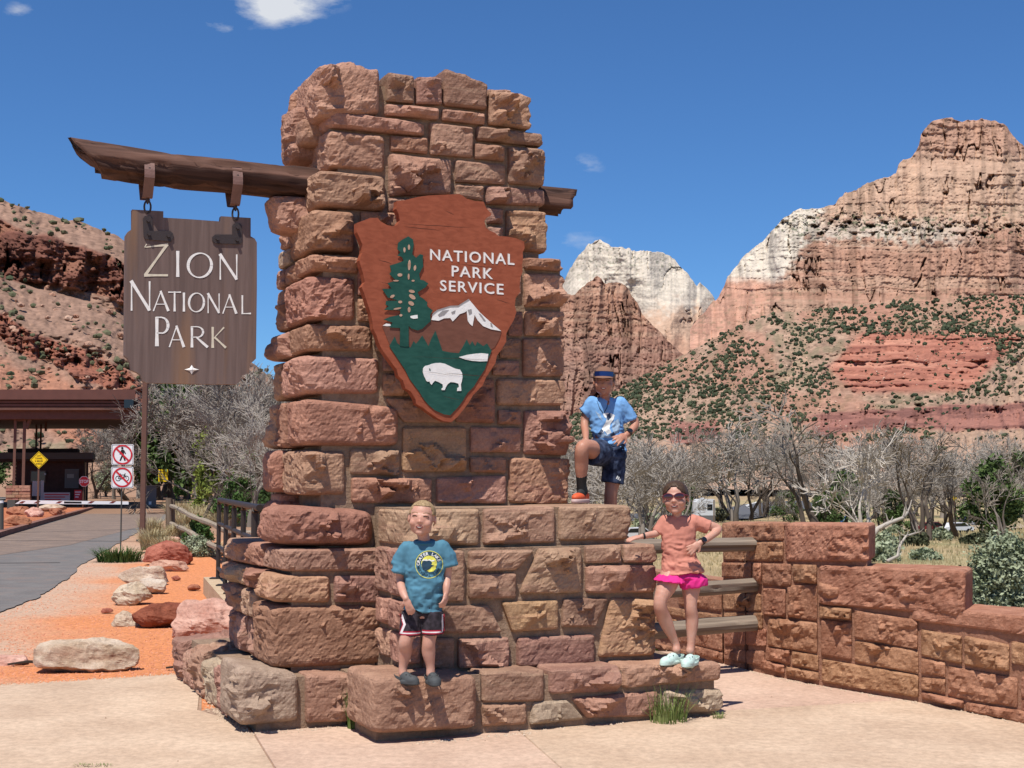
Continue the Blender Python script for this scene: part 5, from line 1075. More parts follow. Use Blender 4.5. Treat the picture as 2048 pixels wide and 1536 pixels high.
for (y0, y1, kind) in ((888.5, 930, 0), (933.5, 976, 1)):
    xo = 0 if kind == 0 else -.6; cx_, cy_ = 245 + xo, (y0 + y1) / 2
    p_ = plate('plate', rrect(223 + xo, 267.3 + xo, y0, y1, 3), Y1 - .03, M['sign_white'], t)
    mb = MB(); O = rrect(224.2 + xo, 266.1 + xo, y0 + 1.2, y1 - 1.2, 2.5); I = rrect(225.0 + xo, 265.3 + xo, y0 + 2.0, y1 - 2.0, 2.2); n = len(O)
    mb.add([at(x, y, Y1 - .0315) for x, y in O + I], [(k, (k + 1) % n, (k + 1) % n + n, k + n) for k in range(n)]); mb.build('border', M['sign_black'], p_)
    if kind == 0:
        plate('walker_head', circ(cx_ - .5, cy_ - 13, 2.4, 12), Y1 - .034, M['sign_black'], p_, .001)
        body = [(-2.5, -10), (2.5, -10), (4.5, -7), (7, -2), (5.5, -1), (3, -5), (2.8, 1), (6.5, 12), (3.8, 12.5), (.5, 4), (-3.5, 12.5), (-6.3, 12), (-1.8, 1), (-1.5, -5), (-4.5, 0), (-6, -1), (-3.8, -7)]
        plate('walker', [(cx_ + x, cy_ + y) for x, y in body], Y1 - .034, M['sign_black'], p_, .001)
    else:
        for dx in (-8.3, 8.3): ringmesh(cx_ + dx, cy_ + 2, 4.2, 5.4, Y1 - .034, M['sign_black'], p_, 'wheel', 20)
        mb = MB()
        for a, b in (((-8.3, 2), (-3.5, -5)), ((-3.5, -5), (5, -5)), ((5, -5), (0, 3)), ((0, 3), (-3.5, -5)), ((-8.3, 2), (0, 3)), ((8.3, 2), (4.5, -7)), ((4.5, -7), (7, -7.5)), ((-3.5, -5), (-4.2, -7)), ((-6, -7), (-2.4, -7))):
            L_ = math.hypot(b[0] - a[0], b[1] - a[1]); nx, ny = -(b[1] - a[1]) / L_ * .6, (b[0] - a[0]) / L_ * .6
            mb.add([at(cx_ + x, cy_ + y, Y1 - .0345) for x, y in ((a[0] + nx, a[1] + ny), (b[0] + nx, b[1] + ny), (b[0] - nx, b[1] - ny), (a[0] - nx, a[1] - ny))], [(0, 1, 2, 3)])
        mb.build('bicycle_frame', M['sign_black'], p_)['kind'] = 'stuff'
    ringmesh(cx_, cy_, 16.6, 19.8, Y1 - .036, M['sign_red'], p_)
    c45 = 17.5 * .7071; w_ = 1.25; plate('slash', [(cx_ - c45 + w_, cy_ - c45 - w_), (cx_ + c45 + w_, cy_ + c45 - w_), (cx_ + c45 - w_, cy_ + c45 + w_), (cx_ - c45 - w_, cy_ - c45 + w_)], Y1 - .0365, M['sign_red'], p_, .0005)
# tall bare brown post behind
g = on_z(285, 1083); t = thing('tall_brown_post', g, 'tall plain brown square post rising behind the hanging park sign', 'post')
a = at(279, 1085, g.y); b = at(291, 700, g.y); mb = MB(); mb.box((a.x + .07, g.y, b.z / 2), (.118, .118, b.z)); mb.build('shaft', M['post_brown'], t)
mb = MB(); mb.box((a.x + .07, g.y, .03), (.25, .25, .05)); mb.build('base_plate', M['post_grey'], t)
# diamond warning sign on the island
Yd = on_z(76, 1034, .11).y; t = thing('diamond_warning_sign', on_z(76, 1034, .11), 'yellow diamond sign reading low tunnel 5 miles ahead on the boulder island', 'road sign')
post(t, 73, 79, 925, 1036, Yd, M['post_brown'], .06)
p_ = plate('plate', [(60, 919.8), (77.6, 902.6), (96, 919.8), (77.6, 937.6)], Yd - .03, M['sign_yellow'], t)
mb = MB(); O = [(61.3, 919.9), (77.7, 903.9), (94.7, 919.9), (77.7, 936.3)]; I = [(62.6, 919.9), (77.7, 905.2), (93.4, 919.9), (77.7, 935)]
mb.add([at(x, y, Yd - .0315) for x, y in O + I], [(k, (k + 1) % 4, (k + 1) % 4 + 4, k + 4) for k in range(4)]); mb.build('border', M['sign_black'], p_)
for s, y, w in (('LOW', 911.5, 8), ('TUNNEL', 916.8, 15), ('5 MILES', 922.2, 15.5), ('AHEAD', 927.6, 12)): sline('lettering', s, 77.7, y, w, 3.4, Yd - .033, M['sign_black'], p_)
# stop sign
Ys = 70.0; t = thing('stop_sign', at(166, 1024, Ys), 'red octagonal STOP sign on a post at the end of the island kerb', 'stop sign')
post(t, 164.5, 167.5, 965, 1026, Ys, M['post_brown'], .06)
oc = lambda r: [(168.3 + r * math.cos(R(22.5 + 45 * k)), 962.8 + r * math.sin(R(22.5 + 45 * k))) for k in range(8)]
p_ = plate('plate', oc(11), Ys - .03, M['sign_white'], t); plate('red_face', oc(10.1), Ys - .034, M['sign_red'], p_, .003); sline('lettering', 'STOP', 168.3, 962.8, 17, 6.8, Ys - .037, M['sign_white'], p_, .03)
# yellow merging sign
Ym = on_z(326, 1013).y; t = thing('merging_traffic_sign', on_z(326, 1013), 'small yellow rectangular sign about merging traffic on a thin black post', 'road sign')
post(t, 325, 326.6, 960, 1013, Ym, M['sign_black'], .05)
p_ = plate('plate', rrect(316.6, 335.8, 938.6, 963.4, 1), Ym - .03, M['sign_yellow'], t)
for s, y, w in (('MERGING', 942.8, 15), ('TRAFFIC', 948.2, 15), ('PROCEED', 953.6, 15), ('SLOWLY', 959, 13)): sline('lettering', s, 326.2, y, w, 3.2, Ym - .033, M['sign_black'], p_)
# utility cabinet
g = on_z(300, 1016); g.y -= 3; t = thing('utility_cabinet', g, 'grey metal utility cabinet with a small white label behind the tall brown post', 'cabinet')
bx(MB(), 289, 313, 972, 1013, g.y, g.y + .8).build('case', M['box_grey'], t); bx(MB(), 288.5, 313.5, 971, 973, g.y - .05, g.y + .85).build('lid', M['box_grey'], t); bx(MB(), 297.5, 303, 1003, 1009, g.y - .01, g.y - .001).build('label_sheet', M['sign_white'], t)
# barrier arm
Yg = 60.0; t = thing('barrier_arm', at(30, 1010, Yg), 'white barrier arm with red brown marks lowered across the road', 'barrier')
plate('arm', [(30, 1007.6), (42, 1000.4), (257, 1003), (257, 1009)], Yg, M['sign_white'], t, .06)
M['brown_red'] = plain('brown_red_mark', (.16, .03, .025), .6)
for x in (37, 67, 111, 175, 218): plate('stripe', [(x, 1006.4), (x + 7, 1002.2), (x + 14, 1002.4), (x + 8, 1006.6)], Yg - .006, M['brown_red'], t, .004)
plate('stripe', [(128, 1002.8), (163, 1003.2), (163, 1006.8), (128, 1006.6)], Yg - .006, M['sign_black'], t, .004)
sline('lettering', 'DO NOT', 145.5, 1004.9, 16, 2.4, Yg - .0075, M['sign_white'], t) if False else None
bx(MB(), 14, 30, 1000, 1018, Yg, Yg + .5).build('housing', M['post_grey'], t)
g = on_z(3, 1062, .11); t = thing('bollard', g, 'white topped grey bollard on the island at the left edge', 'bollard')
mb = MB(); mb.tube([g, at(3, 1006, g.y)], .062, 10); mb.build('shaft', M['post_grey'], t); mb = MB(); mb.tube([at(3, 1006, g.y), at(3, 1001, g.y)], .066, 10); mb.build('cap', M['sign_white'], t)
# ---- wooden post and rail fence beside the road
M['oldwood'] = woodmat('old_post_wood', (.11, .075, .05), (.22, .165, .115), axis=2, scale=1.5, bump=.8, dist=.02)
M['oldrail'] = woodmat('old_rail_wood', (.20, .155, .11), (.34, .28, .21), axis=0, scale=1.2, bump=.8, dist=.02)
t = thing('split_rail_fence', on_z(341, 1068), 'split rail fence running down from a thick wooden post to the metal railing', 'fence')
Yp = on_z(341, 1068).y
mb = MB(); mb.tube([at(338, 1072, Yp), at(338, 996, Yp)], .095, 7, rough=.1); mb.build('post', M['oldwood'], t)
mb = MB(); mb.tube([at(346, 1068, Yp + .1), at(346, 999, Yp + .1)], .06, 7, rough=.1); mb.build('post', M['oldwood'], t)
P2 = at(440, 1062, Yp - 14); P3 = at(520, 1075, 21)
for dy in (0, 42):
    mb = MB(); A = at(342, 1012 + dy * .8, Yp); B = at(452, 1062 + dy, 24.5); pts = [A + (B - A) * s + Vector((0, 0, .018 * math.sin(s * 9 + dy))) for s in np.linspace(0, 1, 14)]; mb.tube(pts, [.06 + .012 * math.sin(i * 2.2) for i in range(14)], 7); mb.build('rail', M['oldrail'], t)
    mb = MB(); C = at(545, 1072 + dy, 22); pts = [B + (C - B) * s for s in np.linspace(0, 1, 6)]; mb.tube(pts, .055, 7); mb.build('rail', M['oldrail'], t)
mb = MB(); mb.tube([at(456, 1130, 24.6), at(456, 1040, 24.6)], .08, 7, rough=.1); mb.build('post', M['oldwood'], t)
# ---- dark metal railing on its kerb
M['rail_metal'] = plain('dark_bronze_tube', (.032, .024, .020), .5, metal=.2, spec=.5, bump=.15, bscale=90)
M['kerb_tan'] = rockmat('tan_kerb', (.42, .29, .19), (.52, .38, .26), (.46, .32, .22), scale=5, bump=.25, jitter=0)
t = thing('metal_railing', on_z(436, 1165), 'dark bronze tubular railing on a pale concrete kerb left of the monument', 'railing')
A = at(436, 1158, 18.4); A.z = .22; B = at(475, 1190, 15.4); B.z = .22; d = (B - A); top = 1.06
C = A + d * 1.75
def rl(p, z): return Vector((p.x, p.y, .22 + z))
for i, s in enumerate((0, .40, .80, 1.20, 1.62)):
    p = A + d * s; mb = MB(); mb.tube([rl(p, 0), rl(p, top - .06), rl(p + d * .02, top - .02)], .030 if i < 4 else .04, 10); mb.build('upright', M['rail_metal'], t)
    mb = MB(); mb.box(rl(p, .008), (.2, .16, .014)); mb.build('foot_plate', M['rail_metal'], t)
for z, r_ in ((top, .034), (.74, .026), (.43, .026), (.14, .026)):
    mb = MB(); mb.tube([rl(A, z), rl(C, z)], r_, 10); mb.build('rail', M['rail_metal'], t)
D = A + d * 1.62; E = D + Vector((1.6, 1.2, 0))
for z, r_ in ((top, .034), (.74, .026), (.43, .026)):
    mb = MB(); mb.tube([rl(D, z), rl(E, z)], r_, 10); mb.build('rail', M['rail_metal'], t)
for s in (.3, .6): 
    p = D + (E - D) * s; mb = MB(); mb.tube([rl(p, 0), rl(p, top)], .036, 10); mb.build('upright', M['rail_metal'], t)
k0 = A - d * .12; k1 = A + d * 1.9; nn = Vector((-d.y, d.x, 0)).normalized() * .17
mb = MB(); slab(mb, [((k0 + nn).x, (k0 + nn).y), ((k1 + nn).x, (k1 + nn).y), ((k1 - nn).x, (k1 - nn).y), ((k0 - nn).x, (k0 - nn).y)], .4, lambda x, y, dd: Vector((x, y, .218 - dd)))
tag(mb.build('railing_kerb', M['kerb_tan'], clean=True), 'pale tan concrete kerb under the metal railing', 'kerb')
# ================================================================ cliffs and hills
def poly_interp(pts, x): 
    P = sorted(pts); return np.interp(x, [p[0] for p in P], [p[1] for p in P])
def relief_mesh(name, label_, x0, x1, nxp, sky_pts, base_pts, nyp, depth_fn, col_fn, mat, back=True, jag=3.0, jseed=1, jsc=.05):
    """a rock face as a surface: columns by bearing, rows by height; depth_fn gives the distance of each point. The rim runs back as a plateau."""
    gx = np.linspace(x0, x1, nxp); top = poly_interp(sky_pts, gx); bot = poly_interp(base_pts, gx)
    jn = fbm(np.stack([gx * jsc, gx * 0, gx * 0], 1), 4, jseed) * jag; top = top + jn
    t = np.linspace(0, 1, nyp)
    PX = np.repeat(gx[None, :], nyp, 0); PY = bot[None, :] + (top - bot)[None, :] * t[:, None]; T = np.repeat(t[:, None], nxp, 1)
    D, flat = depth_fn(PX, PY, T)
    a = (PX - CX) / FPX; b = (CY - PY) / FPX
    rx = a; ry = math.cos(TH) - b * math.sin(TH); rz_ = math.sin(TH) + b * math.cos(TH)
    s = D / ry; X = rx * s; Y = D; Z = CAMZ + rz_ * s
    Cc = col_fn(PX, PY, T, X, Y, Z, flat)
    P = np.stack([X, Y, Z], -1)
    if back:
        extra = []; ec = []
        for k, (dy, dz) in enumerate(((.02, -.004), (.10, -.03), (.3, -.12))):
            q = P[-1].copy(); q[:, 1] += D[-1] * dy; q[:, 0] *= 1 + dy; q[:, 2] += D[-1] * dz * .3; extra.append(q); ec.append(Cc[-1])
        P = np.concatenate([P, np.array(extra)], 0); Cc = np.concatenate([Cc, np.array(ec)], 0)
    ny = P.shape[0]; I = np.arange(ny * nxp).reshape(ny, nxp)
    F = np.stack([I[:-1, :-1], I[:-1, 1:], I[1:, 1:], I[1:, :-1]], -1).reshape(-1, 4)
    me = npmesh(name, P.reshape(-1, 3), F, smooth=True); setcol(me, Cc.reshape(-1, 3))
    o = link(name, me, mat); o['kind'] = 'structure'; return o, P, Cc, PX, PY
def N3(A, B, C, oct=4, seed=0):
    sh = A.shape; return fbm(np.stack([A.ravel(), B.ravel(), C.ravel()], 1), oct, seed).reshape(sh)
def mixc(a, b, w): return a * (1 - w[..., None]) + np.asarray(b) * w[..., None]
def crags(PX, PY, amp_v, amp_h, sx=.022, sy=.004, hx=.004, hy=.13, seed=0):
    """depth relief of a sandstone face: upright fins and cracks, level ledges, blocks"""
    wob = N3(PX * .012, PY * .012, PX * 0, 3, seed + 9) * .6
    v1 = N3(PX * sx + wob, PY * sy, PX * 0, 4, seed); fins = 1 - np.abs(v1) * 2.6
    crack = np.maximum(0, .045 - np.abs(N3(PX * sx * 2.1 + wob, PY * sy * 2.6, PX * 0 + 7, 4, seed + 1))) / .045 * smooth(-.05, .25, N3(PX * .03, PY * .03, PX * 0 + 1, 2, seed + 6))
    led = N3(PX * hx, PY * hy + wob * 2.2, PX * 0, 3, seed + 2); led = np.sign(led) * np.abs(led) ** .6
    blk = N3(PX * .11, PY * .13, PX * 0 + 3, 4, seed + 3); fine = N3(PX * .32, PY * .36, PX * 0, 3, seed + 4)
    return -fins * amp_v + crack * amp_v * 1.3 + led * amp_h * .45 + blk * amp_v * .28 + fine * amp_v * .17, crack, led, blk
M['cliff'] = attrmat('canyon_rock', nscale=.035, namp=.22, bump=.55, bdist=5, bscale=.05, stretch=(1, 1, 2.2))
M['cliff_near'] = attrmat('hillside_rock', nscale=.16, namp=.25, bump=.7, bdist=1.2, bscale=.22, stretch=(1, 1, 2.0))
RED = np.array([.32, .172, .118]); TAN = np.array([.42, .285, .20]); PALE = np.array([.51, .445, .36]); DARK = np.array([.17, .100, .085]); CRIM = np.array([.32, .125, .085]); TALUS = np.array([.325, .215, .15])
# --- white mountain
sky2 = [(1000, 640), (1090, 600), (1128, 561), (1140, 536), (1158, 512), (1178, 487), (1200, 479), (1213, 484), (1222, 492), (1245, 493), (1262, 500), (1300, 503), (1336, 508), (1352, 522), (1368, 541), (1385, 560), (1394, 572), (1400, 566), (1412, 575), (1424, 588), (1434, 604), (1500, 650), (1600, 700)]
def d2(PX, PY, T):
    r_, c, l, b = crags(PX, PY, 20, 9, .016, .009, .006, .12, 40); big = N3(PX * .012, PY * .006, PX * 0, 3, 41)
    return 3900 + T * 650 + r_ * .8 + big * 170 + .9 * np.abs(PX - 1290) , (c, l, b)
def c2(PX, PY, T, X, Y, Z, f):
    c, l, b = f; C = np.broadcast_to(PALE, PX.shape + (3,)).copy(); C = C * (1 + .10 * l + .06 * b)[..., None]
    k = smooth(600, 655, PY + b * 30 + .10 * (PX - 1250)); C = mixc(C, TAN * 1.05, k); k = smooth(655, 690, PY + b * 20); C = mixc(C, RED * 1.05, k * .6)
    C = mixc(C, DARK, np.clip(c * .15, 0, 1)); k = smooth(.25, .5, N3(PX * .3, PY * .3, PX * 0, 3, 45)) * smooth(640, 500, PY); C = mixc(C, (.10, .11, .07), k * .75); return C
relief_mesh('white_mountain', '', 1040, 1560, 420, sky2, [(1000, 860), (1600, 800)], 240, d2, c2, M['cliff'], jag=5, jsc=.12)
# --- red butte before it
sky3 = [(1000, 600), (1090, 560), (1128, 586), (1150, 590), (1165, 574), (1180, 562), (1194, 552), (1203, 557), (1210, 566), (1235, 563), (1252, 570), (1262, 590), (1275, 604), (1285, 630), (1300, 645), (1320, 665), (1345, 690), (1370, 712), (1400, 735), (1500, 800)]
def d3(PX, PY, T):
    r_, c, l, b = crags(PX, PY, 30, 6, .024, .0022, .005, .12, 60)
    return 2950 + T * 420 + r_ * 1.15 + .8 * np.maximum(PX - 1180, 0), (c, l, b)
def c3(PX, PY, T, X, Y, Z, f):
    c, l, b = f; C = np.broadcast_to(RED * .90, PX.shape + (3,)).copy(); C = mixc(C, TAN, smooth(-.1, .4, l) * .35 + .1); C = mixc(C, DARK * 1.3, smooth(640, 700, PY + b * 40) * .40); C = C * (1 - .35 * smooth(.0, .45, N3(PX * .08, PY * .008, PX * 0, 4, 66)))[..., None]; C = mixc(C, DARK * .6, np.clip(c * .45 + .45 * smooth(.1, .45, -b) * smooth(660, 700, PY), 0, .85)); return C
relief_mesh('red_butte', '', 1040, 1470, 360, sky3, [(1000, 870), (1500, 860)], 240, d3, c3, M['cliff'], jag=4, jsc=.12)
# --- the great wall of rock on the right
sky1 = [(1380, 660), (1425, 605), (1437, 592), (1448, 572), (1455, 552), (1470, 536), (1480, 520), (1500, 500), (1530, 478), (1545, 462), (1560, 443), (1575, 430), (1600, 417), (1640, 415), (1672, 406), (1684, 392), (1690, 384), (1712, 381), (1735, 366), (1765, 358), (1792, 346), (1797, 330), (1806, 318), (1822, 316), (1832, 305), (1838, 292), (1842, 268), (1856, 249), (1872, 240), (1895, 235), (1905, 234), (1925, 243), (1945, 241), (1962, 237), (1985, 241), (2005, 246), (2018, 258), (2030, 275), (2048, 292), (2080, 330), (2150, 380), (2300, 420), (2500, 480)]
def d1(PX, PY, T):
    r_, c, l, b = crags(PX, PY, 22, 10, .020, .0035, .0045, .14, 80)
    # terraces: the face steps back above the long benches
    bench = smooth(610, 590, PY) * 40 + smooth(470, 425, PY + (PX - 1700) * -.02 + b * 20) * 120 + smooth(350, 320, PY) * 25
    nose = 170 * np.exp(-((PX - 1960) / 90) ** 2) * smooth(430, 380, PY); alc = np.abs(N3(PX * .008, PY * .002, PX * 0, 3, 88)) * 130
    return 2300 + T * 300 + bench + alc * .7 + r_ * .85 + .35 * np.maximum(1700 - PX, 0), (c, l, b)
def c1(PX, PY, T, X, Y, Z, f):
    c, l, b = f; C = np.broadcast_to(RED * 1.02, PX.shape + (3,)).copy()
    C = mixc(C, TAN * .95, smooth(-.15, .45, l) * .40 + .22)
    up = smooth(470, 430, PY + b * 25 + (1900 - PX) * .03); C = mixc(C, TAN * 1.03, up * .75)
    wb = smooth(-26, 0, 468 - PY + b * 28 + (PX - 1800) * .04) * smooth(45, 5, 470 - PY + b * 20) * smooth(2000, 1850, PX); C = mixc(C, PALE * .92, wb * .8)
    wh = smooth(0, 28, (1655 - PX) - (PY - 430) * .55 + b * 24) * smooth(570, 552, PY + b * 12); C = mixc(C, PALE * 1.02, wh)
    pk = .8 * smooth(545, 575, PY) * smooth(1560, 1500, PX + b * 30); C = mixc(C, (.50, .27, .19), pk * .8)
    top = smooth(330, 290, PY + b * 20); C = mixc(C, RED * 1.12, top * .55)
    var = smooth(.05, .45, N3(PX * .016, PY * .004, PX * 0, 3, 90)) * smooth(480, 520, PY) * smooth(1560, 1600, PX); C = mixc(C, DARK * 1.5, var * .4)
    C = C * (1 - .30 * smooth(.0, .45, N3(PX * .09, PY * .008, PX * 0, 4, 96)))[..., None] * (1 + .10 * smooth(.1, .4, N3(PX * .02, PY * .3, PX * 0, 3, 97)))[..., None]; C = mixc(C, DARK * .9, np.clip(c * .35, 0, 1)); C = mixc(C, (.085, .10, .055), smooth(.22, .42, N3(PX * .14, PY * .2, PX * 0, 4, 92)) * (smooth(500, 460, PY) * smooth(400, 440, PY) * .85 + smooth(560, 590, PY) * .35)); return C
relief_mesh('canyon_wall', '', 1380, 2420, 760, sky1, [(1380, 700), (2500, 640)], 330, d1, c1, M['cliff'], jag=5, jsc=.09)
# --- the slope below, studded with junipers
skyS = [(1000, 905), (1128, 845), (1180, 812), (1240, 780), (1300, 745), (1345, 722), (1380, 702), (1420, 680), (1460, 660), (1500, 640), (1540, 628), (1600, 622), (1700, 615), (1800, 604), (1900, 596), (2048, 590), (2300, 580), (2500, 575)]
baseS = [(700, 975), (1128, 975), (2500, 990)]
def dS(PX, PY, T):
    dep = 2180 - (1 - T) ** .8 * 1560
    b = N3(PX * .02, PY * .03, PX * 0, 4, 100); gul = np.abs(N3(PX * .014 + PY * .006, PY * .006, PX * 0, 4, 101)); fine = N3(PX * .13, PY * .2, PX * 0, 4, 104)
    # the red ledges
    mR = smooth(0, 22, PX - 1650 - np.abs(PY - 735) * .9) * smooth(0, 24, 2030 - PX - (PY - 700) * 1.0) * smooth(655, 672, PY) * smooth(795, 775, PY)
    led = N3(PX * .004, PY * .16 + b * .8, PX * 0, 3, 102); 
    y0 = 850 - np.interp(PX, [1340, 1500, 1640, 1820, 2050], [-18, -8, 0, 14, 30]); yy = PY - y0
    mL = smooth(-26, -18, yy + b * 8) * smooth(24, 16, yy + b * 8) * np.clip(smooth(1600, 1650, PX) + smooth(1330, 1350, PX) * smooth(1450, 1430, PX), 0, 1)
    fc, cr, l2, bb = crags(PX, PY, 9, 6, .035, .006, .012, .2, 105)
    d = dep + b * 60 + gul * 110 * T + fine * 9 + mR * led * 22
    # ledge cliff: compress depth so that it stands up
    d = d + mL * fc * 1.6 - mL * (24 - yy) * 0 
    return np.clip(d, 560, 2400), (mR, led, mL, b, fine, l2, cr)
def cS(PX, PY, T, X, Y, Z, f):
    mR, led, mL, b, fine, l2, cr = f; C = np.broadcast_to(TALUS, PX.shape + (3,)).copy(); C = C * (1 + .18 * b + .40 * fine)[..., None]; gcv = smooth(-.05, .30, N3(PX * .05, PY * .07, PX * 0, 5, 109)); C = mixc(C, (.17, .15, .09), gcv * .55 * smooth(920, 860, PY))
    up = smooth(660, 630, PY + b * 20) * smooth(1560, 1620, PX); C = mixc(C, RED * 1.1, up * .4)
    redt = smooth(.05, .35, N3(PX * .01, PY * .016, PX * 0, 3, 110)); C = mixc(C, CRIM * 1.15, redt * .35)
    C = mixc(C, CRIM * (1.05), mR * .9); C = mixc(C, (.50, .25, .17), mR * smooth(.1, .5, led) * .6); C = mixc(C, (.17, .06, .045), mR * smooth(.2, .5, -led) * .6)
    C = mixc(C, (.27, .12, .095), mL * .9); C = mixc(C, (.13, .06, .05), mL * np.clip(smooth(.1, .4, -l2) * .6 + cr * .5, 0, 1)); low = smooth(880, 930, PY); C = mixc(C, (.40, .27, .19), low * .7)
    return C
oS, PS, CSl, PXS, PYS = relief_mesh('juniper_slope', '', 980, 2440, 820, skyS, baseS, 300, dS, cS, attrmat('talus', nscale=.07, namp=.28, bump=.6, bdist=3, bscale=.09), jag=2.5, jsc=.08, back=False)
# the nearer spur that comes down from the right
skyP = [(1700, 880), (1800, 868), (1900, 800), (1960, 765), (2010, 725), (2048, 690), (2120, 650), (2300, 600)]
def dP(PX, PY, T):
    b = N3(PX * .03, PY * .03, PX * 0, 4, 120); fine = N3(PX * .15, PY * .2, PX * 0, 4, 121); y0 = 838; yy = PY - y0; mL = smooth(-34 + 0, -26, yy + b * 10) * smooth(26, 18, yy + b * 8)
    fc, cr, l2, bb = crags(PX, PY, 8, 6, .03, .006, .012, .2, 123)
    return 620 + T * 520 + b * 30 + fine * 6 + mL * fc * 1.5, (mL, b, fine, l2, cr)
def cP(PX, PY, T, X, Y, Z, f):
    mL, b, fine, l2, cr = f; C = np.broadcast_to(TALUS * 1.03, PX.shape + (3,)).copy(); C = C * (1 + .15 * b + .25 * fine)[..., None]
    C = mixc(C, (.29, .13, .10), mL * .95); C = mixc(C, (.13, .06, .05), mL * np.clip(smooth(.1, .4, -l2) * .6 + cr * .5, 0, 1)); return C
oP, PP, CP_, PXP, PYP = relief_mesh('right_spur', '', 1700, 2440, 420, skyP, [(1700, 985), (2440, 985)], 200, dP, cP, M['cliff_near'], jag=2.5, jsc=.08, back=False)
# --- left cliff and its slope
sky4 = [(-1400, 230), (-700, 300), (-300, 340), (0, 396), (30, 408), (75, 424), (130, 438), (165, 446), (200, 458), (230, 470), (262, 488), (300, 512), (340, 545), (380, 590), (420, 640), (470, 690), (520, 740), (600, 790), (720, 850), (900, 920), (1000, 940)]
def d4(PX, PY, T):
    b = N3(PX * .02, PY * .02, PX * 0, 4, 140); fine = N3(PX * .12, PY * .14, PX * 0, 4, 141)
    top_ = poly_interp(sky4, PX[0])[None, :]; h = PY - top_
    band = smooth(42, 50, h + b * 16) * smooth(158 - .1 * np.maximum(PX, 0), 150 - .1 * np.maximum(PX, 0), h + b * 14) * smooth(560, 330, PX)
    l2m = smooth(232, 240, h + b * 16 - .12 * np.maximum(PX, 0)) * smooth(290, 280, h + b * 26 - .12 * np.maximum(PX, 0)) * smooth(440, 300, PX)
    fc, cr, l, bb = crags(PX, PY, 9, 7, .016, .003, .006, .055, 144)
    fc2, cr2, l_2, bb2 = crags(PX * 1.4, PY * 1.4, 5, 3, .03, .008, .01, .10, 149)
    prof = np.interp(h, [-20, 0, 44, 152, 160, 236, 285, 420, 700], [470, 440, 410, 398, 372, 325, 318, 250, 150]) 
    return prof + b * 8 + fine * 2.2 * (1 - band) + band * fc * 1.0 + l2m * fc2 * 1.2 - .02 * PX, (band, l2m, b, fine, l, cr, l_2, cr2, h)
def c4(PX, PY, T, X, Y, Z, f):
    band, l2m, b, fine, l, cr, l_2, cr2, h = f; C = np.broadcast_to(np.array([.25, .155, .112]), PX.shape + (3,)).copy(); C = C * (1 + .15 * b + .35 * fine)[..., None]
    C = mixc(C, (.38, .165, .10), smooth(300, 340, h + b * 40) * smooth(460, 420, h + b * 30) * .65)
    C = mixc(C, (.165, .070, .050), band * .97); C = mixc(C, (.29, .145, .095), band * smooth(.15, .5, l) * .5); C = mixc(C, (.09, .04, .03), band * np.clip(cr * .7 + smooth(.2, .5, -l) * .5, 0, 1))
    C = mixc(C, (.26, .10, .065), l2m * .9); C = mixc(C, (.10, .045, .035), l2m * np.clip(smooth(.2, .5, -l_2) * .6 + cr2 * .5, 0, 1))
    g = smooth(.0, .35, N3(PX * .018, PY * .03, PX * 0, 4, 160)) * smooth(330, 420, h); C = mixc(C, (.235, .195, .125), g * .75); return C
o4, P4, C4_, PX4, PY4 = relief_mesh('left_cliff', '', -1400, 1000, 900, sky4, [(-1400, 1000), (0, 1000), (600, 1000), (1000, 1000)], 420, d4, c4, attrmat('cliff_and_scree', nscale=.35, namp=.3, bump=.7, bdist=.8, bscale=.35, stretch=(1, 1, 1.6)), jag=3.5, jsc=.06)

# ---- scattered junipers and scrub: small crowns of a few dozen facets
def blobs(name, P, S, mat, seed=0, sub=1, squash=.85):
    bm = bmesh.new(); bmesh.ops.create_icosphere(bm, subdivisions=sub, radius=1); BV = np.array([v.co[:] for v in bm.verts]); BF = np.array([[v.index for v in f.verts] for f in bm.faces]); bm.free()
    r = np.random.default_rng(seed); n = len(P); P = np.asarray(P); S = np.asarray(S); k = len(BV)
    J = 1 + r.uniform(-.32, .32, (n, k, 1)); V = BV[None] * J * S[:, None, None] * np.stack([r.uniform(.8, 1.2, n), r.uniform(.8, 1.2, n), r.uniform(.75, 1.1, n) * squash], 1)[:, None, :]
    V = V + P[:, None, :] + np.array([0, 0, 1.0]) * S[:, None, None] * .55
    F = (BF[None] + (np.arange(n) * k)[:, None, None]).reshape(-1, 3); o = link(name, npmesh(name, V.reshape(-1, 3), F), mat); o['kind'] = 'stuff'; return o
def leafmat(name, c1, c2, rough=.8, scale=.6, trans=.0):
    m, t, b = newmat(name); L = t.links.new; g = t.nodes.new('ShaderNodeNewGeometry'); n = t.nodes.new('ShaderNodeTexNoise'); n.inputs['Scale'].default_value = scale; n.inputs['Detail'].default_value = 4; L(g.outputs['Position'], n.inputs['Vector'])
    r_ = t.nodes.new('ShaderNodeValToRGB'); r_.color_ramp.elements[0].position = .35; r_.color_ramp.elements[1].position = .65; r_.color_ramp.elements[0].color = (*c1, 1); r_.color_ramp.elements[1].color = (*c2, 1); L(n.outputs['Fac'], r_.inputs['Fac']); L(r_.outputs[0], b.inputs['Base Color']); b.inputs['Roughness'].default_value = rough; b.inputs['Specular IOR Level'].default_value = .15
    return m
M['juniper'] = leafmat('juniper_green', (.030, .042, .022), (.070, .082, .042), scale=.03)
M['scrub'] = leafmat('scrub_green', (.06, .07, .035), (.13, .125, .07), scale=.1)
r = np.random.default_rng(31)
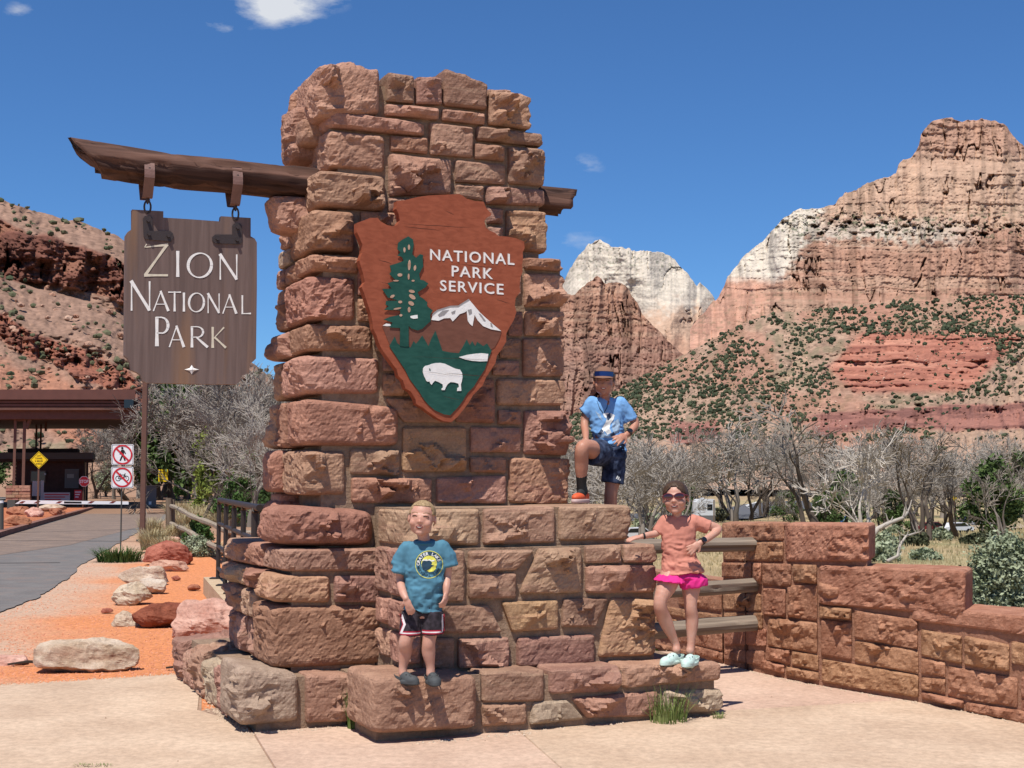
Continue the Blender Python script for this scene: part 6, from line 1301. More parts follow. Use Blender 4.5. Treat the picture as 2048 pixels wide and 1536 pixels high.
def grid_pick(P, PX, PY, n, dens, rmin=0):
    ny, nx = PX.shape; out = []
    while len(out) < n:
        m = n * 4; i = r.integers(1, ny - 1, m); j = r.integers(1, nx - 1, m); px, py = PX[i, j], PY[i, j]; w = dens(px, py); ok = r.random(m) < w
        out.extend(P[i[ok], j[ok]] + r.normal(0, 1.5, (ok.sum(), 3)) * np.array([1, 1, .0]))
    return np.array(out[:n])
def dS_(px, py):
    nse = fbm(np.stack([px * .02, py * .03, px * 0], 1), 3, 200); w = .55 + 1.0 * nse
    w = w + .5 * np.exp(-((py - 775 + (px - 1500) * .05) / 26) ** 2) * (px < 1700)
    inR = (px > 1670) & (px < 1990) & (py > 672) & (py < 790); w = np.where(inR, w * .10, w); w = np.where((py < 690) & (px > 1560), w * 1.5 + .12, w); w = np.where(py > 880, w * .2, w)
    led = (np.abs(py - (850 - np.interp(px, [1340, 1500, 1640, 1820, 2050], [-18, -8, 0, 14, 30]))) < 22) & (px > 1610); w = np.where(led, w * .12, w)
    return np.clip(w, .015, 1)
pts = grid_pick(PS, PXS, PYS, 12500, dS_); sz = pts[:, 1] / FPX * (1.1 + 5.0 * r.random(len(pts)) ** 2.6); blobs('slope_junipers', pts, sz, M['juniper'], 3)
def dP_(px, py): w = .5 + .9 * fbm(np.stack([px * .03, py * .03, px * 0], 1), 3, 210) + .9 * np.exp(-((py - poly_interp(skyP, px) - 22) / 20) ** 2); return np.clip(np.where((py > 800) & (py < 872), w * .1, w) * np.where(py > 880, .25, 1), .01, 1)
pts = grid_pick(PP, PXP, PYP, 1800, dP_); sz = pts[:, 1] / FPX * (1.8 + 4.5 * r.random(len(pts)) ** 2); blobs('spur_junipers', pts, sz, M['juniper'], 4)
def d4_(px, py): h = py - poly_interp(sky4, px); w = .35 + .7 * fbm(np.stack([px * .02, py * .03, px * 0], 1), 3, 220); return np.clip(np.where((h > 44) & (h < 152), .01, w) * np.where(px > 520, .3, 1) + .5 * (h < 12), .01, 1)
pts = grid_pick(P4, PX4, PY4, 2300, d4_); sz = pts[:, 1] / FPX * r.uniform(2.0, 8.0, len(pts)); blobs('hillside_scrub', pts, sz, M['scrub'], 5)
k = len(pts) // 4; blobs('hillside_junipers', grid_pick(P4, PX4, PY4, 420, d4_), r.uniform(.35, 1.1, 420), M['juniper'], 6)
# skyline trees on the rims
ids = r.integers(0, PXS.shape[1], 1)
# fallen blocks on the left slope
def blocks(name, pts, sz, mat, seed): return blobs(name, pts, sz, mat, seed, sub=1, squash=.7)
pts = grid_pick(P4, PX4, PY4, 900, lambda px, py: np.clip(.3 + fbm(np.stack([px * .02, py * .02, px * 0], 1), 3, 230), .02, 1) * ((py - poly_interp(sky4, px)) > 150)); blocks('scree_blocks', pts, pts[:, 1] / FPX * r.uniform(1.5, 8, len(pts)) ** 1.05, rockmat('scree', (.30, .12, .075), (.50, .33, .25), (.42, .22, .16), scale=.4, bump=.5, bed=2, jitter=0, bdist=.2), 8)
pts = grid_pick(PS, PXS, PYS, 1100, lambda px, py: np.clip(.3 + fbm(np.stack([px * .02, py * .02, px * 0], 1), 3, 231), .02, 1)); blocks('talus_blocks', pts, pts[:, 1] / FPX * r.uniform(.8, 3.0, len(pts)), plain('talus_block', (.50, .33, .24), .95), 9)
# ================================================================ trees, brush and the campground
M['bark_grey'] = plain('grey_bark', (.20, .17, .14), .95, var=.25, vscale=1.5)
M['bark_dark'] = plain('dark_bark', (.085, .065, .05), .95, var=.25, vscale=1.5)
M['bark_white'] = plain('bleached_wood', (.42, .37, .31), .9, var=.15, vscale=1.5)
M['twig_grey'] = plain('grey_twigs', (.30, .265, .225), .95)
M['twig_brown'] = plain('brown_twigs', (.22, .185, .15), .95)
M['leaf_green'] = leafmat('tree_leaves', (.045, .075, .022), (.10, .145, .045), scale=.8)
M['leaf_yellow'] = leafmat('yellow_green_leaves', (.13, .17, .03), (.24, .28, .06), scale=1.5)
M['leaf_sage'] = leafmat('sage_leaves', (.20, .235, .14), (.38, .41, .27), scale=3)
M['leaf_bush'] = leafmat('bush_leaves', (.04, .085, .02), (.09, .15, .04), scale=3)
M['grass_dry'] = leafmat('dry_grass', (.36, .29, .15), (.52, .44, .27), scale=3)
M['grass_green'] = leafmat('green_grass', (.09, .14, .03), (.22, .26, .09), scale=6)
def bare_tree(seed, H=1.0, lean=(0, 0), spread=.6, depth=6, forks=3, tw=1.0, trunks=1, droop=.0):
    """a leafless cottonwood of height about H: returns (trunk and limbs, twigs)"""
    rr = random.Random(seed); wood = MB(); segs = []
    def grow(p, d, L, r0, lvl):
        n = 3 if lvl < 3 else 2; pts = [p]; rad = [r0]; q = p; dd = d
        for i in range(n):
            dd = (dd + Vector((rr.gauss(0, .16), rr.gauss(0, .16), rr.gauss(0, .10) + (.05 if lvl < 3 else -droop)))).normalized(); q = q + dd * (L / n); pts.append(q); rad.append(r0 * (1 - .42 * (i + 1) / n))
        if lvl <= 2: wood.tube(pts, rad, 6 if lvl < 2 else 4, cap=False)
        else: segs.append((pts, rad))
        if lvl >= depth: return
        k = forks + (1 if rr.random() < .5 else 0) + (1 if lvl >= 3 else 0)
        for j in range(k):
            t = rr.uniform(.35, 1.0) if j else 1.0; a = min(int(t * n), n - 1); base = pts[a] + (pts[a + 1] - pts[a]) * (t * n - a)
            ax = Vector((rr.gauss(0, 1), rr.gauss(0, 1), rr.gauss(0, 1))); ax = (ax - dd * ax.dot(dd)).normalized()
            s = spread * rr.uniform(.6, 1.3) * (.7 if j == 0 else 1.15); nd = (dd * math.cos(s) + ax * math.sin(s) + Vector((0, 0, .12 if lvl < 3 else .02))).normalized()
            grow(base, nd, L * rr.uniform(.62, .85), max(rad[-1] * (.85 if j == 0 else .62), .0016 * tw), lvl + 1)
    for t_ in range(trunks):
        d0 = Vector((lean[0] + rr.gauss(0, .12) * (trunks > 1) * 2, lean[1] + rr.gauss(0, .12) * (trunks > 1) * 2, 1)).normalized(); grow(Vector((rr.gauss(0, .02) * trunks, rr.gauss(0, .02) * trunks, -.02)), d0, .30, .030 * (1 if trunks == 1 else .7), 0)
    # twigs as three-sided slivers
    A = []; B = []; RA = []; RB = []
    for pts, rad in segs:
        for i in range(len(pts) - 1): A.append(pts[i][:]); B.append(pts[i + 1][:]); RA.append(rad[i]); RB.append(rad[i + 1])
    A = np.array(A); B = np.array(B); RA = np.maximum(np.array(RA), .0017 * tw); RB = np.maximum(np.array(RB), .0011 * tw)
    D = B - A; D /= np.linalg.norm(D, axis=1)[:, None] + 1e-9; u = np.cross(D, np.array([.31, .22, .93])); u /= np.linalg.norm(u, axis=1)[:, None] + 1e-9; w = np.cross(D, u)
    V = []
    for (c, rad_) in ((A, RA), (B, RB)):
        for k in range(3): a = 2 * math.pi * k / 3; V.append(c + (u * math.cos(a) + w * math.sin(a)) * rad_[:, None])
    V = np.stack(V, 1); n = len(A); F = np.array([(0, 1, 4, 3), (1, 2, 5, 4), (2, 0, 3, 5)]); F = (F[None] + (np.arange(n) * 6)[:, None, None]).reshape(-1, 4)
    hmax = V[:, :, 2].max(); s = 1.0 / hmax
    wv = [(x * s, y * s, z * s) for x, y, z in wood.v]; wood.v = wv
    return wood.mesh('trunk', smooth=True), npmesh('crown', V.reshape(-1, 3) * s, F)
def leaf_cards(C, n, size, seed, spread):
    r = np.random.default_rng(seed); C = np.asarray(C, float); i = r.integers(0, len(C), n); P = C[i] + r.normal(0, 1, (n, 3)) * spread
    a = r.normal(0, 1, (n, 3)); a /= np.linalg.norm(a, axis=1)[:, None]; b = np.cross(a, r.normal(0, 1, (n, 3))); b /= np.linalg.norm(b, axis=1)[:, None]; s = size * r.uniform(.5, 1.3, n)[:, None]
    V = np.stack([P - a * s, P + b * s * .55, P + a * s, P - b * s * .55], 1).reshape(-1, 3); return V, np.arange(n * 4).reshape(-1, 4)
def leafy_tree(seed, n=7000, size=.03, lumps=26, w=.36, low=.25):
    rr = np.random.default_rng(seed); wood, twig = bare_tree(seed + 50, spread=.55, depth=4)
    C = []
    for k in range(lumps):
        th = rr.uniform(0, 2 * math.pi); h = rr.uniform(low, .95); rad = w * math.sin(min(1, (1.02 - h) / (1 - low) * 1.25 + .08) * math.pi / 2) * rr.uniform(.3, 1.0); C.append((rad * math.cos(th), rad * math.sin(th), h))
    V, F = leaf_cards(C, n, size, seed, .058); return wood, twig, npmesh('foliage', V, F)
def tri_key(ms): return ms
VAR = [bare_tree(s, lean=l, spread=sp, depth=6, forks=f, tw=tw, trunks=tk) for s, l, sp, f, tw, tk in ((1, (.15, 0), .55, 2, 1.3, 1), (2, (-.2, .1), .60, 2, 1.3, 2), (3, (0, .1), .50, 2, 1.3, 3), (4, (-.45, 0), .58, 2, 1.2, 1), (5, (.1, 0), .66, 2, 1.3, 2), (6, (.3, .1), .6, 2, 1.2, 2))] + [bare_tree(s, lean=l, spread=.62, depth=5, forks=2, tw=2.4, trunks=tk) for s, l, tk in ((21, (-.3, 0), 1), (22, (.2, 0), 2), (23, (-.1, .1), 3))]
LV = [leafy_tree(11), leafy_tree(12, w=.30, lumps=22), leafy_tree(13, n=5000, w=.42, low=.12)]
def plant_bare(px, pyb, pyt, v, label, grp=None, Y=None, bark='bark_grey', twig='twig_grey', wide=1.0, rz=None, name='bare_tree'):
    if Y is None: b = onland(px, pyb)
    else: b = at(px, pyb, Y); b.z = float(gz(np.array([b.x]), np.array([Y]))[0])
    H = at(px, pyt, b.y).z - b.z
    t = thing(name, b, label, 'tree', grp, rz=rng.uniform(0, 6.28) if rz is None else rz); t.scale = (H * wide, H * wide, H)
    for nm, me, m in (('trunk', VAR[v][0], bark), ('crown', VAR[v][1], twig)):
        key = me.name + m; md = _mm.get(key)
        if md is None: md = me.copy(); md.materials.clear(); md.materials.append(M[m]); _mm[key] = md
        link(nm, md, None, t)
    return t
_mm = {}
def plant_leafy(px, pyb, pyt, v, label, grp=None, Y=None, leaf='leaf_green', wide=1.0, name='green_tree', bark='bark_dark', cat='tree'):
    if Y is None: b = onland(px, pyb)
    else: b = at(px, pyb, Y); b.z = float(gz(np.array([b.x]), np.array([Y]))[0])
    H = at(px, pyt, b.y).z - b.z
    t = thing(name, b, label, cat, grp, rz=rng.uniform(0, 6.28)); t.scale = (H * wide, H * wide, H)
    for nm, me, m in (('trunk', LV[v][0], bark), ('branches', LV[v][1], bark), ('foliage', LV[v][2], leaf)):
        key = me.name + m; md = _mm.get(key)
        if md is None: md = me.copy(); md.materials.clear(); md.materials.append(M[m]); _mm[key] = md
        o_ = link(nm, md, None, t)
        if nm == 'branches': o_['kind'] = 'stuff'
    return t
# ---- right: the cottonwoods of the campground
G1 = 'bare grey cottonwoods massed across the valley floor'
rr = random.Random(77)
row = []
for k in range(34):
    px = 1130 + k * 28 + rr.uniform(-12, 12); row.append((px, rr.uniform(235, 330), rr.uniform(845, 925)))
for k in range(18):
    px = 1140 + k * 52 + rr.uniform(-18, 18); row.append((px, rr.uniform(140, 200), rr.uniform(868, 945)))
row = [q for q in row if not (1385 < q[0] < 1600 and q[1] < 262)]
for k, (px, Y, ty) in enumerate(row):
    plant_bare(px, 1040, ty, rr.choice((0, 1, 2, 3, 4, 5, 6, 7, 8, 7)), 'bare grey cottonwood in the thicket that fills the valley floor behind the walls', G1, Y=Y, wide=rr.uniform(.8, 1.2), bark=rr.choice(['bark_grey', 'bark_dark']), twig=rr.choice(['twig_grey', 'twig_grey', 'twig_brown']))
plant_bare(1648, 1050, 775, 6, 'large bare tree with a dark trunk leaning left above the stepped wall', Y=150, bark='bark_dark', twig='twig_brown', wide=1.15, rz=.3)
plant_bare(1610, 1046, 822, 0, 'thin bare tree behind the leaning dark one', Y=170, bark='bark_dark', wide=.9)
plant_bare(1742, 1055, 835, 7, 'bleached white leafless tree rising beside the end of the highest wall tier', Y=118, bark='bark_white', twig='bark_white', wide=.95, rz=1.2)
plant_bare(1858, 1046, 850, 8, 'gnarled dark bare tree right of the bleached one', Y=150, bark='bark_dark', twig='twig_brown', wide=1.2, rz=2.0)
plant_bare(1915, 1040, 868, 5, 'dark bare tree near the white parked car', Y=165, bark='bark_dark', twig='twig_grey', wide=1.0)
plant_bare(1490, 1040, 822, 7, 'spreading bare tree behind the girl and the travel trailer', Y=270, wide=1.2, bark='bark_grey')
plant_bare(1300, 1050, 860, 2, 'pale bare thicket tree behind the boy in the blue shirt', Y=120, wide=1.4, twig='twig_grey')
plant_bare(1180, 1060, 905, 1, 'low bare tree seen between the pillar and the boy in the blue shirt', Y=90, wide=1.5)
for px, yb, yt, v, Y, lab, lf_ in ((2000, 1062, 925, 0, 150, 'bushy green tree at the right edge above the sage bush', 'leaf_green'), (1690, 1040, 948, 1, 190, 'dark green tree behind the bleached bare tree', 'leaf_green'), (1366, 1012, 966, 2, 240, 'small green tree just right of the girl', 'leaf_green'), (1572, 1016, 985, 2, 250, 'small round green tree by the campground road', 'leaf_green'),
                             (2040, 960, 905, 0, 320, 'far green tree at the right edge under the cliffs', 'leaf_green'), (1965, 1000, 938, 1, 260, 'rounded green tree left of the bushy one at the right edge', 'leaf_green'), (1645, 1038, 995, 2, 160, 'low green tree at the foot of the leaning dark trunk', 'leaf_green'), (1790, 1030, 985, 2, 200, 'small green tree between the bleached and the gnarled bare trees', 'leaf_green')):
    plant_leafy(px, yb, yt, v, lab, Y=Y, leaf=lf_, wide=rr.uniform(.9, 1.15))
# ---- left: grey trees behind the sign and the railing
G2 = 'bare grey trees crowded between the road and the monument'
for k, (px, Y, ty) in enumerate([(190, 95, 838), (225, 92, 852), (255, 88, 826), (292, 94, 800), (322, 98, 775), (350, 96, 784), (374, 92, 748), (398, 66, 770), (425, 74, 735), (452, 62, 752), (476, 70, 716), (500, 56, 742), (520, 64, 708), (545, 58, 728), (575, 66, 740), (600, 60, 760), (392, 62, 850), (285, 96, 840), (410, 48, 842), (500, 45, 812), (540, 40, 820)]):
    plant_bare(px, 1000, ty, (k * 5 + 1) % 6, 'bare grey tree in the thicket between the road and the monument', G2, Y=Y, wide=rr.uniform(.85, 1.2), twig='twig_grey' if k % 3 else 'twig_brown', bark='bark_grey' if k % 2 else 'bark_dark')
plant_bare(498, 985, 778, 5, 'dark trunked bare tree with a forked stem right beside the monument', Y=36, bark='bark_dark', twig='twig_grey', wide=1.0)
plant_leafy(345, 960, 768, 1, 'green leafed tree just right of the hanging sign post, among the bare ones', Y=82, leaf='leaf_green', wide=.9)
plant_leafy(428, 985, 868, 2, 'yellow green young tree in front of the bare thicket', Y=58, leaf='leaf_yellow', wide=.8)
plant_leafy(356, 1004, 960, 2, 'bright green bush beside the merging traffic sign', Y=86, leaf='leaf_bush', wide=.9, name='bush', cat='bush')
plant_leafy(318, 960, 800, 0, 'green leafed tree left of the taller one behind the hanging sign', Y=90, leaf='leaf_green', wide=.9)
plant_leafy(372, 960, 812, 1, 'slim green tree between two bare ones right of the tall green one', Y=88, leaf='leaf_green', wide=.8)
plant_leafy(505, 990, 905, 2, 'green tree low behind the railing by the monument', Y=52, leaf='leaf_green', wide=.9)
plant_leafy(212, 978, 928, 0, 'small grey green tree left of the two square signs', Y=100, leaf='leaf_sage', wide=1.2)
plant_leafy(-20, 975, 905, 2, 'green bush at the left edge behind the canopy posts', Y=95, leaf='leaf_green', wide=1.3, name='bush', cat='bush')
plant_leafy(480, 1010, 955, 2, 'low green bush behind the metal railing', Y=46, leaf='leaf_bush', wide=1.2, name='bush', cat='bush')
# ---- shrubs and grasses
def shrub(px, py, wpx, hpx, label, leaf, n, size, Y=None, z=None, name='shrub', lumps=30, seed=1, cat='shrub', grp=None):
    b = on_z(px, py) if Y is None else at(px, py, Y)
    if z is not None: b.z = z
    s = b.y / FPX; w, h = wpx * s / 2, hpx * s; r = np.random.default_rng(seed); C = []
    for k in range(lumps):
        a = r.uniform(0, 2 * math.pi); t = r.random() ** .6; hh = r.random(); C.append((w * t * math.cos(a) * math.sqrt(max(.05, 1 - hh ** 2)) * .9, w * .8 * t * math.sin(a) * math.sqrt(max(.05, 1 - hh ** 2)), h * (.12 + .8 * hh)))
    V, F = leaf_cards(C, n, size, seed, min(w, h) * .13); V = V[:]; V[:, 2] = np.maximum(V[:, 2], .0)
    t = thing(name, b, label, cat, grp); link('foliage', npmesh('foliage', V, F), M[leaf], t)
    mb = MB()
    for k in range(14):
        c = C[k % len(C)]; mb.tube([(0, 0, -.05), (c[0] * .5, c[1] * .5, c[2] * .45), c], [.012 * h + .004, .008 * h + .003, .003 * h + .001], 4, cap=False)
    link('stems', mb.mesh('stems'), M['bark_dark'], t); return t
def tuft(px, py, hpx, label, mat, n=260, wpx=None, Y=None, z=0.0, seed=1, name='grass_tuft', cat='grass', grp=None, spread=.25, wid=.004):
    b = on_z(px, py, z) if Y is None else at(px, py, Y); b.z = z if z is not None else b.z
    s = b.y / FPX; h = hpx * s; w = (wpx or hpx) * s; r = np.random.default_rng(seed); V = []; F = []
    for k in range(n):
        a = r.uniform(0, 2 * math.pi); rb = w * spread * r.random() ** .5; p = np.array([rb * math.cos(a), rb * math.sin(a), -.01]); a2 = a + r.normal(0, .6); out = np.array([math.cos(a2), math.sin(a2), 0]); hh = h * r.uniform(.45, 1.05); bend = w * .5 * r.uniform(.1, 1.0); sd = np.array([-out[1], out[0], 0]) * wid * r.uniform(.6, 1.3)
        q = len(V)
        for t_ in (0, .4, .75, 1.0):
            c = p + out * bend * t_ ** 2 + np.array([0, 0, hh * (t_ - .22 * t_ ** 3 * bend / max(h, .01))]); wv = sd * (1 - t_ * .85); V += [c - wv, c + wv]
        F += [(q + i, q + i + 1, q + i + 3, q + i + 2) for i in (0, 2, 4)]
    t = npmesh(name, V, F); o = link(name, t, M[mat]); o.location = b; tag(o, label, cat, grp); return o
shrub(398, 1088, 62, 52, 'round bright green bush below the split rail fence', 'leaf_bush', 7000, .035, seed=3)
shrub(395, 1112, 90, 34, 'low grey green sage spread below the bright green bush', 'leaf_sage', 5000, .03, seed=4)
shrub(2020, 1215, 235, 335, 'large silvery sage bush behind the lowest tier of the stepped wall', 'leaf_sage', 42000, .024, Y=13.2, z=-.6, seed=5, lumps=70)
shrub(1905, 1190, 70, 235, 'small sage bush left of the large silvery one', 'leaf_sage', 4000, .03, Y=17, z=-.95, seed=6)
G3 = 'sage shrubs dotted over the valley meadow'
for k, (px, py, w, h) in enumerate([(1830, 1092, 70, 26), (1770, 1100, 60, 30), (1880, 1082, 50, 20), (1950, 1088, 60, 18), (1765, 1125, 80, 34), (1850, 1120, 70, 20), (1990, 1075, 50, 16), (1700, 1062, 40, 18), (1790, 1070, 34, 14), (1430, 1045, 60, 24), (1360, 1060, 60, 26), (1300, 1070, 70, 34)]):
    b = onland(px, py); shrub(px, py, w, h, 'low grey green sage shrub standing in the meadow beyond the walls', 'leaf_sage' if k % 3 else 'scrub', 2200, .0018 * b.y + .02, Y=b.y, z=b.z, seed=20 + k, grp=G3)
tuft(238, 1122, 34, 'low bluish green plant around the foot of the two sign post', 'leaf_bush', 520, 84, seed=2, name='roadside_plant', cat='plant', spread=.5, wid=.012)
G4 = 'dry grass clumps along the split rail fence'
for k, (px, py, h, w, Yd_) in enumerate([(308, 1098, 46, 60, None), (300, 1075, 44, 44, None), (330, 1100, 30, 44, None), (372, 1060, 40, 70, 44), (400, 1045, 40, 76, 50), (430, 1040, 38, 70, 52), (385, 1030, 34, 80, 60), (356, 1030, 30, 60, 62), (455, 1050, 40, 80, 46), (420, 1110, 30, 60, None), (350, 1075, 30, 60, None)]):
    tuft(px, py, h, 'straw coloured grass clump beside the split rail fence', 'grass_dry', 620, w, Y=Yd_, z=0.0, seed=30 + k, grp=G4, spread=.42, wid=.011)
tuft(709, 1456, 88, 'green grass tuft growing in the joint left of the big plinth stone', 'grass_green', 240, 46, z=0, seed=50, spread=.3, wid=.005)
tuft(1337, 1443, 80, 'green grass tuft growing against the plinth below the girl', 'grass_green', 170, 84, z=0, seed=51, spread=.42, wid=.0042)
tuft(1436, 1436, 18, 'tiny green weed at the right corner of the plinth', 'grass_green', 60, 30, z=0, seed=52, spread=.4, wid=.003)
for k, px in enumerate((160, 185, 210)): tuft(px, 1531, 9, 'tiny green weed in the pavement at the lower left edge', 'grass_green', 40, 26, z=.001, seed=54 + k, grp='tiny weeds in the pavement', spread=.5, wid=.003)
tuft(1425, 1160, 70, 'tall green grass seen between the girl and the stepped wall', 'leaf_bush', 260, 50, Y=12.8, z=-.35, seed=58, spread=.4, wid=.005)
shrub(1300, 1290, 50, 60, 'dark leafed weed in the shade under the lowest rail', 'leaf_bush', 900, .02, Y=11.6, z=-.1, seed=59)
# meadow grass: nobody could count it
r = np.random.default_rng(70); V = []; n = 15000
px = r.uniform(1250, 2080, n); py = 1048 + 190 * r.random(n) ** 1.4; P = []
Pn = []
for a, b in zip(px, py):
    pass
tt = np.geomspace(12, 400, 300)
rx = (px - CX) / FPX; bb = (CY - py) / FPX; ry = math.cos(TH) - bb * math.sin(TH); rzz = math.sin(TH) + bb * math.cos(TH)
best = np.full(n, 400.0); done = np.zeros(n, bool)
for t_ in tt:
    z_ = gz(rx * t_, ry * t_) ; h = (CAMZ + rzz * t_ < z_) & ~done; best[h] = t_; done |= h
Pg = np.stack([rx * best, ry * best], 1)[done]; zg = gz(Pg[:, 0], Pg[:, 1]); n = len(Pg)
sc = Pg[:, 1] / FPX; hh = np.clip(sc * r.uniform(4, 9, n), .12, 1.0); ww = sc * r.uniform(1.2, 3.0, n); a = r.uniform(0, 3.14, n)
dx = np.cos(a) * ww; dy = np.sin(a) * ww; base = np.stack([Pg[:, 0], Pg[:, 1], zg], 1)
V = np.stack([base + np.stack([-dx, -dy, dx * 0 - .02], 1), base + np.stack([dx, dy, dx * 0 - .02], 1), base + np.stack([dx * r.normal(0, .8, n), dy, hh], 1)], 1)
o = link('meadow_grass', npmesh('meadow_grass', V.reshape(-1, 3), np.arange(n * 3).reshape(-1, 3)), leafmat('meadow', (.27, .23, .12), (.48, .37, .21), scale=.12)); tag(o, kind='stuff')
# ---- vehicles and signs of the campground
M['car_white'] = plain('white_body', (.62, .62, .62), .35, spec=.6); M['car_dark'] = plain('dark_body', (.035, .04, .05), .35, spec=.6); M['car_red'] = plain('maroon_body', (.16, .02, .02), .35, spec=.6); M['car_silver'] = plain('silver_body', (.33, .34, .35), .35, spec=.6, metal=.3); M['tyre'] = plain('tyre', (.012, .012, .012), .9); M['blue_tarp'] = plain('blue_tarp', (.04, .13, .32), .7)
def car(px, py, Y, L, label, mat, rz, H=1.5):
    b = at(px, py, Y); b.z = float(gz(np.array([b.x]), np.array([b.y]))[0]); t = thing('parked_car', b, label, 'car', None, rz=rz)
    prof = [(-.5, .28), (-.5, .52), (-.47, .58), (-.33, .62), (-.22, .96), (.20, 1.0), (.36, .66), (.5, .58), (.5, .28)]
    def sl(nm, P, w, m, p): 
        mb = MB(); slab(mb, P, w, lambda x, y, d: Vector((x, d - w / 2, y))); return link(nm, mb.mesh(nm), m, p)
    bd = sl('body', [(x * L, y * H) for x, y in prof], 1.8, mat, t)
    sl('window', [(-.30 * L, .64 * H), (-.20 * L, .92 * H), (.18 * L, .95 * H), (.32 * L, .66 * H)], 1.83, M['glass'], t)
    for sx in (-.31, .31):
        for sy in (-.82, .82):
            mb = MB(); mb.tube([(sx * L, sy - .11, .33), (sx * L, sy + .11, .33)], .33, 12); link('wheel', mb.mesh('wheel'), M['tyre'], t)
    return t
car(1912, 1066, 190, 4.6, 'white car parked right of the gnarled bare tree', M['car_white'], .3)
car(1946, 1020, 250, 4.8, 'dark sport utility vehicle parked far right under the trees', M['car_dark'], .1, 1.8)
car(1864, 1056, 200, 4.5, 'maroon car half hidden by tree trunks', M['car_red'], -.2)
car(1968, 1046, 230, 4.8, 'silver car beside the bushy green tree', M['car_silver'], .1)
car(1268, 1038, 150, 4.6, 'white vehicle glimpsed left of the girl', M['car_white'], .4)
Yt = 225.0; b = at(1408, 1030, Yt); b.z = float(gz(np.array([b.x]), np.array([Yt]))[0]); s = Yt / FPX
t = thing('travel_trailer', b, 'white travel trailer with dark lower body parked right of the girl', 'trailer', rz=.15)
zt_ = at(1408, 998, Yt).z - b.z; zb_ = .55
def tb(nm, x0, x1, z0, z1, y0, y1, m): mb = MB(); mb.box(((x0 + x1) / 2, (y0 + y1) / 2, (z0 + z1) / 2), (x1 - x0, y1 - y0, z1 - z0)); return link(nm, mb.mesh(nm), m, t)
mb = MB(); slab(mb, [(-1.8, zb_ + (zt_ - zb_) * .36), (-1.6, zt_ * .9), (-1.2, zt_), (1.4, zt_), (1.55, zt_ * .95), (1.55, zb_ + (zt_ - zb_) * .36)], 2.4, lambda x, y, d: Vector((x, d - 1.2, y))); link('body', mb.mesh('body'), M['car_white'], t)
mb = MB(); slab(mb, [(-3.6, zb_ + .1), (-3.2, zb_ + .75), (-1.75, zb_ + (zt_ - zb_) * .36 - .01), (1.55, zb_ + (zt_ - zb_) * .36 - .01), (1.55, zb_)], 2.42, lambda x, y, d: Vector((x, d - 1.21, y))); link('lower_body', mb.mesh('lower_body'), M['box_grey'], t)
tb('window', .2, 1.1, zt_ * .62, zt_ * .82, -1.24, -1.205, M['glass']); tb('vent', -.6, 0, zt_ + .002, zt_ + .22, -.4, .4, M['car_white'])
for x in (-.3, .7): mb = MB(); mb.tube([(x, -1.15, .38), (x, -.9, .38)], .38, 12); link('wheel', mb.mesh('wheel'), M['tyre'], t)
for px, py, Y, lab in ((1935, 988, 260, 'small yellow diamond sign far right among the trees'), (1909, 997, 250, 'second small yellow sign, left of the far right one')):
    b = at(px, 1030, Y); b.z = float(gz(np.array([b.x]), np.array([Y]))[0]); t = thing('yellow_sign', b, lab, 'road sign'); c = at(px, py, Y) - b; mb = MB(); mb.box((c.x, .1, c.z / 2), (.1, .1, c.z)); link('post', mb.mesh('post'), M['post_brown'], t)
    mb = MB(); slab(mb, [(c.x - .5, c.z), (c.x, c.z + .5), (c.x + .5, c.z), (c.x, c.z - .5)], .04, lambda x, y, d: Vector((x, d, y))); link('plate', mb.mesh('plate'), M['sign_yellow'], t)
for px, py, Y, w, h, lab in ((1692, 1006, 240, 3.2, 1.6, 'pale blue tent behind the bleached tree'), (1537, 1026, 180, 1.5, 1.4, 'blue tarp bundle beside the campground road')):
    b = at(px, py, Y); b.z = float(gz(np.array([b.x]), np.array([Y]))[0]); mb = MB(); mb.add([(-w / 2, -1, 0), (w / 2, -1, 0), (w / 2, 1, 0), (-w / 2, 1, 0), (0, -.8, h), (0, .8, h)], [(0, 1, 4), (2, 3, 5), (1, 2, 5, 4), (3, 0, 4, 5), (3, 2, 1, 0)]); o = link('tent', mb.mesh('tent'), M['blue_tarp']); o.location = b; tag(o, lab, 'tent')
t = thing('thin_brown_post_and_rail', onland(1428, 1052), 'brown post with low rails standing in front of the travel trailer', 'fence')
b = onland(1428, 1058); mb = MB(); mb.tube([b, at(1428, 1000, b.y)], .12, 6); t.location = b; mb.build('post', M['oldwood'], t)
for z_ in (1044, 1052): mb = MB(); mb.tube([at(1380, z_, b.y), at(1560, z_ + 2, b.y)], .07, 5); mb.build('rail', M['oldwood'], t)
# bleached fallen branches by the wall
def branch(pts, r0, label, Y, seed=1):
    P = [at(x, y, Y + i * .12) for i, (x, y) in enumerate(pts)]; t = thing('fallen_branch', P[0], label, 'branch'); rr = random.Random(seed)
    mb = MB(); mb.tube(P, [r0 * (1 - .6 * i / len(P)) for i in range(len(P))], 7, rough=.1, rs=seed); mb.build('limb', M['bark_white'], t, smooth=True)
    for i in range(1, len(P)):
        for k in range(2):
            d = Vector((rr.uniform(-1, 1), rr.uniform(-.4, .4), rr.uniform(.1, 1))).normalized(); L_ = rr.uniform(.25, .7) * (P[-1] - P[0]).length * .3; mb = MB(); mb.tube([P[i], P[i] + d * L_ * .5, P[i] + d * L_ + Vector((0, 0, .05))], [r0 * .4, r0 * .28, r0 * .12], 5); mb.build('twig', M['bark_white'], t)
branch([(1738, 1082), (1755, 1058), (1778, 1046), (1805, 1036), (1815, 1024)], .055, 'bleached fallen limb leaning up behind the highest wall tier', 26, 3)
branch([(1775, 1122), (1795, 1112), (1800, 1090), (1812, 1072), (1832, 1066)], .032, 'thin dead branch lying in the meadow beyond the wall', 24, 5)
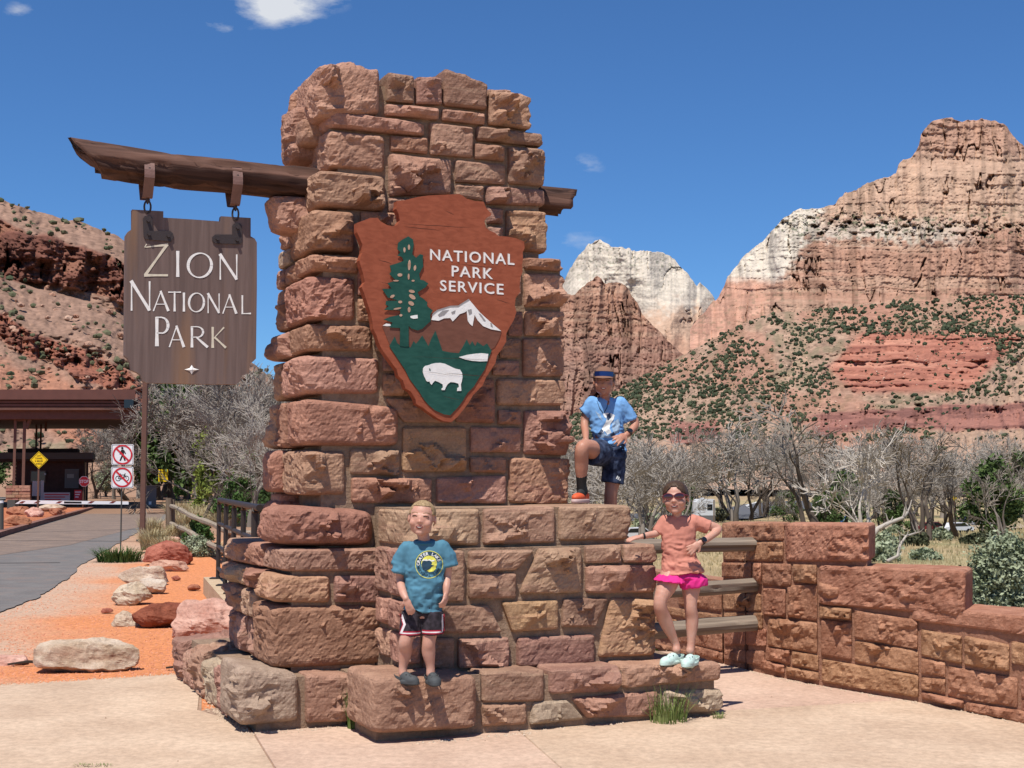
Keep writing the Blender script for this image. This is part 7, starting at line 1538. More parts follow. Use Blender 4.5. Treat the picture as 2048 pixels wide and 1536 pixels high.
# ================================================================ the three children
def fuse(mb, voxel, smooth_it=4, name='tmp', clean=True):
    """closed overlapping solids -> one continuous skin"""
    me = mb.mesh('tmp'); ob = bpy.data.objects.new('tmp', me); COL.objects.link(ob)
    bm = bmesh.new(); bm.from_mesh(me); bmesh.ops.recalc_face_normals(bm, faces=bm.faces); bm.to_mesh(me); bm.free()
    m = ob.modifiers.new('r', 'REMESH'); m.mode = 'VOXEL'; m.voxel_size = voxel; m.adaptivity = 0
    if smooth_it: s = ob.modifiers.new('s', 'SMOOTH'); s.factor = .5; s.iterations = smooth_it
    dg = bpy.context.evaluated_depsgraph_get(); dg.update(); out = bpy.data.meshes.new_from_object(ob.evaluated_get(dg)); bpy.data.objects.remove(ob); bpy.data.meshes.remove(me)
    out.name = name; return out
def wrinkle(me, amp, sx, sy, sz, seed=0, oct=3, ridge=False, mask=None):
    n = len(me.vertices); P = np.empty(n * 3); me.vertices.foreach_get('co', P); P = P.reshape(-1, 3); N = np.empty(n * 3); me.vertices.foreach_get('normal', N); N = N.reshape(-1, 3)
    q = P * np.array([sx, sy, sz]); h = fbm(q + vnoise(P * 7, seed + 5)[:, None] * .7, oct, seed)
    if ridge: h = (.35 - np.abs(h) * 1.7)
    if mask is not None: h = h * mask(P)
    P = P + N * (h * amp)[:, None]; me.vertices.foreach_set('co', P.ravel()); me.update()
def finish(me, name, mat, parent, smooth=True):
    n = len(me.vertices); P = np.empty(n * 3); me.vertices.foreach_get('co', P); P = P.reshape(-1, 3) - np.array(rootloc(parent)); me.vertices.foreach_set('co', P.ravel()); me.polygons.foreach_set('use_smooth', [smooth] * len(me.polygons)); me.name = name; me.materials.clear(); me.update(); return link(name, me, mat, parent)
def bvh_of(me):
    return BVHTree.FromPolygons([v.co[:] for v in me.vertices], [tuple(p.vertices) for p in me.polygons])
def chain(mb, P, r, seg=14, sub=1):
    """tapered limb with rounded joints"""
    P = [Vector(p) for p in P]; Q = []; Rr = []
    for i in range(len(P) - 1):
        for k in range(sub): t = k / sub; Q.append(P[i].lerp(P[i + 1], t)); Rr.append(r[i] + (r[i + 1] - r[i]) * t)
    Q.append(P[-1]); Rr.append(r[-1])
    for i in range(len(Q) - 1): mb.tube([Q[i], Q[i + 1]], [Rr[i], Rr[i + 1]], seg)
    for q, rr_ in zip(Q, Rr): mb.ell(q, (rr_, rr_, rr_), seg=seg, ring=8)
def catmull(P, r, n=5):
    P = [Vector(p) for p in P]; out = []; ro = []
    for i in range(len(P) - 1):
        p0, p1, p2, p3 = P[max(i - 1, 0)], P[i], P[i + 1], P[min(i + 2, len(P) - 1)]
        for k in range(n):
            t = k / n; out.append(.5 * ((2 * p1) + (p2 - p0) * t + (2 * p0 - 5 * p1 + 4 * p2 - p3) * t * t + (3 * p1 - p0 - 3 * p2 + p3) * t ** 3)); ro.append(r[i] + (r[i + 1] - r[i]) * (t * t * (3 - 2 * t)))
    out.append(P[-1]); ro.append(r[-1]); return out, ro
def loft(mb, secs, seg=24, cap=True):
    """secs: (centre, half width vector, half depth vector)"""
    b = len(mb.v); n = len(secs)
    for c, w, d in secs:
        for k in range(seg):
            a = 2 * math.pi * k / seg; ca, sa = math.cos(a), math.sin(a); ca = math.copysign(abs(ca) ** .85, ca); sa = math.copysign(abs(sa) ** .85, sa); mb.v.append(tuple(Vector(c) + Vector(w) * ca + Vector(d) * sa))
    for i in range(n - 1):
        for k in range(seg): k2 = (k + 1) % seg; mb.f.append((b + i * seg + k, b + i * seg + k2, b + (i + 1) * seg + k2, b + (i + 1) * seg + k)); mb.mi.append(0)
    mb.f.append(tuple(b + k for k in reversed(range(seg)))); mb.f.append(tuple(b + (n - 1) * seg + k for k in range(seg))); mb.mi += [0, 0]
def skinmat(name, c):
    m, t, b = newmat(name); L = t.links.new; g = t.nodes.new('ShaderNodeTexCoord'); n = t.nodes.new('ShaderNodeTexNoise'); n.inputs['Scale'].default_value = 14; n.inputs['Detail'].default_value = 4; L(g.outputs['Object'], n.inputs['Vector'])
    r_ = t.nodes.new('ShaderNodeValToRGB'); r_.color_ramp.elements[0].position = .3; r_.color_ramp.elements[1].position = .7; r_.color_ramp.elements[0].color = (c[0] * .95, c[1] * .82, c[2] * .78, 1); r_.color_ramp.elements[1].color = (*c, 1); L(n.outputs['Fac'], r_.inputs['Fac']); L(r_.outputs[0], b.inputs['Base Color'])
    b.inputs['Roughness'].default_value = .5; b.inputs['Specular IOR Level'].default_value = .35; b.inputs['Subsurface Weight'].default_value = .12; b.inputs['Subsurface Radius'].default_value = (.012, .005, .003); b.inputs['Subsurface Scale'].default_value = 1.0; return m
def clothmat(name, c, var=.08, rough=.9): return plain(name, c, rough, spec=.15, var=var, vscale=9, bump=.12, bscale=260)
M['skin'] = skinmat('fair_skin', (.50, .285, .210)); M['skin_tan'] = skinmat('tanned_skin', (.42, .215, .145))
M['hair_blond'] = woodmat('blond_hair', (.20, .13, .065), (.38, .27, .15), axis=2, scale=14, bump=.9, dist=.003)
M['hair_brown'] = woodmat('brown_hair', (.032, .018, .012), (.085, .050, .030), axis=2, scale=14, bump=.8, dist=.003, rough=.5)
M['mouth'] = plain('mouth_dark', (.10, .018, .016), .5); M['lip'] = plain('lips', (.42, .15, .12), .45); M['teeth'] = plain('teeth', (.70, .67, .60), .3); M['lash'] = plain('lash', (.05, .028, .018), .7); M['brow_b'] = plain('blond_brow', (.28, .16, .09), .8); M['eye_white'] = plain('eye_white', (.6, .57, .53), .3)
def frame_head(c, yaw=0, pitch=0, roll=0):
    Mx = Matrix.Rotation(yaw, 3, 'Z') @ Matrix.Rotation(pitch, 3, 'X') @ Matrix.Rotation(roll, 3, 'Y'); return lambda x, y, z: Vector(c) + Mx @ Vector((x, y, z)), Mx
def head_parts(mb, c, H, F, Mx, ears=True):
    E = lambda x, y, z, r: mb.ell(F(x * H, y * H, z * H), tuple(k * H for k in r), M=Mx, seg=20, ring=14)
    E(0, .06, .13, (.355, .42, .365)); E(0, -.08, -.06, (.315, .335, .36)); E(0, -.115, -.225, (.285, .26, .235)); E(0, -.255, -.385, (.115, .10, .085))
    for s in (-1, 1): E(s * .175, -.265, -.14, (.125, .12, .12)); E(s * .12, -.335, .075, (.11, .06, .045)); E(s * .19, -.06, -.25, (.10, .18, .13))
    E(0, -.375, -.045, (.038, .055, .095)); E(0, -.415, -.10, (.050, .050, .042)); 
    for s in (-1, 1): E(s * .045, -.395, -.11, (.030, .036, .030))
    E(0, -.335, -.215, (.13, .06, .065))
    if ears:
        for s in (-1, 1): E(s * .365, .045, -.03, (.035, .065, .11))
def face_patch(name, P, F, Mx, bvh, mat, parent, H, off=.0012, rx=1.0):
    """a small feature laid onto the face: points (x, z) in head heights"""
    d = Mx @ Vector((0, 1, 0)); n = len(P); cx_ = sum(p[0] for p in P) / n; cz = sum(p[1] for p in P) / n; V = []
    ring = [(cx_ + (x - cx_) * k, cz + (z - cz) * k) for k in (1.0, .5) for x, z in P] + [(cx_, cz)]
    for x, z in ring:
        o = F(x * H, -.9 * H, z * H); h = bvh.ray_cast(o, d, H * 2); V.append((h[0] if h[0] is not None else F(x * H, -.35 * H, z * H)) - d * off)
    Fc = [(k, (k + 1) % n, (k + 1) % n + n, k + n) for k in range(n)] + [(k + n, (k + 1) % n + n, 2 * n) for k in range(n)]
    mb = MB(); mb.add(V, Fc); return mb.build(name, mat, parent)
def lens(cx_, cz, w, h, n=14, bend=0.0): return [(cx_ + w * math.cos(2 * math.pi * k / n), cz + h * math.sin(2 * math.pi * k / n) + bend * (1 - math.cos(2 * math.pi * k / n) ** 2)) for k in range(n)]
def arcband(cx_, cz, w, th, bend, n=8):
    U = [(cx_ + w * (2 * k / n - 1), cz + bend * (1 - (2 * k / n - 1) ** 2) + th / 2) for k in range(n + 1)]; L_ = [(cx_ + w * (2 * k / n - 1), cz + bend * (1 - (2 * k / n - 1) ** 2) - th / 2) for k in range(n, -1, -1)]; return U + L_
def smile(F, Mx, bvh, p, H, w=.13, h=.045, cz=-.235, teeth=True):
    face_patch('lips', lens(0, cz, w * 1.12, h * 1.25, 16, 0) , F, Mx, bvh, M['lip'], p, H, .0010)
    P = [(w * (2 * k / 8 - 1), cz + h * .45 - .2 * h * (1 - (2 * k / 8 - 1) ** 2)) for k in range(9)] + [(w * (1 - 2 * k / 8), cz + h * .45 - 1.5 * h * (1 - (1 - 2 * k / 8) ** 2)) for k in range(1, 8)]
    face_patch('mouth', P, F, Mx, bvh, M['mouth'], p, H, .0018)
    if teeth: face_patch('teeth', [(w * .75 * (2 * k / 6 - 1), cz + h * .36 - .18 * h * (1 - (2 * k / 6 - 1) ** 2)) for k in range(7)] + [(w * .62 * (1 - 2 * k / 6), cz + h * .1 - .55 * h * (1 - (1 - 2 * k / 6) ** 2)) for k in range(7)], F, Mx, bvh, M['teeth'], p, H, .0026)
def hand(mb, wrist, palm_dir, up_n, L=.13, curl=.5, thumb_side=1, spread=.12, r=.0068):
    """palm, four unequal bent fingers and a thumb; up_n = the back of the hand"""
    d = Vector(palm_dir).normalized(); n = Vector(up_n); n = (n - d * n.dot(d)).normalized(); s = d.cross(n)
    w = Vector(wrist); pl = L * .48; Mx = Matrix((s, d, n)).transposed()
    mb.ell(w + d * pl * .55, (L * .215, pl * .60, L * .105), M=Mx, seg=12, ring=8); mb.ell(w + d * pl * .85, (L * .20, pl * .25, L * .085), M=Mx, seg=12, ring=8); mb.ell(w, (L * .16, L * .14, L * .12), M=Mx, seg=10, ring=6)
    for i, (o, ln) in enumerate(((-.155, .42), (-.052, .49), (.052, .46), (.150, .37))):
        b = w + d * pl * .9 + s * o * L * thumb_side * -1; ang = (i - 1.5) * spread * -thumb_side * -1; dd = (d + s * ang * -1 * thumb_side * -1).normalized() if False else (d * math.cos(o * spread * 6) + s * -thumb_side * math.sin(o * spread * 6)).normalized()
        P = [b]; c = 0
        for sgm in (.45, .32, .23): c += curl * (.5 if sgm == .45 else .9); P.append(P[-1] + (dd * math.cos(c) - n * math.sin(c)) * ln * L * sgm)
        chain(mb, P, [r * 1.12, r * 1.05, r * .98, r * .85], 8)
    b = w + d * pl * .25 + s * L * .15 * thumb_side; P = [b, b + (d * .6 + s * thumb_side * .75 - n * .2).normalized() * L * .19, b + (d * .6 + s * thumb_side * .75 - n * .2).normalized() * L * .19 + (d * .9 + s * thumb_side * .25 - n * .3).normalized() * L * .17]
    chain(mb, P, [r * 1.35, r * 1.15, r * .95], 8)
def hair_shell(F, Mx, H, keep, scale, name, mat, parent, seed=0, c=(0, .06, .13), r_=(.355, .42, .365), amp=.02, voxel=None, fr=11):
    seg, ring = 64, 44; V = []; K = []
    for i in range(ring + 1):
        ph = math.pi * i / ring
        for k in range(seg):
            a = 2 * math.pi * k / seg; x, y, z = math.sin(ph) * math.cos(a), math.sin(ph) * math.sin(a), math.cos(ph); V.append((x * r_[0], y * r_[1], z * r_[2]))
    V = np.array(V); nz_ = fbm(V * fr * 1.6 + seed, 3, seed); Vn = V * (scale + nz_ * amp * 3)[:, None]; Vn = Vn + np.array(c)
    kf = np.array([keep(*p) for p in (V + np.array(c))]); Fs = []
    for i in range(ring):
        for k in range(seg):
            q = (i * seg + k, (i + 1) * seg + k, (i + 1) * seg + (k + 1) % seg, i * seg + (k + 1) % seg)
            if all(kf[j] for j in q): Fs.append(q)
    used = sorted({j for f in Fs for j in f}); mp_ = {j: i for i, j in enumerate(used)}; mb = MB(); mb.add([F(*(Vn[j] * H)) for j in used], [tuple(mp_[j] for j in f) for f in Fs])
    o = mb.build(name, mat, parent, smooth=True); s = o.modifiers.new('thick', 'SOLIDIFY'); s.thickness = H * .05; s.offset = -1; return o
def project_art(name, P2, tri, plane, d, bvh, mat, parent, off=.0016):
    """lay a flat print onto cloth along direction d; plane(x, y) gives a point before the cloth"""
    V = []
    for x, y in P2:
        o = plane(x, y); h = bvh.ray_cast(o - d * .3, d, 1.2); V.append((h[0] if h[0] is not None else o) - d * off)
    mb = MB(); mb.add(V, tri); o_ = mb.build(name, mat, parent); return o_
def dense(poly, maxl):
    """triangulate a polygon and split it finely so that it can follow cloth"""
    poly = clean_poly(poly); bm = bmesh.new(); vs_ = [bm.verts.new((x, y, 0)) for x, y in poly]
    for t in tessellate_polygon([[Vector((x, y, 0)) for x, y in poly]]):
        try: bm.faces.new([vs_[i] for i in t])
        except ValueError: pass
    for _ in range(5):
        E_ = [e for e in bm.edges if e.calc_length() > maxl]
        if not E_: break
        bmesh.ops.subdivide_edges(bm, edges=E_, cuts=1); bmesh.ops.triangulate(bm, faces=bm.faces)
    bm.verts.index_update(); out = [(v.co.x, v.co.y) for v in bm.verts], [tuple(v.index for v in f.verts) for f in bm.faces]; bm.free(); return out
def clog(toe, heel, zb, H, mat, name, parent, W=.042, sock=False):
    """a moulded clog from heel to toe standing at height zb"""
    toe = Vector((toe.x, toe.y, zb)); heel = Vector((heel.x, heel.y, zb)); f = (toe - heel); L = f.length; f.normalize(); s = Vector((-f.y, f.x, 0)); up = Vector((0, 0, 1)); Mx = Matrix((f, s, up)).transposed()
    mb = MB(); g = lambda x, y, z: heel + f * (x * L) + s * y + up * z
    loft(mb, [(g(.5, 0, z), f * L * (.505 if z < .01 else .495), s * W * k) for z, k in ((.0, .93), (.004, 1.0), (.018, 1.0), (.022, .96))], 28)
    mb.ell(g(.70, 0, .022), (L * .285, W * .97, H * .62), M=Mx, seg=20, ring=12); mb.ell(g(.48, 0, .026), (L * .25, W * .84, H * .85), M=Mx, seg=20, ring=12); mb.ell(g(.16, 0, .02), (L * .17, W * .82, H * .42), M=Mx, seg=16, ring=8)
    pts = [g(.42, W * .84, H * .6), g(.2, W * .95, H * .78), g(.0, 0, H * .82), g(.2, -W * .95, H * .78), g(.42, -W * .84, H * .6)]; q, _ = catmull(pts, [1] * 5, 5)
    o = finish(fuse(mb, .0035, 2), name, mat, parent)
    mb = MB()
    for a, b in zip(q[:-1], q[1:]): mb.beam(a, b, .004, .016)
    mb.build('strap', mat, o)
    mb = MB()
    for x, ys in ((.58, (-.55, 0, .55)), (.68, (-.3, .3)), (.77, (-.5, 0, .5))):
        for y in ys: mb.ell(g(x, y * W, .022 + H * (.60 if x > .6 else .80) * math.sqrt(max(.1, 1 - (y * 1.05) ** 2)) * (1.02 if x < .72 else .93)), (.0042, .0042, .003), seg=6, ring=4)
    oo = mb.build('vent_holes', M['sign_black'], o); oo['kind'] = 'stuff'; return o
def P_(Y0):
    return lambda px, py, dy=0.0: at(px, py, Y0 + dy)
XW = Vector((1, 0, 0)); YD = Vector((0, 1, 0))

# ------------------------------------------------ small boy on the big plinth stone
Y0 = 8.12; J = P_(Y0); s_ = Y0 / FPX; FZ = .352
boy = thing('person', Vector((J(835, 1362).x, Y0, FZ)), 'small blond boy in teal T-shirt and grey clogs standing on the big front plinth stone', 'person')
H = 73 * s_; hc = J(844, 1037, .0); F, Mx = frame_head(hc, R(-4), R(-4), R(4))
mb = MB(); head_parts(mb, hc, H, F, Mx); chain(mb, [F(0, .06 * H, -.25 * H), J(849, 1082, .02), J(849, 1096, .03)], [.037, .036, .05])
loft(mb, [(J(849, y, .03), XW * w * s_, YD * d * s_) for y, w, d in ((1090, 22, 14), (1102, 34, 19), (1130, 32, 22), (1170, 30, 23), (1205, 31, 22), (1235, 32, 22))], 20)
P, r_ = catmull([J(813, 1101, .03), J(803, 1135, .04), J(801, 1163, .03), J(806, 1185, -.06), J(812, 1197, -.10)], [.036, .031, .026, .024, .018]); chain(mb, P, r_)
hand(mb, J(812, 1197, -.10), J(821, 1222, -.105) - J(812, 1197, -.10), Vector((-.25, -1, .1)), L=.115, curl=.35, thumb_side=1)
P, r_ = catmull([J(887, 1100, .03), J(894, 1130, .04), J(894, 1155, .04), J(893, 1172, .0), J(892, 1186, -.02)], [.036, .031, .026, .024, .018]); chain(mb, P, r_)
hand(mb, J(892, 1186, -.02), J(888, 1212, -.06) - J(892, 1186, -.02), Vector((.9, -.5, 0)), L=.11, curl=.55, thumb_side=-1)
for hx, kx, ax, kd in ((829, 812, 806, -.02), (864, 858, 861, .0)):
    P, r_ = catmull([J(hx, 1240, .03), J(kx, 1281, kd), J(kx - 1, 1302, .015), J(ax, 1334, .02), J(ax, 1348, .015)], [.064, .040, .042, .026, .027]); chain(mb, P, r_)
body = fuse(mb, .0050, 3); bv = bvh_of(body); body_o = finish(body, 'body', M['skin'], boy)
for sx in (-1, 1):
    face_patch('eye', arcband(sx * .155, .035, .075, .020, .022), F, Mx, bv, M['lash'], boy, H, .001)
    face_patch('eyebrow', arcband(sx * .16, .125, .095, .022, .025), F, Mx, bv, M['brow_b'], boy, H, .001)
smile(F, Mx, bv, boy, H, .095, .045, -.25)
hair_shell(F, Mx, H, lambda x, y, z: z > .31 if y < -.20 else (z > .02 + (y < .0) * .06 if y < .12 else z > -.14), 1.03, 'hair', M['hair_blond'], boy, 3, amp=.010)
# T-shirt
mb = MB(); loft(mb, [(J(cx_, y, dy), XW * w * s_ + Vector((0, 0, tz * s_)), YD * d * s_) for y, cx_, w, d, dy, tz in ((1081, 849, 19, 14, .02, 0), (1086, 849, 31, 17, .025, 0), (1093, 849, 42, 20, .03, 0), (1108, 849, 44, 24, .03, 0), (1140, 850, 40, 27, .03, 0), (1180, 848, 39, 29, .03, -1), (1212, 845, 38, 30, .028, -2), (1222, 844, 38, 30, .028, -3))], 30)
for pts, rr in (([J(815, 1098, .03), J(803, 1120, .035), J(797, 1146, .03)], [.050, .055, .056]), ([J(884, 1096, .03), J(895, 1113, .035), J(899, 1133, .035)], [.050, .055, .056])):
    mb.tube(pts, rr, 18); mb.ell(pts[0], (rr[0],) * 3)
sh = fuse(mb, .0065, 4); wrinkle(sh, .018, 9, 9, 15, 3, 3, True, lambda P: np.clip((J(0, 1105).z - P[:, 2]) / .12, .12, 1)); wrinkle(sh, .004, 30, 30, 14, 5, 2, True); bs = bvh_of(sh); finish(sh, 'shirt', clothmat('teal_cotton', (.072, .185, .255)), boy)
mb = MB(); c0 = J(849, 1083, .012)
for k in range(20):
    a0, a1 = 2 * math.pi * k / 20, 2 * math.pi * (k + 1) / 20; mb.tube([c0 + Vector((math.cos(a) * 20.5 * s_, math.sin(a) * 15 * s_ , math.sin(a) * .012)) for a in (a0, a1)], .0055, 6, cap=False)
mb.build('collar', M['shirt_c'] if 'shirt_c' in M else clothmat('teal_collar', (.042, .165, .25)), boy)['kind'] = 'stuff'
# print on the shirt: badge with ring, lettering, lake and peaks
bc = (859, 1128); plane = lambda x, y: J(bc[0] + x, bc[1] - y, 0)
PR = {'y': plain('print_yellow', (.62, .60, .10), .8), 'n': plain('print_navy', (.016, .045, .075), .8), 'w': plain('print_white', (.66, .68, .66), .8)}
def art(name, poly, m, off): V, T = dense(poly, 3.0); project_art(name, V, T, plane, YD, bs, PR[m], boy, off)
def ringpoly(r0, r1, a0, a1, n=24): return [(r1 * math.cos(R(a0 + (a1 - a0) * k / n)), r1 * math.sin(R(a0 + (a1 - a0) * k / n))) for k in range(n + 1)] + [(r0 * math.cos(R(a1 - (a1 - a0) * k / n)), r0 * math.sin(R(a1 - (a1 - a0) * k / n))) for k in range(n + 1)]
for a in (0, 180): art('badge_ring', ringpoly(26.3, 27.5, a, a + 180), 'y', .0020)
art('badge_field', circ(0, 0, 25.6, 30), 'n', .0012) if False else None
art('badge_band', ringpoly(17.2, 26, 20, 178, 20), 'n', .0014)
art('badge_sky', circ(0, 2, 15.5, 26), 'y', .0020); art('badge_lake', [(-15, 0), (-13, 6), (-8, 9), (-4, 7), (0, 9), (4, 6), (7, 3), (4, 0), (10, -2), (5, -5), (2, -9), (-6, -13), (-12, -10)], 'n', .0026); art('badge_snow', [(-14, 7), (-11, 11), (-8, 9), (-5, 11.5), (-3, 8.5), (1, 11), (5, 8), (9, 9), (12, 7), (6, 6), (0, 8), (-5, 7), (-9, 8)], 'w', .0030)
art('badge_wizard', [(2, -9), (6, -6), (12, -2), (14, -8), (8, -14), (0, -15), (-4, -12)], 'y', .0028)
def arc_text(s, r, a_mid, step, size, m, flip=False):
    for i, ch in enumerate(s):
        if ch == ' ': continue
        a = a_mid + (i - (len(s) - 1) / 2) * step * (1 if flip else -1); V, Fc, W0, H0 = text2d(ch, 1, .03); k = size / .72; rot = R(a - 90) if not flip else R(a + 90); cs, sn = math.cos(rot), math.sin(rot)
        cx_, cy_ = r * math.cos(R(a)), r * math.sin(R(a)); Q = [(cx_ + (x * cs - y * sn) * k, cy_ + (x * sn + y * cs) * k) for x, y in V]; project_art('letter', Q, Fc, plane, YD, bs, PR[m], boy, .0032)
arc_text('CRATER LAKE', 21.5, 100, 15.5, 6.2, 'w'); arc_text('NATIONAL PARK', 21.5, 262, 12.2, 5.0, 'n', True)
# shorts with red and white side stripes
M['plaid'] = plain('black_plaid', (.028, .022, .028), .9, var=.6, vscale=45); M['red_trim'] = clothmat('red_trim', (.34, .02, .04)); M['white_trim'] = clothmat('white_trim', (.66, .62, .62))
def leg_sh(spec, mat, name, vox=.006, pelvis=None, amp=.006):
    mb = MB()
    for secs in spec: loft(mb, secs, 24)
    if pelvis: loft(mb, pelvis, 24)
    me = fuse(mb, vox, 3); wrinkle(me, amp, 14, 14, 9, 8, 3, True); return me
L1 = [(J(826, 1222, .03), XW * 22 * s_, YD * 27 * s_), (J(822, 1245, .02), XW * 22 * s_, YD * 25 * s_), (J(820, 1271, .015), XW * 22 * s_, YD * 24 * s_)]
L2 = [(J(864, 1222, .03), XW * 22 * s_, YD * 27 * s_), (J(866, 1245, .025), XW * 22 * s_, YD * 25 * s_), (J(866, 1269, .02), XW * 22.5 * s_, YD * 24 * s_)]
shm = leg_sh([L1, L2], M['plaid'], 'shorts', pelvis=[(J(845, 1200, .03), XW * 33 * s_, YD * 25 * s_), (J(845, 1230, .03), XW * 37 * s_, YD * 26 * s_)]); bsh = bvh_of(shm); finish(shm, 'shorts', M['plaid'], boy)
for (cx_, yb, w) in ((820, 1268, 22), (866, 1266, 22)):
    for m, y0, y1, nm in (('red_trim', -7.5, -4.6, 'trim'), ('white_trim', -4.6, -2.0, 'trim'), ('red_trim', -2.0, .6, 'trim')):
        plane2 = lambda x, y: J(x, y, 0); V, T = dense([(cx_ - w + .5, yb + y0), (cx_ + w - .5, yb + y0), (cx_ + w - .5, yb + y1), (cx_ - w + .5, yb + y1)], 3); project_art(nm, V, T, plane2, YD, bsh, M[m], boy, .0018)
for Pq in ([(801, 1228), (806, 1228), (813, 1247), (805, 1266), (800, 1266), (808, 1247)], [(884, 1228), (887, 1228), (887, 1262), (884, 1262)]):
    V, T = dense(Pq, 3); project_art('side_stripe', V, T, lambda x, y: J(x, y, 0), YD, bsh, M['white_trim'], boy, .0022); dx = -2.2 if Pq[0][0] < 850 else 2
    V, T = dense([(x + dx, y) for x, y in Pq], 3); project_art('side_stripe', V, T, lambda x, y: J(x, y, 0), YD, bsh, M['red_trim'], boy, .0018)
M['clog_grey'] = plain('grey_foam', (.055, .060, .062), .7); M['clog_mint'] = plain('mint_foam', (.46, .60, .54), .6, var=.08, vscale=60)
a = J(806, 1340, .02); clog(Vector((a.x + .098, a.y - .085, 0)), Vector((a.x - .050, a.y + .020, 0)), FZ - .006, .052, M['clog_grey'], 'clog', boy, W=.040)
a = J(861, 1340, .015); clog(Vector((a.x + .045, a.y - .135, 0)), Vector((a.x - .008, a.y + .040, 0)), FZ - .006, .052, M['clog_grey'], 'clog', boy, W=.042)

# ------------------------------------------------ girl leaning on the base
Y0 = 8.97; J = P_(Y0); s_ = Y0 / FPX; FZ = .352
girl = thing('person', Vector((J(1362, 1322).x, Y0, FZ)), 'girl in salmon T-shirt, sunglasses and mint clogs leaning on the right end of the base', 'person')
H = 68 * s_; hc = J(1351, 996, .0); F, Mx = frame_head(hc, R(-14), R(-2), R(-3))
mb = MB(); head_parts(mb, hc, H, F, Mx); chain(mb, [F(0, .08 * H, -.25 * H), J(1354, 1030, .03), J(1355, 1044, .04)], [.036, .034, .05])
loft(mb, [(J(cx_, y, .04), XW * w * s_, YD * d * s_) for y, cx_, w, d in ((1036, 1356, 20, 13), (1046, 1356, 29, 18), (1070, 1356, 28, 19), (1110, 1358, 27, 19), (1140, 1362, 32, 21), (1160, 1363, 34, 22))], 20)
P, r_ = catmull([J(1330, 1044, .04), J(1322, 1054, .05), J(1313, 1066, .03), J(1297, 1070, .0), J(1283, 1073, -.03)], [.036, .031, .025, .022, .017]); chain(mb, P, r_)
hand(mb, J(1283, 1073, -.03), J(1262, 1077, -.05) - J(1283, 1073, -.03), Vector((0, -.3, 1)), L=.12, curl=.25, thumb_side=1)
P, r_ = catmull([J(1386, 1044, .04), J(1412, 1050, .06), J(1436, 1058, .07), J(1419, 1074, .0), J(1400, 1086, -.07)], [.036, .034, .028, .025, .018]); chain(mb, P, r_)
hand(mb, J(1400, 1086, -.07), J(1376, 1103, -.115) - J(1400, 1086, -.07), Vector((.2, -1, .2)), L=.125, curl=.3, thumb_side=-1, spread=.25)
for pts, rr in (([J(1343, 1142, .04), J(1336, 1166, .0), J(1320, 1206, -.06), J(1330, 1240, -.01), J(1350, 1284, .03), J(1353, 1300, .02)], [.070, .068, .044, .046, .026, .028]), ([J(1381, 1148, .05), J(1382, 1172, .05), J(1381, 1212, .02), J(1384, 1240, .04), J(1382, 1288, .03), J(1380, 1302, .02)], [.070, .064, .042, .044, .026, .028])):
    P, r_ = catmull(pts, rr); chain(mb, P, r_)
body = fuse(mb, .0052, 3); bv = bvh_of(body); finish(body, 'body', M['skin'], girl)
smile(F, Mx, bv, girl, H, .10, .040, -.25)
M['lens_red'] = plain('dark_red_lens', (.035, .008, .008), .08, spec=.8); M['frame_red'] = plain('maroon_frame', (.13, .015, .02), .35, spec=.6)
gl = MB()
def glasses(F, Mx, H, parent, zc=.04, w=.145, h=.085, lensm='lens_red', framem='frame_red'):
    base = []
    for sx in (-1, 1):
        mb = MB(); P = [F((sx * .165 + w * math.cos(a)) * H, (-.415 + .10 * abs(sx * .165 + w * math.cos(a)) ** 1.2) * H, (zc + h * math.sin(a) * (1.0 if math.sin(a) > 0 else .95)) * H) for a in [2 * math.pi * k / 18 for k in range(18)]]
        c = F(sx * .165 * H, -.412 * H, zc * H); mb.add([c] + P, [(0, k + 1, (k + 1) % 18 + 1) for k in range(18)]); l_ = mb.build('lens', M[lensm], parent)
        mb = MB(); mb.tube(P + [P[0]], H * .016, 5, cap=False); mb.build('rim', M[framem], l_)
        mb = MB(); mb.tube([F(sx * .31 * H, -.37 * H, (zc + .03) * H), F(sx * .37 * H, -.2 * H, (zc + .02) * H), F(sx * .385 * H, .05 * H, (zc) * H)], H * .016, 5); mb.build('temple', M[framem], parent)
    mb = MB(); mb.tube([F(-.03 * H, -.43 * H, (zc + .02) * H), F(.03 * H, -.43 * H, (zc + .02) * H)], H * .016, 5); mb.build('bridge', M[framem], parent)
glasses(F, Mx, H, girl)
hair_shell(F, Mx, H, lambda x, y, z: (z > .31 - .95 * max(0, abs(x) - .06) if y < -.16 else z > (-.04 if y < .0 else -.22)), 1.07, 'hair', M['hair_brown'], girl, 5, amp=.012, fr=5)
mb = MB(); mb.ell(F(.12 * H, .50 * H, .12 * H), (.13 * H, .12 * H, .13 * H), seg=14, ring=10); mb.ell(F(.17 * H, .50 * H, -.02 * H), (.09 * H, .09 * H, .16 * H), seg=14, ring=10); finish(fuse(mb, .005, 2), 'ponytail', M['hair_brown'], girl)
mb = MB(); loft(mb, [(J(cx_, y, .045), XW * w * s_ + Vector((0, 0, tz * s_)), YD * d * s_) for y, cx_, w, d, tz in ((1031, 1354, 16, 13, 0), (1035, 1355, 25, 16, 0), (1042, 1356, 34, 19, 0), (1055, 1356, 36, 22, 0), (1085, 1357, 34, 24, 0), (1115, 1359, 34, 25, -1), (1134, 1363, 40, 31, 2), (1147, 1365, 43, 34, 3))], 30)
for pts, rr in (([J(1331, 1044, .045), J(1323, 1056, .05), J(1317, 1067, .045)], [.048, .047, .046]), ([J(1385, 1043, .045), J(1400, 1048, .055), J(1417, 1055, .06)], [.048, .050, .050])): mb.tube(pts, rr, 18); mb.ell(pts[0], (rr[0],) * 3)
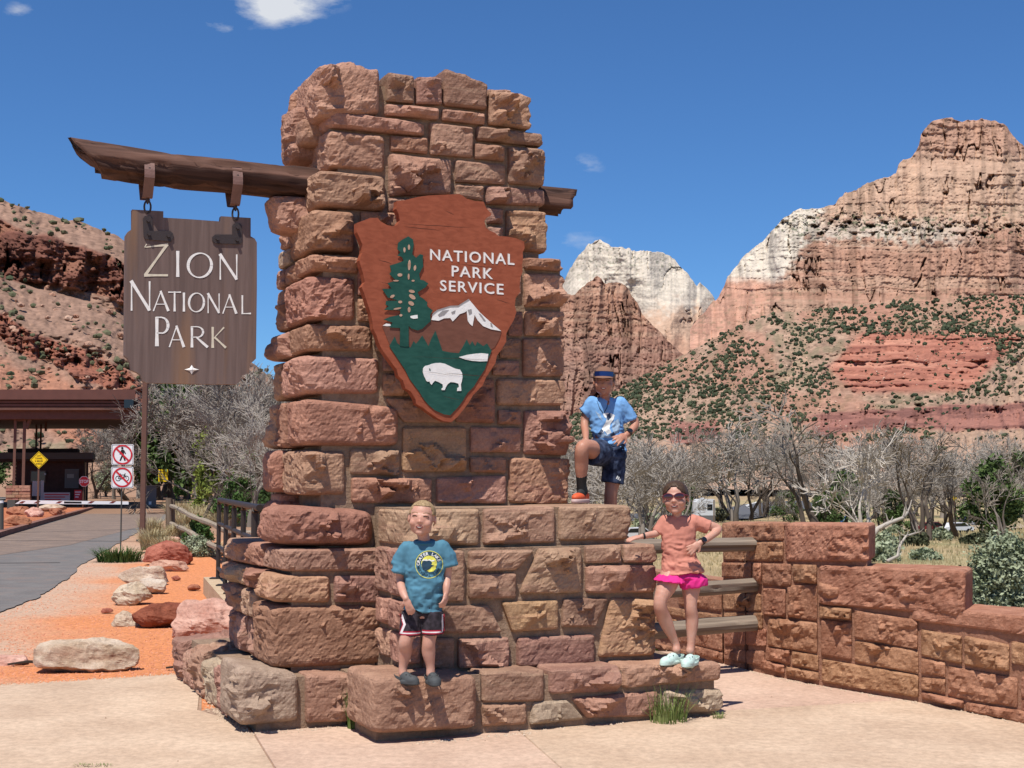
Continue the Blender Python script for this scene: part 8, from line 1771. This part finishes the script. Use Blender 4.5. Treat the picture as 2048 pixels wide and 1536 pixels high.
sh = fuse(mb, .0065, 4); wrinkle(sh, .017, 8, 8, 18, 13, 3, True, lambda P: np.clip((J(0, 1060).z - P[:, 2]) / .1, .15, 1)); wrinkle(sh, .004, 26, 26, 16, 15, 2, True); finish(sh, 'shirt', clothmat('salmon_cotton', (.50, .205, .150)), girl)
L1 = [(J(1346, 1144, .045), XW * 20 * s_, YD * 22 * s_), (J(1338, 1163, .0), XW * 31 * s_ + Vector((0, 0, -.01)), YD * 34 * s_)]
L2 = [(J(1380, 1146, .05), XW * 20 * s_, YD * 22 * s_), (J(1385, 1160, .05), XW * 29 * s_ + Vector((0, 0, .012)), YD * 28 * s_), (J(1388, 1174, .05), XW * 27 * s_ + Vector((0, 0, .012)), YD * 27 * s_)]
shm = leg_sh([L1, L2], None, 'shorts', amp=.016, pelvis=[(J(1363, 1142, .045), XW * 30 * s_, YD * 22 * s_), (J(1364, 1156, .045), XW * 43 * s_, YD * 29 * s_)]); finish(shm, 'shorts', clothmat('hot_pink_cloth', (.62, .030, .20)), girl)
def watch(w0, w1, parent, r=.024, face=-1):
    d = (w1 - w0).normalized(); mb = MB(); mb.tube([w0 - d * .011, w0 + d * .011], [r, r], 16); o = mb.build('watch_strap', M['sign_black'], parent); side = Vector((0, -1, .25)); side = (side - d * side.dot(d)).normalized(); c = w0 + side * (r + .001)
    mb = MB(); mb.tube([c - side * .004, c + side * .007], [.019, .019], 16); o2 = mb.build('watch_face', M['glass'], o); mb = MB(); mb.tube([c + side * .004, c + side * .0062], [.0205, .0205], 16, cap=False); mb.build('watch_bezel', M['post_grey'], o) if False else None
watch(J(1404, 1083, -.055), J(1419, 1074, .0), girl)
mb = MB(); c = J(1277, 1074, -.035); d = Vector((-1, -.15, -.15)).normalized(); mb.tube([J(1288, 1072, -.025) - d * .006, J(1288, 1072, -.025) + d * .006], [.021, .021], 12); mb.build('hair_tie_on_wrist', M['sign_black'], girl)
a = J(1353, 1296, .02); clog(Vector((a.x - .115, a.y - .13, 0)), Vector((a.x + .045, a.y + .05, 0)), FZ - .004, .056, M['clog_mint'], 'clog', girl, W=.044)
a = J(1381, 1296, .02); clog(Vector((a.x - .070, a.y - .215, 0)), Vector((a.x + .030, a.y - .015, 0)), FZ - .003, .056, M['clog_mint'], 'clog', girl, W=.044)

# ------------------------------------------------ older boy behind the bench course
Y0 = 9.78; J = P_(Y0); s_ = Y0 / FPX
lad = thing('person', Vector((J(1222, 1064).x, Y0 + .05, 1.12)), 'boy in light blue shirt and cap with one foot up on the ledge', 'person')
H = 56 * s_; hc = J(1208, 765, -.0); F, Mx = frame_head(hc, R(-6), R(-2), R(2))
mb = MB(); head_parts(mb, hc, H, F, Mx); chain(mb, [F(0, .08 * H, -.25 * H), J(1210, 792, .03), J(1211, 805, .04)], [.040, .038, .055])
loft(mb, [(J(cx_, y, .04), XW * w * s_, YD * d * s_) for y, cx_, w, d in ((798, 1210, 20, 14), (808, 1210, 29, 18), (830, 1211, 29, 20), (865, 1214, 27, 19), (895, 1219, 28, 20), (915, 1221, 29, 21))], 20)
P, r_ = catmull([J(1181, 806, .04), J(1173, 828, .05), J(1169, 848, .03), J(1171, 866, -.05), J(1172, 880, -.13)], [.040, .036, .030, .027, .020]); chain(mb, P, r_)
hand(mb, J(1172, 880, -.13), J(1160, 893, -.20) - J(1172, 880, -.13), Vector((-.2, -.5, 1)), L=.14, curl=.55, thumb_side=1, spread=.2, r=.0078)
P, r_ = catmull([J(1243, 808, .04), J(1257, 826, .06), J(1270, 846, .06), J(1262, 862, .0), J(1252, 870, -.05)], [.040, .036, .031, .026, .020]); chain(mb, P, r_)
hand(mb, J(1252, 870, -.05), J(1232, 880, -.11) - J(1252, 870, -.05), Vector((.1, -1, .4)), L=.14, curl=.25, thumb_side=-1, spread=.3, r=.0078)
P, r_ = catmull([J(1204, 905, .03), J(1186, 900, -.12), J(1165, 896, -.25), J(1163, 930, -.22), J(1163, 968, -.20), J(1165, 992, -.19)], [.080, .070, .052, .050, .031, .032]); chain(mb, P, r_)
P, r_ = catmull([J(1232, 910, .05), J(1228, 950, .05), J(1222, 985, .04), J(1221, 1025, .07), J(1220, 1060, .08)], [.080, .062, .048, .049, .032]); chain(mb, P, r_)
body = fuse(mb, .0056, 3); bv = bvh_of(body); finish(body, 'body', M['skin_tan'], lad)
for sx in (-1, 1): face_patch('eye', arcband(sx * .15, .03, .07, .022, .012), F, Mx, bv, M['lash'], lad, H, .001); face_patch('eyebrow', arcband(sx * .16, .10, .09, .02, .015), F, Mx, bv, M['lash'], lad, H, .001)
smile(F, Mx, bv, lad, H, .10, .038, -.25)
hair_shell(F, Mx, H, lambda x, y, z: (z > .02 and y > -.12 and z < .3) or (z > -.05 and y > .1), 1.03, 'hair', M['hair_brown'], lad, 7, amp=.01)
M['cap_tan'] = clothmat('brown_tan_cap', (.20, .11, .075))
cap = hair_shell(F, Mx, H, lambda x, y, z: z > .14 - .1 * (y > .1), 1.13, 'cap', M['cap_tan'], lad, 8, amp=.0, r_=(.355, .42, .41))
mb = MB(); n = 16; V = []; 
for lay in (0, 1):
    for i in range(n + 1):
        a = math.pi * (1.08 + .84 * i / n) ; x0, y0 = .385 * math.cos(a), .06 + .44 * math.sin(a); x1, y1 = .37 * math.cos(a), .02 + .84 * math.sin(a) * (.55 + .45 * abs(math.sin(a)))
        V += [F(x0 * H, y0 * H, (.20 - lay * .02) * H), F(x1 * H, y1 * H, (.13 - .05 * abs(math.sin(a)) + .06 * math.cos(a) ** 2 - lay * .02) * H)]
m_ = 2 * (n + 1); Fc = []
for i in range(n): Fc += [(2 * i, 2 * i + 2, 2 * i + 3, 2 * i + 1), (m_ + 2 * i, m_ + 2 * i + 1, m_ + 2 * i + 3, m_ + 2 * i + 2), (2 * i + 1, 2 * i + 3, m_ + 2 * i + 3, m_ + 2 * i + 1)]
mb.add(V, Fc); mb.build('brim', M['cap_tan'], cap, smooth=False)
M['goggle'] = plain('mirrored_blue_lens', (.010, .025, .12), .06, metal=.3, spec=.9); M['goggle_f'] = plain('goggle_frame', (.03, .035, .05), .4)
def wrapband(z0, z1, rad, a0, a1, th, name, mat, parent, n=20, tilt=.0):
    mb = MB(); V = []
    for rr in (rad, rad + th):
        for i in range(n + 1):
            a = R(a0 + (a1 - a0) * i / n)
            for z in (z0, z1): V.append(F(rr * .92 * math.cos(a) * H, (.05 + rr * 1.08 * math.sin(a)) * H, (z + tilt * (1 + math.sin(a))) * H))
    k = 2 * (n + 1); Fc = []
    for i in range(n): Fc += [(2 * i, 2 * i + 1, 2 * i + 3, 2 * i + 2), (k + 2 * i, k + 2 * i + 2, k + 2 * i + 3, k + 2 * i + 1), (2 * i + 1, k + 2 * i + 1, k + 2 * i + 3, 2 * i + 3), (2 * i, 2 * i + 2, k + 2 * i + 2, k + 2 * i)]
    Fc += [(0, k, k + 1, 1), (2 * n, 2 * n + 1, k + 2 * n + 1, k + 2 * n)]
    mb.add(V, Fc); return mb.build(name, mat, parent)
gf = wrapband(.17, .37, .395, 212, 328, .045, 'goggle_frame', M['goggle_f'], lad); wrapband(.19, .35, .441, 218, 322, .012, 'goggle_lens', M['goggle'], gf); wrapband(.24, .31, .40, -45, 225, .03, 'goggle_strap', M['goggle_f'], gf)
mb = MB(); loft(mb, [(J(cx_, y, .045), XW * w * s_ + Vector((0, 0, tz * s_)), YD * d * s_) for y, cx_, w, d, tz in ((795, 1210, 15, 12, 0), (799, 1210, 25, 16, 0), (806, 1210, 34, 19, -1), (820, 1211, 36, 22, -1), (850, 1213, 33, 24, 0), (880, 1217, 33, 25, -5), (895, 1220, 34, 26, -9))], 30)
for pts, rr in (([J(1184, 806, .045), J(1174, 822, .05), J(1167, 828, .05)], [.052, .056, .054]), ([J(1240, 807, .045), J(1254, 826, .06), J(1262, 842, .065)], [.052, .056, .055])): mb.tube(pts, rr, 18); mb.ell(pts[0], (rr[0],) * 3)
sh = fuse(mb, .007, 4); wrinkle(sh, .019, 8, 8, 14, 23, 3, True, lambda P: np.clip((J(0, 825).z - P[:, 2]) / .1, .15, 1)); wrinkle(sh, .004, 26, 26, 16, 25, 2, True); bs = bvh_of(sh); finish(sh, 'shirt', clothmat('light_blue_cotton', (.155, .33, .60)), lad)
PR2 = {'w': plain('print_offwhite', (.66, .68, .66), .8), 'n': plain('print_slate', (.035, .06, .11), .8), 'b': plain('print_pale_blue', (.30, .42, .55), .8)}
for nm, poly, m in (('print', [(1205, 828), (1212, 826), (1222, 827), (1229, 831), (1226, 840), (1220, 848), (1218, 856), (1222, 866), (1214, 870), (1208, 862), (1205, 866), (1199, 868), (1204, 856), (1210, 846), (1213, 838), (1208, 834)], 'w'),
                    ('print', [(1194, 868), (1203, 864), (1215, 871), (1230, 872), (1226, 877), (1208, 876), (1196, 876)], 'b'), ('print', [(1224, 846), (1236, 838), (1240, 852), (1236, 866), (1228, 868), (1223, 858)], 'b'),
                    ('print', [(1214, 829), (1220, 826), (1221, 836), (1215, 842), (1212, 836)], 'n'), ('print', [(1195, 868), (1202, 858), (1206, 862), (1200, 870)], 'n'), ('print', [(1190, 822), (1200, 830), (1204, 842), (1196, 834)], 'b'), ('print', [(1218, 870), (1226, 864), (1230, 870), (1222, 873)], 'n')):
    V, T = dense(poly, 3.5); project_art(nm, V, T, lambda x, y: J(x, y, 0), YD, bs, PR2[m], lad, .003 if m == 'n' else (.0024 if m == 'w' else .0018))
mb = MB()
for q in ([(1199, 797), (1204, 812), (1211, 822)], [(1223, 797), (1219, 812), (1213, 822)]):
    P = []
    for x, y in q: h = bs.ray_cast(J(x, y, -.3), YD, 1); P.append((h[0] if h[0] is not None else J(x, y, 0)) - YD * .004)
    mb.tube(P, .0020, 5)
mb.build('neck_cord', M['sign_black'], lad)['kind'] = 'stuff'
M['camo'] = leafmat('navy_camo_cloth', (.008, .012, .028), (.055, .075, .13), scale=22)
mb = MB(); loft(mb, [(J(1220, 888, .045), XW * 29 * s_, YD * 23 * s_), (J(1221, 915, .045), XW * 33 * s_, YD * 27 * s_)], 24)
loft(mb, [(J(1229, 905, .05), XW * 24 * s_, YD * 26 * s_), (J(1228, 935, .05), XW * 23 * s_, YD * 24 * s_), (J(1225, 966, .045), XW * 23 * s_ + Vector((0, 0, -.01)), YD * 22 * s_)], 24)
P, r_ = catmull([J(1208, 906, .04), J(1196, 905, -.05), J(1183, 905, -.135)], [.098, .098, .092], 4); mb.tube(P, r_, 20); mb.ell(P[0], (.09,) * 3)
me = fuse(mb, .0065, 3); wrinkle(me, .010, 12, 12, 9, 28, 3, True); bsh = bvh_of(me); finish(me, 'shorts', M['camo'], lad)
for k, P in enumerate(([(1231, 957), (1234, 951), (1236, 953), (1233, 958)], [(1234, 959), (1237, 953), (1239, 955), (1236.5, 960)], [(1237.5, 960.5), (1239.5, 956.5), (1241.5, 959.5), (1240, 962)])): V, T = dense(P, 3); project_art('hem_mark', V, T, lambda x, y: J(x, y, 0), YD, bsh, PR2['w'], lad, .002)
mb = MB(); P, r_ = catmull([J(1163, 952, -.205), J(1163, 968, -.20), J(1165, 985, -.19)], [.040, .036, .040]); mb.tube(P, r_, 14); mb.build('sock', M['sign_black'], lad, smooth=True)
# running shoe: sole, upper, laces
M['shoe_red'] = plain('orange_red_upper', (.62, .10, .035), .6); M['shoe_sole'] = plain('pale_pink_sole', (.50, .36, .33), .6); M['shoe_black'] = plain('black_mesh', (.025, .025, .025), .8)
fz = 1.392; ank = J(1166, 990, -.19); f = Vector((-.42, -.90, 0)).normalized(); sd = Vector((-f.y, f.x, 0)); up = Vector((0, 0, 1)); Mf = Matrix((f, sd, up)).transposed(); g = lambda x, y, z: Vector((ank.x, ank.y, fz)) + f * x + sd * y + up * z
for (nm, m, els, lf) in (('shoe_upper', 'shoe_red', [((.085, 0, .035), (.085, .040, .034)), ((-.02, 0, .04), (.055, .036, .045))], None), ('shoe_tongue', 'shoe_black', [((.035, 0, .058), (.055, .030, .038)), ((0.0, 0, .07), (.035, .032, .035))], None)):
    mb = MB()
    for c, r3 in els: mb.ell(g(*c), r3, M=Mf, seg=18, ring=12)
    finish(fuse(mb, .004, 2), nm, M[m], lad)
mb = MB(); loft(mb, [(g(.045, 0, z), f * .128 * k, sd * .044 * k) for z, k in ((-.006, .93), (.002, 1), (.018, 1), (.024, .95))], 24); mb.build('shoe_sole', M['shoe_sole'], lad, smooth=True)
watch(J(1257, 866, -.025), J(1264, 860, .01), lad, .026)
# the other shoe, on the lower course
ank = J(1220, 1060, .08); fz = 1.128; f = Vector((.1, -1, 0)).normalized(); sd = Vector((-f.y, f.x, 0)); Mf = Matrix((f, sd, up)).transposed()
mb = MB(); mb.ell(g(.06, 0, .04), (.11, .04, .04), M=Mf, seg=16, ring=10); mb.ell(g(-.02, 0, .05), (.05, .036, .05), M=Mf, seg=16, ring=10); finish(fuse(mb, .005, 2), 'shoe_upper', M['shoe_red'], lad)
